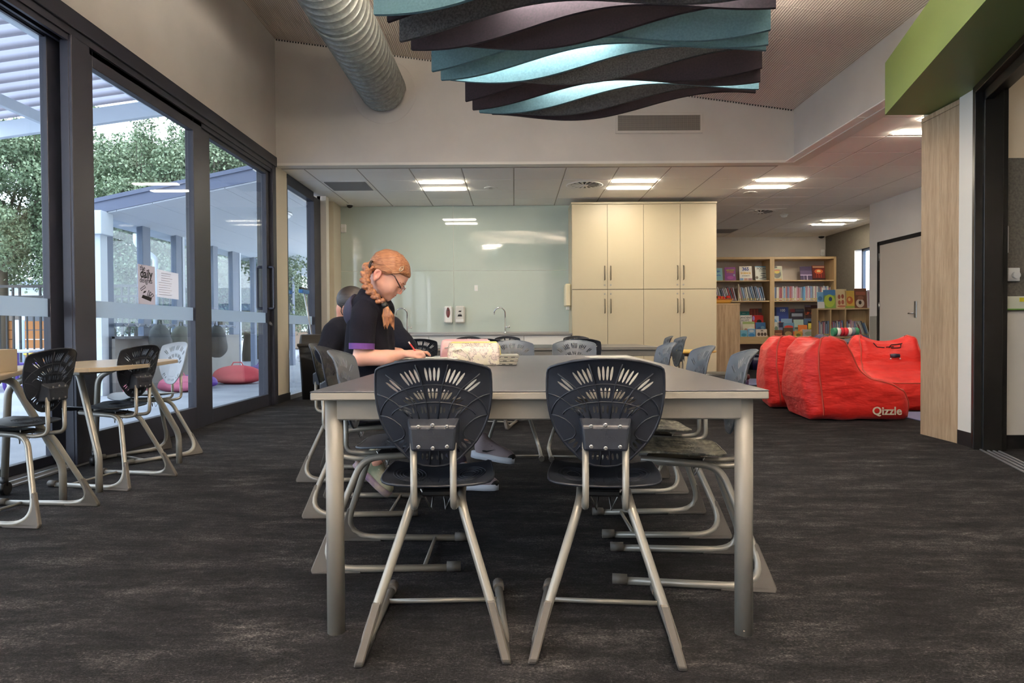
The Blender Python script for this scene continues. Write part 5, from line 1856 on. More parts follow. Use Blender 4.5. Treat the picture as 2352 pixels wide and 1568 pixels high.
cover_book(3.9 + 2.42, yb, zt, .26, .32, (86, 72, 104), 'dark violet storm cover book next to the red volcano book', GT, shapes=[('r', 0, .35, 1, .42, (200, 180, 214)), ('r', 0, .42, 1, .7, (112, 92, 128)), ('r', .55, .05, .62, .35, (214, 200, 226)), ('r', .28, .05, .32, .35, (170, 156, 190)), ('r', 0, .0, 1, .05, (56, 52, 74))])
cover_book(3.9 + 2.69, yb, zt, .28, .34, (112, 44, 40), 'dark red volcano cover book at the right end of shelf', GT, shapes=[('c', .5, .6, .34, .16, (226, 110, 60)), ('c', .5, .62, .16, .08, (250, 220, 150)), ('r', .05, .84, .95, .95, (196, 150, 120)), ('r', .48, .2, .52, .55, (226, 80, 50)), ('r', .3, .2, .34, .45, (200, 70, 50)), ('r', .66, .2, .7, .45, (200, 70, 50)), ('r', 0, .0, 1, .14, (50, 30, 34))])
GD = 'face-out books on the display steps'
D_ = [  # x, step(0 top..3), w, h, colour, label, titles, shapes
    (1.09, 0, .24, .29, (40, 130, 130), 'teal topped book standing highest at left of display steps', [('nature', .5, .85, .1, (150, 200, 190), .002)], [('r', .25, .78, .75, .92, (30, 100, 104))]),
    (1.34, 0, .27, .35, (110, 44, 42), 'dark red book with slanting lines high on display steps', [], [('r', .1, .4, .14, .95, (150, 70, 60)), ('r', .4, .4, .44, .95, (170, 90, 70)), ('r', .62, .4, .66, .95, (150, 70, 60)), ('r', .72, .75, 1, 1, (70, 66, 66))]),
    (1.1, 1, .26, .34, (234, 230, 224), 'white ANCIENT EGYPT book on the display steps', [('ANCIENT', .5, .84, .17, (50, 54, 66), .002), ('EGYPT', .42, .66, .17, (50, 54, 66), .002)], [('c', .75, .5, .22, .1, (196, 110, 70))]),
    (1.37, 1, .24, .34, (196, 40, 44), 'bright red book with black shape on the display steps', [], [('c', .6, .6, .22, .12, (50, 26, 30)), ('r', .3, .3, .9, .42, (226, 80, 50)), ('c', .1, .8, .1, .16, (160, 140, 214))]),
    (1.12, 2, .26, .3, (226, 222, 196), 'cream book with green band and white animals, lower step', [], [('r', 0, .82, 1, 1, (170, 190, 120)), ('c', .25, .35, .14, .16, (190, 140, 130)), ('c', .65, .4, .24, .22, (240, 236, 228)), ('c', .8, .25, .1, .14, (90, 80, 70))]),
    (1.4, 2, .22, .28, (62, 106, 156), 'blue picture book with dark scene on the lower step', [], [('c', .5, .45, .4, .2, (50, 80, 130)), ('c', .4, .2, .3, .12, (150, 90, 110)), ('c', .7, .6, .2, .12, (110, 150, 180))]),
    (1.04, 3, .15, .17, (120, 180, 206), 'small aqua book at left front of display ledge', [], [('c', .5, .4, .35, .2, (70, 140, 170))]),
    (1.2, 3, .17, .2, (130, 176, 210), 'pale blue sea animal book on the front ledge', [], [('c', .5, .3, .4, .22, (60, 130, 190)), ('c', .5, .75, .3, .14, (210, 216, 224))]),
    (1.38, 3, .24, .19, (214, 200, 186), 'beige book with three dark round pictures on front ledge', [], [('c', .25, .42, .13, .2, (84, 66, 56)), ('c', .55, .42, .13, .2, (84, 66, 56)), ('c', .83, .42, .12, .2, (84, 66, 56)), ('r', .45, .75, .65, .9, (120, 110, 104))]),
    (1.78, 0, .16, .38, (34, 46, 84), 'navy book partly hidden at left of right display bay', [], [('r', .1, .6, .7, .75, (120, 130, 110))]),
    (1.93, 0, .27, .38, (62, 82, 156), 'blue book headed 100 on the right display steps', [('100', .5, .8, .22, (232, 234, 240), .006)], [('r', .1, .1, .9, .16, (200, 120, 90))]),
    (2.24, 0, .3, .34, (60, 54, 66), 'dark charcoal book with red corner on right display steps', [], [('r', 0, .78, .35, 1, (150, 50, 56)), ('r', .4, .82, 1, .96, (92, 92, 104)), ('r', .1, .5, .9, .7, (170, 176, 190))]),
    (2.57, 0, .36, .42, (84, 56, 56), 'dark brown book titled UP CLOSE on right display steps', [('DINOSAURS', .55, .78, .12, (150, 110, 84), .003), ('UP CLOSE', .5, .56, .2, (206, 92, 52), .006)], [('r', 0, .9, .35, 1, (140, 130, 150)), ('r', 0, .25, 1, .4, (70, 60, 70))]),
    (1.78, 1, .17, .32, (190, 208, 220), 'pale blue swirl book at left of right display bay', [], [('c', .4, .5, .4, .3, (120, 170, 210)), ('c', .6, .4, .25, .2, (236, 240, 244))]),
    (2.0, 1, .24, .26, (130, 160, 190), 'blue-grey book with orange fish band on right steps', [], [('c', .5, .35, .42, .2, (214, 110, 70)), ('r', 0, 0, 1, .15, (150, 60, 50))]),
    (2.27, 1, .22, .24, (176, 200, 190), 'pale mint book on the right display steps', [], [('r', .1, .1, .9, .3, (110, 120, 110))]),
    (2.5, 1, .34, .26, (86, 110, 144), 'wide blue landscape book on the right display steps', [('EARTH', .5, .75, .14, (200, 214, 230), .002)], [('c', .5, .2, .45, .2, (206, 196, 180))]),
    (1.79, 2, .12, .28, (214, 214, 204), 'narrow pale book at left of right lower step', [], [('c', .5, .5, .3, .2, (120, 140, 120))]),
    (1.88, 2, .14, .28, (54, 54, 82), 'narrow dark violet book on right lower step', [], [('r', .2, .3, .8, .6, (130, 130, 160))]),
    (2.0, 2, .25, .27, (110, 150, 176), 'blue book with red dinosaur shape on right lower step', [], [('c', .5, .65, .4, .14, (206, 70, 60)), ('r', 0, 0, 1, .3, (226, 110, 80))]),
    (2.33, 2, .2, .22, (226, 130, 70), 'orange book on the right lower step', [], [('c', .5, .4, .3, .2, (236, 170, 120))]),
    (2.55, 2, .23, .3, (222, 206, 96), 'yellow book with black top band on right lower step', [], [('r', 0, .86, 1, 1, (40, 36, 34)), ('r', .15, .1, .85, .5, (190, 170, 60))]),
    (2.7, 2, .22, .18, (70, 120, 62), 'small green book in front of the yellow book', [], [('c', .4, .5, .2, .25, (236, 236, 220))]),
    (1.78, 3, .18, .17, (130, 80, 60), 'small brown book at left of right front ledge', [], [('r', .1, .4, .9, .6, (190, 130, 100))]),
    (1.98, 3, .21, .22, (96, 74, 58), 'dark brown animal book on right front ledge', [], [('c', .5, .4, .36, .25, (170, 140, 100))]),
    (2.22, 3, .16, .14, (206, 160, 80), 'small ochre book on right front ledge', [], [('c', .5, .4, .3, .25, (110, 130, 70))]),
    (2.4, 3, .28, .18, (176, 170, 170), 'grey-lilac wide book on right front ledge', [], [('c', .5, .5, .36, .25, (140, 150, 130))]),
    (2.71, 3, .24, .18, (214, 176, 104), 'tan book at right end of the front ledge', [], [('r', .1, .3, .9, .6, (190, 140, 80))]),
]
SY = [(.27, .905), (.17, .725), (.07, .605), (-.03, .665)]
SY = [(.34, .999), (.245, .859), (.145, .759), (.07, .701)]
for (x, stp, w_, h_, col, lb, ti, shp) in D_:
    y_, z_ = SY[stp]
    cover_book(3.9 + x, YK + y_ - .045, z_ + .001, w_, h_, col, lb, GD, .08, ti, shp)

# low bookcase in front of the grey wall
lk = thing('low_bookcase', 'low timber cube bookcase with slanted picture books on top', 'bookcase', (5.7, 12.85, 0), math.radians(-6))
LW = 1.02
for a in (0, .235, .5, LW - .03): bx('side_panel', a, a + .025, 0, .32, 0.03, 1.25, M_BIRCH, lk, .002)
for z in (.03, .33, .72, 1.25): bx('shelf', 0, LW, 0, .32, z, z + .028, M_BIRCHX, lk, .002)
bx('back_panel', .01, LW - .01, .3, .32, .04, 1.26, M_BIRCH, lk)
cA = Matrix.Translation((5.7, 12.85, 0)) @ Matrix.Rotation(math.radians(-6), 4, 'Z')


def on_low(x, y, z): return tuple(cA @ Vector((x, y, z)))


GL = 'spines in the low cube bookcase'
for (a, b, ln, seed, lb) in ((.03, .22, 0, 11, 'thin spine standing in left cube of the low bookcase'), (.265, .49, -.05, 12, 'thin spine standing in middle cube of the low bookcase'), (.53, .7, 0, 13, 'thin spine standing at left of the widest low bookcase cube'), (.76, .95, -.32, 14, 'thin spine leaning left at right end of the low bookcase')):
    r = random.Random(seed)
    x = a
    while x < b:
        w_ = r.uniform(.011, .02); h_ = r.uniform(.22, .31)
        b_ = thing('book', lb, 'book', on_low(x, .03, .7485), math.radians(-6), lb.replace('thin spine', 'spines'))
        b_.rotation_euler = (0, ln, math.radians(-6))
        bx('cover', 0, w_, 0, .2, 0, h_, SPM[r.randrange(2, len(SPM))], b_, .002)
        bx('spine_label', .001, w_ - .001, -.001, .001, .015, .05, M_BAND, b_)
        x += w_ + (.012 if ln < -.1 else .003)
GS = 'picture books standing on the low bookcase'
for (x, w_, h_, col, lb, shp) in (
    (.03, .13, .31, (120, 176, 216), 'pale blue shark cover book at left end of low bookcase top', [('r', 0, 0, 1, .4, (224, 226, 226)), ('c', .4, .6, .3, .14, (80, 130, 180))]),
    (.14, .22, .35, (140, 180, 90), 'green and blue octopus cover book on low bookcase top', [('r', 0, .7, 1, 1, (84, 140, 196)), ('c', .5, .4, .45, .35, (184, 206, 84)), ('c', .58, .5, .14, .12, (60, 80, 120))]),
    (.37, .19, .36, (226, 206, 160), 'cream cover book with red-brown animals on low bookcase top', [('c', .3, .6, .13, .12, (170, 90, 70)), ('c', .62, .62, .13, .12, (170, 90, 70)), ('c', .3, .3, .13, .12, (180, 100, 80)), ('c', .62, .32, .13, .12, (180, 100, 80)), ('c', .5, .1, .4, .06, (200, 130, 100))]),
    (.53, .17, .33, (222, 180, 84), 'golden cover book with orange animal on low bookcase top', [('c', .5, .45, .34, .22, (206, 110, 60)), ('c', .45, .5, .14, .1, (236, 190, 120)), ('r', 0, 0, 1, .12, (150, 170, 80))]),
    (.7, .22, .37, (130, 84, 64), 'brown cover book with pale dog face on low bookcase top', [('c', .45, .25, .34, .22, (224, 208, 190)), ('c', .45, .28, .12, .1, (70, 50, 44)), ('r', .1, .66, .9, .84, (176, 104, 84)), ('c', .5, .52, .25, .1, (160, 110, 90))]),
    (.93, .06, .34, (226, 214, 222), 'narrow pink-white book edge at the right of low bookcase top', [('r', .3, .1, .6, .9, (190, 150, 170))]),
):
    p = on_low(x, .06, 1.279)
    cover_book(p[0], p[1], p[2], w_, h_, col, lb, GS, .1, (), shp, rz=math.radians(-6))

# oak cupboard end with basket of toys
oc = thing('oak_cupboard', 'low oak cupboard standing just right of the cream cabinets', 'cupboard', (3.24, 11.6, 0))
bx('body', 0, .6, 0, .9, .04, 1.31, M_OAK, oc, .003)
bx('top_panel', -.01, .605, -.005, .905, 1.31, 1.335, M_OAKX, oc, .002)
bx('plinth', .02, .58, .03, .87, 0, .04, M_SKIRT, oc)
bx('end_panel', .004, .596, -.012, 0, .05, 1.305, M_OAK, oc, .002)
tb_ = thing('toy_basket', 'low basket of red, yellow and black toys on oak cupboard', 'basket', (3.52, 11.8, 1.335))
loft([(.19, .12, 0, .03), (.22, .14, .07, .03)]).build('basket', mat('ochre_basket', (200, 150, 60), .6), tb_)
loft([(.225, .145, .065, .03), (.225, .145, .08, .03)]).build('rim', mat('orange_rim', (206, 110, 50), .6), tb_)
for k in range(16):
    r = random.Random(k)
    t_ = thing('toy_block', 'small coloured toy piece in the basket on oak cupboard', 'toy', (3.52 + r.uniform(-.17, .17), 11.8 + r.uniform(-.1, .1), 1.335 + .09 + r.uniform(0, .03)), r.uniform(0, 3), 'toy pieces in the basket')
    m_ = mat('toy_paint', [(200, 50, 44), (226, 180, 60), (30, 28, 30), (60, 90, 160), (226, 110, 50)][k % 5], .4)
    bx('brick', -.035, .035, -.02, .02, -.02, .02, m_, t_, .004)
    for u in (-.018, .018): MB().cyl((u, 0, .02), (u, 0, .028), .009, 8).build('stud', m_, t_)

# ---------------------------------------------------------------- bean bags
def red_fabric(name, c1, c2):
    t = NT(name)
    t.l(t.ramp(t.noise(t.coord((3, 3, 3)), 1.2, 4), [(.35, c1), (.7, c2)]), t.bsdf.inputs['Base Color'])
    t.bsdf.inputs['Roughness'].default_value = .55
    t.bsdf.inputs['Sheen Weight'].default_value = .1
    n1 = t.noise(t.coord((3, 3, 8)), 1.5, 3, .5)
    n2 = t.noise(t.coord(), 260, 2)
    b1 = t.n('ShaderNodeBump'); b1.inputs['Strength'].default_value = .8; b1.inputs['Distance'].default_value = .04
    t.l(n1, b1.inputs['Height'])
    b2 = t.n('ShaderNodeBump'); b2.inputs['Strength'].default_value = .06; b2.inputs['Distance'].default_value = .003
    t.l(n2, b2.inputs['Height']); t.l(b1.outputs['Normal'], b2.inputs['Normal'])
    t.l(b2.outputs['Normal'], t.bsdf.inputs['Normal'])
    return t.m


M_RED = red_fabric('red_canvas', (222, 32, 26), (234, 44, 36))
M_PIPE = mat('red_piping', (196, 74, 58), .55)
M_NAVYF = red_fabric('navy_canvas', (54, 54, 84), (64, 64, 96))
PROF = [(-.36, .01), (-.42, .2), (-.42, .45), (-.38, .7), (-.28, .82), (-.14, .85), (.0, .79), (.08, .64), (.13, .5), (.22, .425), (.45, .365), (.57, .29), (.6, .17), (.58, .01), (.1, .0)]
HW = .4


def bag_fn(P):
    x, y, z = P[..., 0], P[..., 1], P[..., 2]
    dip = .1 * np.clip(1 - (y / .3) ** 2, 0, 1) * np.clip((z - .45) / .3, 0, 1) + .03 * np.clip((np.abs(y) - .3) / .1, 0, 1) * np.clip((z - .3) / .4, 0, 1)
    d2 = poly_sdf(np.stack([x, z + dip], -1), PROF)
    hw = HW - .05 * np.clip((z - .35) / .5, 0, 1) - .04 * np.clip((x - .2) / .4, 0, 1)
    dy = np.abs(y) - hw
    r = .13
    a, b = d2 + r, dy + r
    d = np.minimum(np.maximum(a, b), 0) + np.sqrt(np.maximum(a, 0) ** 2 + np.maximum(b, 0) ** 2) - r
    w = .012 * np.sin(9 * z + 5 * x + 2 * np.sin(7 * x) + 3 * y) * np.sin(6 * x - 4 * z + 1.3)
    w += .008 * np.sin(26 * z + 4 * np.sin(5 * x + 2 * y)) * np.exp(-((x + .06) / .16) ** 2)
    w += .006 * np.sin(22 * x + 9 * z) * np.exp(-((z - .42) / .12) ** 2)
    fl = -z
    return np.maximum(d + w * .8, fl)


def project(pts):
    P = np.array(pts, float)
    for _ in range(14):
        f = bag_fn(P)
        e = .004
        g = np.stack([bag_fn(P + np.array(v) * e) - f for v in ((1, 0, 0), (0, 1, 0), (0, 0, 1))], -1) / e
        P = P - (f / np.maximum((g ** 2).sum(-1), .2))[:, None] * g * .8
    return P


def dense(pts, n=6):
    out = []
    for a, b in zip(pts[:-1], pts[1:]):
        for k in range(n): out.append(tuple(np.array(a) + (np.array(b) - np.array(a)) * k / n))
    out.append(pts[-1])
    return out


sb = SDF((-.6, -.54, -.04), (.76, .54, .98), .019)
sb.F = bag_fn(sb.all_points())
bbV, bbF = sb.surface(1)
bb = empty('bean_bag_chair')
np_obj('body', bbV, bbF, M_RED, bb)
for s_ in (-1, 1):
    for path in ([(-.16, s_ * .22, .84), (-.24, s_ * .3, .82), (-.29, s_ * .36, .7), (-.3, s_ * .39, .5), (-.27, s_ * .4, .25), (-.25, s_ * .4, .02)],
                 [(-.16, s_ * .24, .85), (-.04, s_ * .3, .8), (.06, s_ * .33, .66), (.11, s_ * .34, .54), (.19, s_ * .35, .45), (.36, s_ * .35, .39), (.54, s_ * .32, .3), (.6, s_ * .3, .17), (.585, s_ * .3, .03)]):
        P = project(dense(path, 7))
        MB().tube([tuple(p) for p in P], .008, 6).build('piping', M_PIPE, bb)
P = project(dense([(.55, -.32, .3), (.57, 0, .32), (.55, .32, .3)], 8))
MB().tube([tuple(p) for p in P], .008, 6).build('piping', M_PIPE, bb)


def place_bag(o, x, y, rz, label, group='red bean bag chairs'):
    o.location = (x, y, 0)
    o.rotation_euler = (0, 0, math.radians(rz))
    return tag(o, label, 'bean bag', group)


plain = [copy_tree(bb) for _ in range(3)]
place_bag(bb, 3.27, 6.98, -3, 'red bean bag chair in front with cream Qizzle lettering, seat towards right')
tx = project([(.35, -.4, .12)])[0]
lt = text('lettering', 'Qizzle', .108, mat('cream_print', (226, 214, 190), .6), bb, (.34, tx[1] - .012, .1), (PI / 2, 0, 0), .002, .0022, 1.0)
place_bag(plain[0], 3.32, 7.98, -12, 'red bean bag chair behind and left of the Qizzle one')
place_bag(plain[1], 4.38, 8.0, -99, 'red bean bag chair at right by oak wall, seat facing the viewer')
st = MB()
# stitched line face on the backrest cushion
E0 = [[(.02, -.16, .74), (.05, -.13, .69), (.06, -.05, .69)], [(.06, .0, .69), (.02, .04, .75), (.02, .14, .75), (.05, .12, .68), (.06, .02, .68)], [(.06, -.03, .7), (.05, .05, .7)]]
for e_ in E0:
    P = project(dense(e_, 5)) + np.array([.004, 0, .003])
    st.tube([tuple(p) for p in P], .0055, 5)
st.build('stitched_lines', M_INK, plain[1])
P = project([(.1, -.01, .58), (.1, .04, .58), (.1, .09, .58)]) + np.array([.006, 0, .003])
MB().tube([tuple(p) for p in P], [.02, .026, .02], 8).build('dark_tab', mat('navy_badge', (40, 44, 66), .4), plain[1])
P = project([(.12, -.01, .55), (.12, .09, .55)]) + np.array([.006, 0, .002])
m_ = MB()
for p in P: m_.ball(tuple(p), .009, nu=8, nv=6)
m_.build('pale_studs', M_WHITEPL, plain[1])
nv = plain[2]
nv.name = 'bean_bag_chair'
for ch in nv.children:
    ch.data = ch.data.copy()
    ch.data.materials.clear()
    ch.data.materials.append(M_NAVYF)
place_bag(nv, 4.55, 9.35, -90, 'navy bean bag chair half hidden between the red ones', 'navy bean bag')
kn = thing('crochet_blanket', 'rolled striped red, green and white crochet blanket on navy bean bag', 'blanket', (4.53, 9.42, .83))
for k, c in enumerate([(60, 130, 96), (226, 222, 214), (196, 40, 56), (210, 50, 60), (226, 222, 214), (120, 130, 140), (60, 130, 96)]):
    MB().tube([(-.14 + k * .05, 0, .02), (-.1 + k * .05, .0, .022), (-.09 + k * .05, 0, .02)], [.055, .06, .055], 12).build('stripe', mat('crochet_wool', c, .9, bump=.5, bscale=90), kn)

# ---------------------------------------------------------------- things on the long table
M_PK = mat('pink_vinyl', (214, 160, 160), .3, col2=(232, 200, 196), vscale=(9, 9, 9), coat=.4)
M_CRV = NT('marbled_vinyl')
v1 = M_CRV.coord((10, 10, 10))
nz1 = M_CRV.noise(v1, 2.2, 6, .7)
M_CRV.l(M_CRV.ramp(nz1, [(.3, (226, 220, 206)), (.47, (214, 196, 186)), (.495, (84, 72, 76)), (.52, (224, 214, 196)), (.75, (206, 200, 160))]), M_CRV.bsdf.inputs['Base Color'])
M_CRV.bsdf.inputs['Roughness'].default_value = .28
M_CRV.bsdf.inputs['Coat Weight'].default_value = .4
M_CRV = M_CRV.m


def pencil_case(label, x, y, w_, h_, m, rz, zip_col, name='pencil_case'):
    t_ = thing(name, label, 'pencil case', (x, y, .7255), rz, 'pencil cases')
    secs = []
    for (f_, z) in ((.94, 0), (1.0, .01), (1.0, .05), (.97, .085), (.9, h_ - .006), (.84, h_)):
        secs.append((w_ / 2 * (f_ ** .4), .045 * f_ ** 2 + (.005 if z < .08 else -.01 * (z - .08) / .04), z, .018))
    loft(secs).build('body', m, t_)
    MB().tube([(-w_ / 2 * .93, 0, h_ * .96), (-w_ / 2 * .8, -.0, h_ + .002), (w_ / 2 * .85, 0, h_ + .002), (w_ / 2 * .97, -.01, h_ * .85), (w_ / 2 + .001, -.012, h_ * .4)], .005, 6).build('zip', zip_col, t_)
    bx('zip_puller', w_ / 2 - .002, w_ / 2 + .006, -.02, -.01, .02, .05, M_STEEL, t_, .002)
    MB().tube([(-w_ / 2 + .03, -.05, .075), (-w_ / 2 + .07, -.058, .085), (-w_ / 2 + .1, -.054, .06), (-w_ / 2 + .115, -.052, .03)], .0035, 5).build('loop', mat('cream_cord', (232, 226, 206), .5), t_)
    return t_


pencil_case('cream marbled pencil case with yellow zip on the long table', -.2, 3.42, .262, .112, M_CRV, .03, mat('yellow_zip', (222, 210, 120), .5))
pencil_case('pink translucent pencil case behind the cream marbled one', -.275, 3.92, .29, .118, M_PK, -.03, mat('pink_zip', (226, 170, 176), .5))
M_LAP = mat('grey_laptop_shell', (150, 146, 138), .4, .4)
for k in range(3):
    t_ = thing('laptop', ['bottom laptop of the closed stack right of pencil case', 'middle laptop of the closed stack right of pencil case', 'top laptop of the closed stack right of pencil case'][k], 'laptop', (-.115 + .004 * k, 3.48, .7262 + k * .0172), .02 * k, 'stacked closed laptops')
    bx('base', -.13, .13, -.1, .1, 0, .0095, M_LAP, t_, .003)
    bx('lid', -.13, .13, -.1, .1, .0105, .0165, mat('pale_laptop_lid', (176, 172, 160), .4, .3), t_, .003)
    for u in (.02, .055, .09): bx('port', u, u + .018, -.1008, -.0995, .003, .0065, M_BLACKPL, t_)
pd = thing('exercise_book', 'thick closed exercise book under the girl\'s writing paper', 'book', (-.44, 3.36, .7258), .05)
bx('cover', -.13, .15, -.16, .2, 0, .033, mat('teal_cover', (60, 84, 104), .5), pd, .003)
bx('pages', -.128, .1505, -.158, .1985, .004, .029, M_PAGE, pd)
pp = thing('writing_paper', 'white writing paper under the girl\'s hand on the table', 'paper', (-.42, 3.4, .7592), -.04)
vs, fs = [], []
for i in range(9):
    for j in range(2): vs.append((-.12 + .27 * i / 8, -.14 if j == 0 else .16, .0035 + .002 * math.sin(i * 1.1)))
for i in range(8): fs.append((2 * i, 2 * i + 2, 2 * i + 3, 2 * i + 1))
o = MB().add(vs, fs, True).build('sheet', mat('bright_paper', (240, 238, 232), .7), pp)
md = o.modifiers.new('thickness', 'SOLIDIFY'); md.thickness = .0008
pn = thing('red_pen', 'red pen lying on table left of the pink pencil case', 'pen', (-.33, 3.6, .7255), .05)
MB().cyl((-.07, 0, .005), (.06, 0, .005), .0045, 10).build('barrel', mat('crimson_plastic', (170, 36, 52), .35), pn)
MB().cyl((.06, 0, .005), (.075, 0, .005), .0042, 10, .0012).build('tip', M_STEEL, pn)
sp = thing('loose_sheet', 'blank cream sheet lying at far right end of long table', 'paper', (.62, 4.36, .7256), .1)
bx('sheet', -.15, .12, -.1, .1, 0, .0012, mat('cream_paper', (196, 190, 178), .7), sp)

# ---------------------------------------------------------------- the two children
def skin_mat(name, c1, c2):
    t = NT(name)
    t.l(t.ramp(t.noise(t.coord((1, 1, 1)), 9, 3), [(.35, c1), (.65, c2)]), t.bsdf.inputs['Base Color'])
    t.bsdf.inputs['Roughness'].default_value = .5
    t.bsdf.inputs['Subsurface Weight'].default_value = .12
    t.bsdf.inputs['Subsurface Radius'].default_value = (.01, .004, .002)
    return t.m


def hair_mat(name, c1, c2, c3, R, sc=1.0):
    t = NT(name)
    tc = t.n('ShaderNodeTexCoord')
    mp = t.n('ShaderNodeMapping')
    mp.inputs['Rotation'].default_value = R
    mp.inputs['Scale'].default_value = (7 * sc, 60 * sc, 190 * sc)
    t.l(tc.outputs['Object'], mp.inputs['Vector'])
    f = t.noise(mp.outputs['Vector'], 1.0, 4, .6)
    t.l(t.ramp(f, [(.3, c1), (.5, c2), (.72, c3)]), t.bsdf.inputs['Base Color'])
    t.bsdf.inputs['Roughness'].default_value = .42
    t.bump(f, .5, .004)
    return t.m


M_SKIN = skin_mat('fair_skin', (222, 164, 142), (230, 176, 154))
M_EAR = skin_mat('ear_skin', (220, 150, 132), (232, 168, 150))
M_SKIN2 = skin_mat('tan_skin', (196, 138, 114), (204, 146, 122))
M_LIP = mat('lip', (196, 110, 104), .4)
M_GINGER = hair_mat('ginger_hair', (104, 62, 40), (152, 98, 64), (196, 148, 108), (0, math.radians(-28), 0), 1.5)
M_TAIL = mat('ginger_plait_tail', (108, 64, 42), .45, col2=(190, 132, 88), vscale=(130, 130, 9), bump=.5, bscale=160, bdist=.003)
M_GINGERB = mat('ginger_plait', (164, 108, 70), .45, col2=(104, 62, 42), vscale=(60, 60, 90), bump=.6, bscale=140, bdist=.004)
M_DKHAIR = hair_mat('dark_brown_hair', (20, 16, 15), (36, 29, 27), (64, 54, 50), (0, math.radians(40), 0))
M_SHIRT = mat('navy_black_polo', (12, 12, 22), .9, col2=(17, 17, 29), spec=.2, vscale=(8, 8, 8), bump=.35, bscale=16, bdist=.02)
M_YOKE = mat('navy_purple_yoke', (36, 34, 58), .8)
M_PURPLE = mat('purple_trim', (92, 52, 128), .75)
M_TROUS = mat('dark_shorts', (40, 36, 54), .8)
M_HOOD = mat('navy_hoodie', (11, 13, 24), .9, spec=.2, bump=.4, bscale=18, bdist=.02)


def keep_world(root, *obs):
    for o in obs:
        o.parent = root
        o.location = -root.location


girl = thing('person', 'girl with ginger plait and glasses in navy polo, bent over writing', 'person', (-.76, 3.44, 0))
HC = np.array([-.619, 3.36, 1.185])
pt_ = math.radians(41)
HR = np.array([[math.cos(pt_), 0, math.sin(pt_)], [0, 1, 0], [-math.sin(pt_), 0, math.cos(pt_)]])


def hp(x, y, z): return HC + HR @ np.array([x, y, z])


b = SDF((-1.0, 3.1, .12), (-.36, 3.76, 1.34), .0062)
# trunk, neck and limbs
b.cap((-.70, 3.31, 1.0), (-.69, 3.53, 1.0), .05, .05, .02)
b.cap((-.71, 3.42, 1.0), (-.755, 3.43, .58), .085, .095, .03)
b.cap(hp(-.03, 0, -.05), (-.70, 3.41, 1.06), .045, .052, .03)
b.chain([(-.705, 3.27, 1.0), (-.718, 3.215, .775), (-.6, 3.225, .772), (-.535, 3.25, .788)], [.045, .04, .037, .0235], .012)
b.chain([(-.69, 3.55, 1.0), (-.72, 3.63, .79), (-.6, 3.6, .785)], [.045, .038, .024], .012)
b.chain([(-.78, 3.36, .535), (-.45, 3.4, .545), (-.76, 3.68, .21)], [.075, .05, .034], .02)
b.chain([(-.78, 3.50, .535), (-.45, 3.53, .545), (-.745, 3.58, .2)], [.075, .05, .034], .02)
# right hand closed on the pencil, left hand flat
b.ell((-.497, 3.265, .789), (.04, .026, .02), .012)
for k, (dy, ln) in enumerate(((-.016, .9), (-.003, 1.0), (.01, .95), (.023, .78))):
    r0 = (-.468, 3.262 + dy, .797 - .002 * k)
    b.chain([r0, (-.468 + .03 * ln, 3.264 + dy * .9, .795 - .002 * k), (-.468 + .04 * ln, 3.266 + dy * .8, .777), (-.468 + .022 * ln, 3.268 + dy * .7, .768)], [.0095, .0088, .008, .007], .004)
b.chain([(-.515, 3.246, .785), (-.478, 3.238, .778), (-.448, 3.246, .77)], [.011, .0095, .008], .004)
b.ell((-.462, 3.26, .783), (.018, .016, .013), .008)
b.ell((-.575, 3.58, .782), (.036, .036, .013), .01)
for k, dy in enumerate((-.024, -.008, .008, .022)):
    b.chain([(-.55, 3.58 + dy, .783), (-.518, 3.578 + dy * 1.1, .783), (-.495, 3.576 + dy * 1.15, .772)], [.0085, .008, .007], .004)
b.chain([(-.59, 3.55, .78), (-.56, 3.53, .776), (-.535, 3.528, .772)], [.01, .009, .0075], .004)
# head
b.ell(hp(-.006, 0, .02), (.092, .072, .084), .02, HR)
b.ell(hp(.042, 0, -.03), (.058, .057, .074), .03, HR)
b.ell(hp(.045, 0, .03), (.05, .056, .045), .025, HR)
for s_ in (-1, 1):
    b.ell(hp(.06, s_ * .032, -.042), (.032, .024, .03), .02, HR)
    b.cap(hp(-.005, s_ * .05, -.055), hp(.066, s_ * .013, -.09), .022, .017, .025)
    b.ell(hp(.088, s_ * .028, .01), (.012, .02, .007), .014, HR)
b.ell(hp(.078, 0, -.092), (.02, .021, .017), .014, HR)
b.ell(hp(.08, 0, -.065), (.019, .024, .02), .016, HR)
b.cap(hp(.092, 0, -.004), hp(.111, 0, -.034), .0075, .0095, .01)
for s_ in (-1, 1):
    b.ell(hp(.104, s_ * .0095, -.039), (.009, .0065, .0065), .006, HR)
    b.ell(hp(.102, s_ * .031, -.008), (.013, .015, .009), .008, HR, 's')
    b.ell(hp(.082, s_ * .031, -.01), (.0145, .0145, .0135), .004, HR)
b.ell(hp(.0985, 0, -.059), (.007, .017, .0045), .004, HR)
b.ell(hp(.0965, 0, -.0685), (.0075, .015, .005), .004, HR)
b.ell(hp(.106, 0, -.064), (.012, .02, .0012), .002, HR, 's')
body = b.build('body', M_SKIN, None, 1)
obs = [body]


def face_piece(name, m, pts, r, n=6, flat=1.0):
    o = MB().tube([tuple(hp(*p)) for p in pts], r, n).build(name, m)
    obs.append(o)
    return o


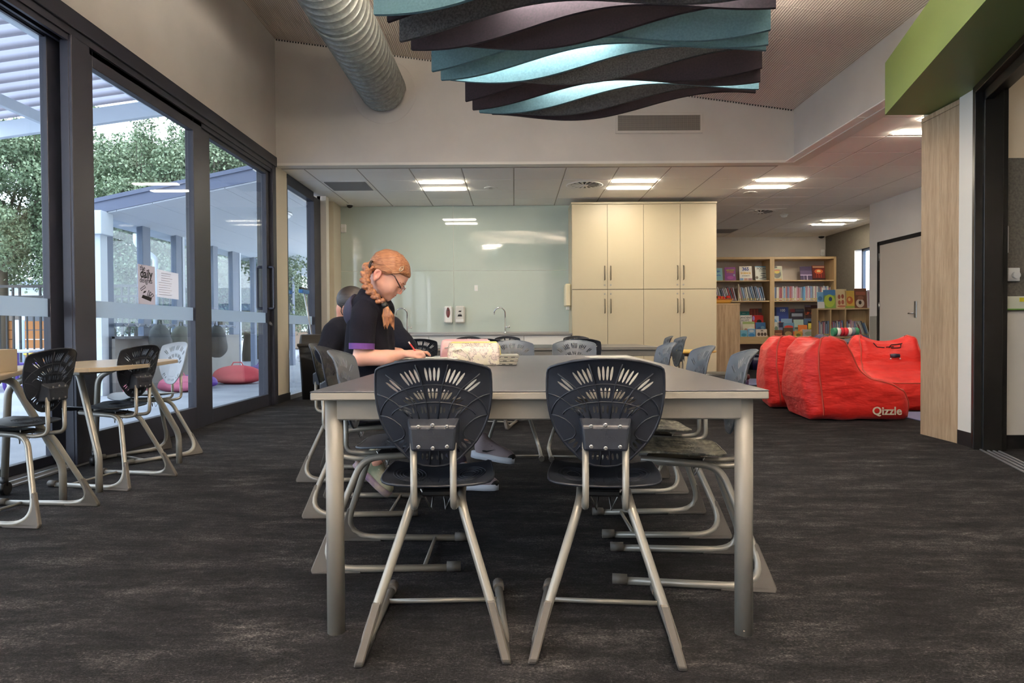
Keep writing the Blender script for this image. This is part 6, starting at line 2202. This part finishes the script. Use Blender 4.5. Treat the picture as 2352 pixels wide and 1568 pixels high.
for s_ in (-1, 1):
    e_ = SDF(hp(-.018, s_ * .08, -.034) - .05, hp(-.018, s_ * .08, -.034) + .05, .0026)
    ca_, sa_ = math.cos(.25), math.sin(.25)
    RE = HR @ np.array([[ca_, 0, -sa_], [0, 1, 0], [sa_, 0, ca_]])
    e_.ell(hp(-.018, s_ * .076, -.033), (.0195, .0105, .031), .004, RE)
    e_.ell(hp(-.0155, s_ * .0885, -.030), (.0125, .0095, .0215), .002, RE, 's')
    e_.ell(hp(-.006, s_ * .0795, -.036), (.0055, .006, .008), .003, RE)
    e_.cap(hp(-.026, s_ * .082, -.022), hp(-.02, s_ * .082, -.012), .0028, .0028, .003)
    e_.ell(hp(-.0115, s_ * .0765, -.059), (.0085, .0065, .009), .005, RE)
    obs.append(e_.build('ear', M_EAR, None, 1))
l_ = MB().ball((0, 0, 0), .0058, .0155, .0036)
V = np.array(l_.v)
o = np_obj('lips', np.array([hp(.0995 + p[0], p[1], -.059 + p[2]) for p in V]), l_.f, M_LIP); obs.append(o)
o = np_obj('lips', np.array([hp(.0975 + p[0], p[1] * .9, -.0686 + p[2] * 1.1) for p in V]), l_.f, M_LIP); obs.append(o)
for s_ in (-1, 1):
    face_piece('eyelashes', mat('lash_brown', (92, 56, 40), .6), [(.0905, s_ * .043, -.0145), (.0965, s_ * .036, -.0165), (.0975, s_ * .028, -.0165), (.0935, s_ * .0195, -.0145)], .0014, 5)
    face_piece('eyebrow', mat('brow_ginger', (168, 108, 70), .7), [(.085, s_ * .048, .006), (.097, s_ * .035, .014), (.101, s_ * .02, .011)], [.002, .003, .002], 6)
# hair cap
hs = SDF(HC - .15, HC + .15, .0045)


def hairline(x):
    return np.interp(x, [-.12, -.07, -.045, -.032, .018, .036, .056, .1, .14], [-.085, -.082, -.07, -.022, -.008, .014, .036, .05, .052])


def hair_fn(P):
    q = (P - HC) @ HR
    r = np.array([.107, .0815, .0935])
    c = q - np.array([-.001, 0, .021])
    k0 = np.linalg.norm(c / r, axis=-1); k1 = np.linalg.norm(c / (r * r), axis=-1)
    d = k0 * (k0 - 1) / np.maximum(k1, 1e-9)
    d = d + .0011 * np.sin(150 * q[..., 2] + 70 * q[..., 0] + 4 * np.sin(30 * q[..., 0]))
    cut = (hairline(q[..., 0]) - q[..., 2]) * .75
    return np.maximum(d, cut)


hs.F = hair_fn(hs.all_points())
hs.ell(hp(-.088, -.01, -.045), (.03, .03, .026), .02, HR)
obs.append(hs.build('hair', M_GINGER, None, 1))
# swept strands above the ear and temple
for k in range(5):
    face_piece('hair_strand', M_GINGER, [(.09 - k * .008, -.045 - .003 * k, .07 - k * .006), (.06 - k * .004, -.071, .046 - k * .004), (.025, -.0795, .012 + k * .002), (-.02, -.0825, -.004 + k * .006), (-.07, -.062, -.028 + k * .006)], [.002, .005, .006, .005, .003], 6)
# plait
pl_ = [(-.69, 3.3, 1.205), (-.709, 3.275, 1.178), (-.71, 3.262, 1.145), (-.697, 3.255, 1.112), (-.677, 3.252, 1.082), (-.652, 3.25, 1.057), (-.625, 3.245, 1.034)]
P = np.array(pl_)
ts = np.linspace(0, len(P) - 1, 15)
bs_ = SDF(P.min(0) - .05, P.max(0) + .05, .004)
for i, t_ in enumerate(ts):
    j = min(int(t_), len(P) - 2)
    c = P[j] + (P[j + 1] - P[j]) * (t_ - j)
    d = P[j + 1] - P[j]; d /= np.linalg.norm(d)
    n_ = np.array([d[2], 0, -d[0]])
    s_ = 1 if i % 2 else -1
    w_ = .0195 - .0004 * i
    ax = d * .75 - n_ * .66 * s_; ax /= np.linalg.norm(ax)
    ay = np.array([0, 1, 0]); az = np.cross(ax, ay); az /= np.linalg.norm(az); ay = np.cross(az, ax)
    R_ = np.stack([ax, ay, az], 1)
    bs_.ell(c + n_ * s_ * .0085, (w_ * 1.3, w_ * .95, w_ * .78), .0015, R_)
obs.append(bs_.build('plait', M_GINGERB, None, 0))
obs.append(MB().tube([(-.69 + .012 * math.cos(a) * .4, 3.305 + .024 * math.sin(a), 1.212 + .024 * math.cos(a)) for a in np.linspace(0, 2 * PI, 17)[:-1]], .006, 6, closed=True).build('hair_tie', M_BLACKPL))
obs.append(MB().tube([(-.619, 3.245, 1.03), (-.612, 3.243, 1.02), (-.606, 3.242, 1.01)], [.0145, .0155, .0145], 12).build('hair_tie', M_BLACKPL))
ts_ = SDF((-.66, 3.19, .88), (-.54, 3.3, 1.03), .004)
for k in range(11):
    r = random.Random(k)
    e = (-.602 + r.uniform(-.026, .034), 3.238 + r.uniform(-.014, .014), .915 + r.uniform(-.012, .03))
    m__ = (-.597 + (e[0] + .597) * .75, 3.24, .97)
    ts_.chain([(-.607, 3.242, 1.015), m__, e], [.009, .011, .0035], .005)
obs.append(ts_.build('plait_tail', M_TAIL, None, 1))
# clip and glasses
c_ = MB().tube([tuple(hp(*p)) for p in ((.052, -.0745, .082), (.047, -.0785, .068), (.05, -.0785, .05), (.058, -.077, .05), (.061, -.0755, .066))], .0028, 6, closed=True)
obs.append(c_.build('hair_clip', mat('pale_gold_clip', (226, 204, 170), .25, .6)))
g_ = MB()
for s_ in (-1, 1):
    g_.tube([tuple(hp(.113 - .006 * abs(math.cos(a)), s_ * (.033 + .023 * math.cos(a)), -.016 + .0165 * math.sin(a))) for a in np.linspace(0, 2 * PI, 25)[:-1]], .0013, 5, closed=True)
g_.tube([tuple(hp(*p)) for p in ((.109, -.011, -.012), (.117, 0, -.008), (.109, .011, -.012))], .0014, 5)
gl_ob = g_.build('glasses', mat('pink_metal', (196, 150, 140), .3, .5)); obs.append(gl_ob)
a_ = MB()
for s_ in (-1, 1): a_.tube([tuple(hp(*p)) for p in ((.109, s_ * .056, -.012), (.099, s_ * .064, -.006), (.075, s_ * .069, .004), (.05, s_ * .074, .014), (.015, s_ * .0775, .008), (-.02, s_ * .079, -.002))], [.003, .0036, .0032, .0026, .002, .002], 6)
o = a_.build('glasses_arm', mat('dark_tortoiseshell', (52, 36, 32), .25)); obs.append(o)
ln_ = MB()
for s_ in (-1, 1):
    c0 = len(ln_.v)
    ln_.v.append(tuple(hp(.1125, s_ * .033, -.016)))
    for a in np.linspace(0, 2 * PI, 25)[:-1]: ln_.v.append(tuple(hp(.113 - .006 * abs(math.cos(a)), s_ * (.033 + .023 * math.cos(a)), -.016 + .0165 * math.sin(a))))
    for k in range(24): ln_.f.append((c0, c0 + 1 + k, c0 + 1 + (k + 1) % 24)); ln_.sm.append(True)
obs.append(ln_.build('lens', glass_mat('spectacle_lens', (.96, .97, .98, 1), .8)))
# polo shirt
s2 = SDF((-1.0, 3.15, .58), (-.48, 3.7, 1.2), .008)
s2.cap((-.70, 3.285, 1.01), (-.69, 3.55, 1.01), .064, .064, .03)
s2.cap((-.715, 3.345, .99), (-.728, 3.355, .66), .098, .118, .04)
s2.cap((-.71, 3.48, .99), (-.728, 3.49, .66), .098, .118, .04)
s2.ell((-.718, 3.41, 1.075), (.058, .1, .052), .03)
s2.F += .004 * np.sin(s2.all_points() @ np.array([24, 8, 31])) * np.sin(s2.all_points() @ np.array([-13, 20, 9]))
sl2, PP = s2.sub_grid(s2.lo, s2.lo + s2.h * s2.n)
s2.F = np.maximum(s2.F, .645 - s2.all_points()[..., 2])
s2.F = np.maximum(s2.F, -(np.linalg.norm((s2.all_points() - np.array([-.665, 3.41, 1.13])) / np.array([1, 1, .9]), axis=-1) - .052))
shirt = s2.build('polo_shirt', M_SHIRT, None, 2); obs.append(shirt)
sv = MB().tube([(-.70, 3.285, 1.035), (-.708, 3.245, .99), (-.714, 3.225, .92), (-.717, 3.218, .835)], [.045, .063, .062, .059], 20, cap=False).build('sleeve', M_SHIRT); obs.append(sv)
obs.append(MB().tube([(-.7168, 3.2185, .842), (-.7175, 3.2175, .814)], [.0605, .0600], 20, cap=False).build('sleeve_band', M_PURPLE))
obs.append(MB().tube([(-.69, 3.55, 1.035), (-.69, 3.59, .98), (-.69, 3.615, .88)], [.045, .06, .056], 16, cap=False).build('sleeve', M_SHIRT))
yk = SDF((-.9, 3.2, .9), (-.68, 3.62, 1.16), .008)
yk.cap((-.722, 3.3, 1.012), (-.712, 3.54, 1.012), .064, .064, .03); yk.ell((-.733, 3.41, 1.07), (.056, .098, .056), .03); yk.cap((-.735, 3.35, .99), (-.742, 3.47, .985), .1, .1, .03)
yk.F = np.maximum(yk.F, yk.all_points() @ np.array([1, 0, .25]) + .515)
obs.append(yk.build('yoke', M_YOKE, None, 2))
cl = [(-.686 + .052 * math.cos(a) * .9, 3.41 + .064 * math.sin(a), 1.118 - .03 * math.cos(a)) for a in np.linspace(0, 2 * PI, 25)[:-1]]
obs.append(MB().tube(cl, .012, 8, closed=True).build('collar', M_YOKE))
# shorts and trousers
tr3 = SDF((-1.0, 3.2, .2), (-.34, 3.72, .72), .01)
tr3.cap((-.77, 3.36, .55), (-.77, 3.5, .55), .105, .105, .03)
for y_ in (3.35, 3.52): tr3.cap((-.76, y_, .54), (-.47, y_, .55), .088, .07, .02)
obs.append(tr3.build('shorts', M_TROUS, None, 2))
keep_world(girl, *obs)
o = obs[obs.index(gl_ob)]


def shoe(root, M_, m_up, m_sole, m_lace, mark=None, toe=None):
    s_ = SDF((-.06, -.06, .0), (.22, .06, .16), .006)
    s_.ell((.015, 0, .062), (.05, .036, .05), .01); s_.ell((.12, 0, .043), (.078, .041, .036), .03); s_.cap((.01, 0, .07), (.0, 0, .115), .04, .037, .02); s_.cap((.04, 0, .085), (.12, 0, .055), .03, .028, .02)
    s_.F = np.maximum(s_.F, .022 - s_.all_points()[..., 2])
    V, F = s_.surface(2)
    V = np.array([tuple(M_ @ Vector(p)) for p in V])
    up = np_obj('shoe', V, F, m_up); up.parent = root; up.location = -root.location
    ol = [(-.045, -.02), (-.052, 0), (-.045, .02), (-.02, .036), (.05, .036), (.11, .046), (.17, .04), (.2, .018), (.203, -.012), (.18, -.036), (.12, -.043), (.05, -.034), (-.02, -.034)]
    MB().prism(ol, 0, .034, M_, True).build('sole', m_sole, up)
    lc_ = MB()
    for k in range(6):
        x_ = .03 + k * .017
        z_ = .118 - k * .0105
        lc_.tube([tuple(M_ @ Vector((x_, -.03, z_ - .014))), tuple(M_ @ Vector((x_ + .004, 0, z_ + .004))), tuple(M_ @ Vector((x_, .03, z_ - .014)))], .0034, 5)
    lc_.build('laces', m_lace, up)
    if mark:
        pts = [(.005, .062), (.02, .047), (.04, .047), (.09, .07), (.04, .056), (.025, .057)]
        vs = [tuple(M_ @ Vector((p[0], -.0405, p[1]))) for p in pts] + [tuple(M_ @ Vector((p[0], -.037, p[1]))) for p in pts]
        n = len(pts)
        MB().add(vs, [tuple(range(n)), tuple(reversed(range(n, 2 * n)))] + [(k, n + k, n + (k + 1) % n, (k + 1) % n) for k in range(n)]).build('side_mark', mark, up)
    if toe:
        t_ = SDF((.15, -.05, .02), (.22, .05, .07), .006); t_.ell((.172, 0, .036), (.034, .034, .024), .005)
        V, F = t_.surface(1)
        o = np_obj('toe_cap', np.array([tuple(M_ @ Vector(p)) for p in V]), F, toe); o.parent = up
    return up


def frame(p, fwd, up):
    X = Vector(fwd).normalized(); Z = (Vector(up) - X * X.dot(Vector(up))).normalized(); Y = Z.cross(X)
    return Matrix(((X.x, Y.x, Z.x, p[0]), (X.y, Y.y, Z.y, p[1]), (X.z, Y.z, Z.z, p[2]), (0, 0, 0, 1)))


M_OLIVE = mat('pastel_olive_mesh', (122, 138, 118), .7, col2=(176, 166, 140), vscale=(14, 14, 14))
M_LILACS = mat('lilac_tan_sole', (176, 158, 146), .6, col2=(134, 112, 140), vscale=(20, 20, 20))
M_LACEP = mat('pale_lace', (206, 208, 196), .7)
shoe(girl, frame((-.815, 3.585, .16), (.72, .02, -.69), (.69, 0, .72)), M_OLIVE, M_LILACS, M_LACEP)
shoe(girl, frame((-.83, 3.70, .16), (.72, .02, -.69), (.69, 0, .72)), M_OLIVE, M_LILACS, M_LACEP)
pc = thing('pencil', 'red pencil with pale end held in the girl\'s writing hand', 'pencil', (-.447, 3.262, .7635))
MB().cyl((.002, 0, .004), (-.048, -.006, .074), .0036, 8).build('barrel', mat('red_pencil', (196, 48, 44), .4), pc)
MB().cyl((-.048, -.006, .074), (-.055, -.007, .084), .0036, 8).build('eraser', mat('pale_eraser', (226, 214, 206), .6), pc)
MB().cyl((.002, 0, .004), (.004, .0, .0), .0034, 8, .0008).build('tip', mat('pencil_tip', (216, 180, 130), .6), pc)

# second child, dark hair, behind
kid = thing('person', 'dark-haired child in navy hoodie sitting behind the ginger-haired girl', 'person', (-1.0, 4.2, 0))
K = np.array([-.985, 4.16, 1.06])
kp = math.radians(30)
KR = np.array([[math.cos(kp), 0, math.sin(kp)], [0, 1, 0], [-math.sin(kp), 0, math.cos(kp)]])


def kh(x, y, z): return K + KR @ np.array([x, y, z])


b = SDF((-1.3, 3.72, .05), (-.12, 4.48, 1.22), .009)
b.ell(kh(-.006, 0, .02), (.088, .07, .08), .02, KR); b.ell(kh(.04, 0, -.03), (.055, .055, .07), .03, KR); b.ell(kh(.075, 0, -.088), (.02, .02, .016), .015, KR)
b.cap(kh(.09, 0, -.004), kh(.106, 0, -.034), .008, .01, .01)
for s_ in (-1, 1): b.ell(kh(-.012, s_ * .072, -.03), (.017, .01, .028), .006, KR)
b.cap(kh(-.03, 0, -.05), (-1.03, 4.2, .93), .045, .05, .03)
b.cap((-1.03, 4.2, .9), (-1.03, 4.22, .56), .09, .1, .03)
b.chain([(-1.05, 4.06, .9), (-1.09, 4.0, .76), (-1.02, 3.97, .68), (-.998, 3.965, .64)], [.05, .042, .034, .026], .012)
b.ell((-.99, 3.965, .62), (.024, .02, .036), .012)
for k in range(4): b.chain([(-.975 - .01 * k, 3.955 + .006 * k, .6), (-.966 - .011 * k, 3.956 + .006 * k, .57), (-.975 - .011 * k, 3.958 + .006 * k, .548)], [.0095, .009, .008], .004)
b.chain([(-.99, 3.94, .63), (-.965, 3.935, .6), (-.96, 3.938, .58)], [.011, .01, .009], .004)
b.chain([(-.97, 4.3, .92), (-.73, 4.06, .9), (-.6, 3.94, .79)], [.05, .04, .028], .012)
b.ell((-.56, 3.93, .775), (.04, .034, .018), .012)
for k in range(4): b.chain([(-.535, 3.905 + .014 * k, .775), (-.5, 3.9 + .015 * k, .774), (-.48, 3.898 + .015 * k, .755)], [.009, .0085, .0075], .004)
b.chain([(-.57, 3.9, .77), (-.54, 3.88, .762), (-.515, 3.875, .752)], [.011, .0095, .008], .004)
b.chain([(-1.02, 4.14, .54), (-.62, 4.02, .53), (-.27, 3.9, .3)], [.075, .05, .034], .02)
b.chain([(-1.02, 4.28, .54), (-.6, 4.1, .5), (-.3, 3.92, .12)], [.075, .05, .034], .02)
obs = [b.build('body', M_SKIN2, None, 1)]
h2 = SDF(K - .14, K + .14, .006)


def kid_hair(P):
    q = (P - K) @ KR
    r = np.array([.1, .081, .09]); c = q - np.array([-.008, 0, .022])
    k0 = np.linalg.norm(c / r, axis=-1); k1 = np.linalg.norm(c / (r * r), axis=-1)
    d = k0 * (k0 - 1) / np.maximum(k1, 1e-9)
    cut = (np.interp(q[..., 0], [-.12, -.05, -.025, .02, .06, .1], [-.1, -.1, -.04, -.005, .03, .05]) - q[..., 2]) * .75
    part = .012 - np.sqrt((q[..., 1] + .012) ** 2 + 0 * q[..., 0])
    return np.maximum(d, cut) + .004 * np.exp(-((q[..., 1] + .014) / .004) ** 2)


h2.F = kid_hair(h2.all_points())
obs.append(h2.build('hair', M_DKHAIR, None, 1))
hd_ = SDF((-1.3, 3.85, .5), (-.55, 4.5, 1.02), .01)
hd_.cap((-1.05, 4.08, .9), (-1.0, 4.33, .9), .072, .072, .03)
hd_.cap((-1.03, 4.16, .88), (-1.03, 4.18, .58), .115, .13, .04); hd_.cap((-1.02, 4.28, .88), (-1.03, 4.28, .58), .11, .125, .04)
hd_.chain([(-1.06, 4.05, .9), (-1.1, 3.99, .765), (-1.03, 3.968, .695)], [.068, .06, .046], .02)
hd_.chain([(-.97, 4.3, .93), (-.73, 4.06, .915), (-.615, 3.95, .81)], [.07, .068, .052], .02)
hd_.F += .005 * np.sin(hd_.all_points() @ np.array([30, 10, 26])) * np.sin(hd_.all_points() @ np.array([-14, 25, 12]))
obs.append(hd_.build('hoodie', M_HOOD, None, 2))
obs.append(MB().tube([(-1.005 + .06 * math.cos(a), 4.19 + .065 * math.sin(a), .965 - .012 * math.cos(a)) for a in np.linspace(0, 2 * PI, 21)[:-1]], .02, 8, closed=True).build('collar', mat('teal_collar', (52, 92, 112), .8)))
obs.append(MB().tube([tuple(kh(*p)) for p in ((.09, -.05, .0), (.0, -.079, .0), (-.03, -.084, -.025), (-.02, -.08, -.06), (.0, -.076, -.075))], .0026, 6).build('ear_band', M_BLACKPL))
tk_ = SDF((-1.2, 3.8, .1), (-.2, 4.5, .7), .012)
tk_.cap((-1.02, 4.14, .55), (-1.02, 4.3, .55), .1, .1, .03)
tk_.chain([(-1.0, 4.14, .54), (-.62, 4.02, .53), (-.3, 3.905, .32)], [.088, .064, .046], .02)
tk_.chain([(-1.0, 4.28, .54), (-.6, 4.1, .5), (-.32, 3.93, .15)], [.088, .064, .046], .02)
obs.append(tk_.build('trousers', M_TROUS, None, 2))
keep_world(kid, *obs)
M_MAUVE = mat('mauve_grey_mesh', (150, 136, 140), .75, bump=.2, bscale=200)
M_WSOLE = mat('white_blue_sole', (206, 214, 226), .5)
M_DLACE = mat('plum_lace', (96, 82, 92), .7)
shoe(kid, frame((-.2, 3.9, .17), (.97, -.1, -.14), (.14, -.05, .97)), M_MAUVE, M_WSOLE, M_DLACE, M_INK, M_INK)
shoe(kid, frame((-.29, 3.86, .001), (.98, -.1, 0), (0, 0, 1)), M_MAUVE, M_WSOLE, M_DLACE, M_INK, M_INK)


# ---------------------------------------------------------------- lettering becomes plain meshes
def letters_to_mesh():
    bpy.context.view_layer.update()
    dg = bpy.context.evaluated_depsgraph_get()
    done = {}
    for o in [o for o in COL.objects if o.type == 'FONT']:
        key = o.data.name
        if key not in done: done[key] = bpy.data.meshes.new_from_object(o.evaluated_get(dg))
        n = bpy.data.objects.new('lettering' if 'emboss' not in o.name else 'embossed_lettering', done[key])
        COL.objects.link(n)
        n.parent = o.parent
        n.location, n.rotation_euler, n.scale = o.location, o.rotation_euler, o.scale
        bpy.data.objects.remove(o)


letters_to_mesh()
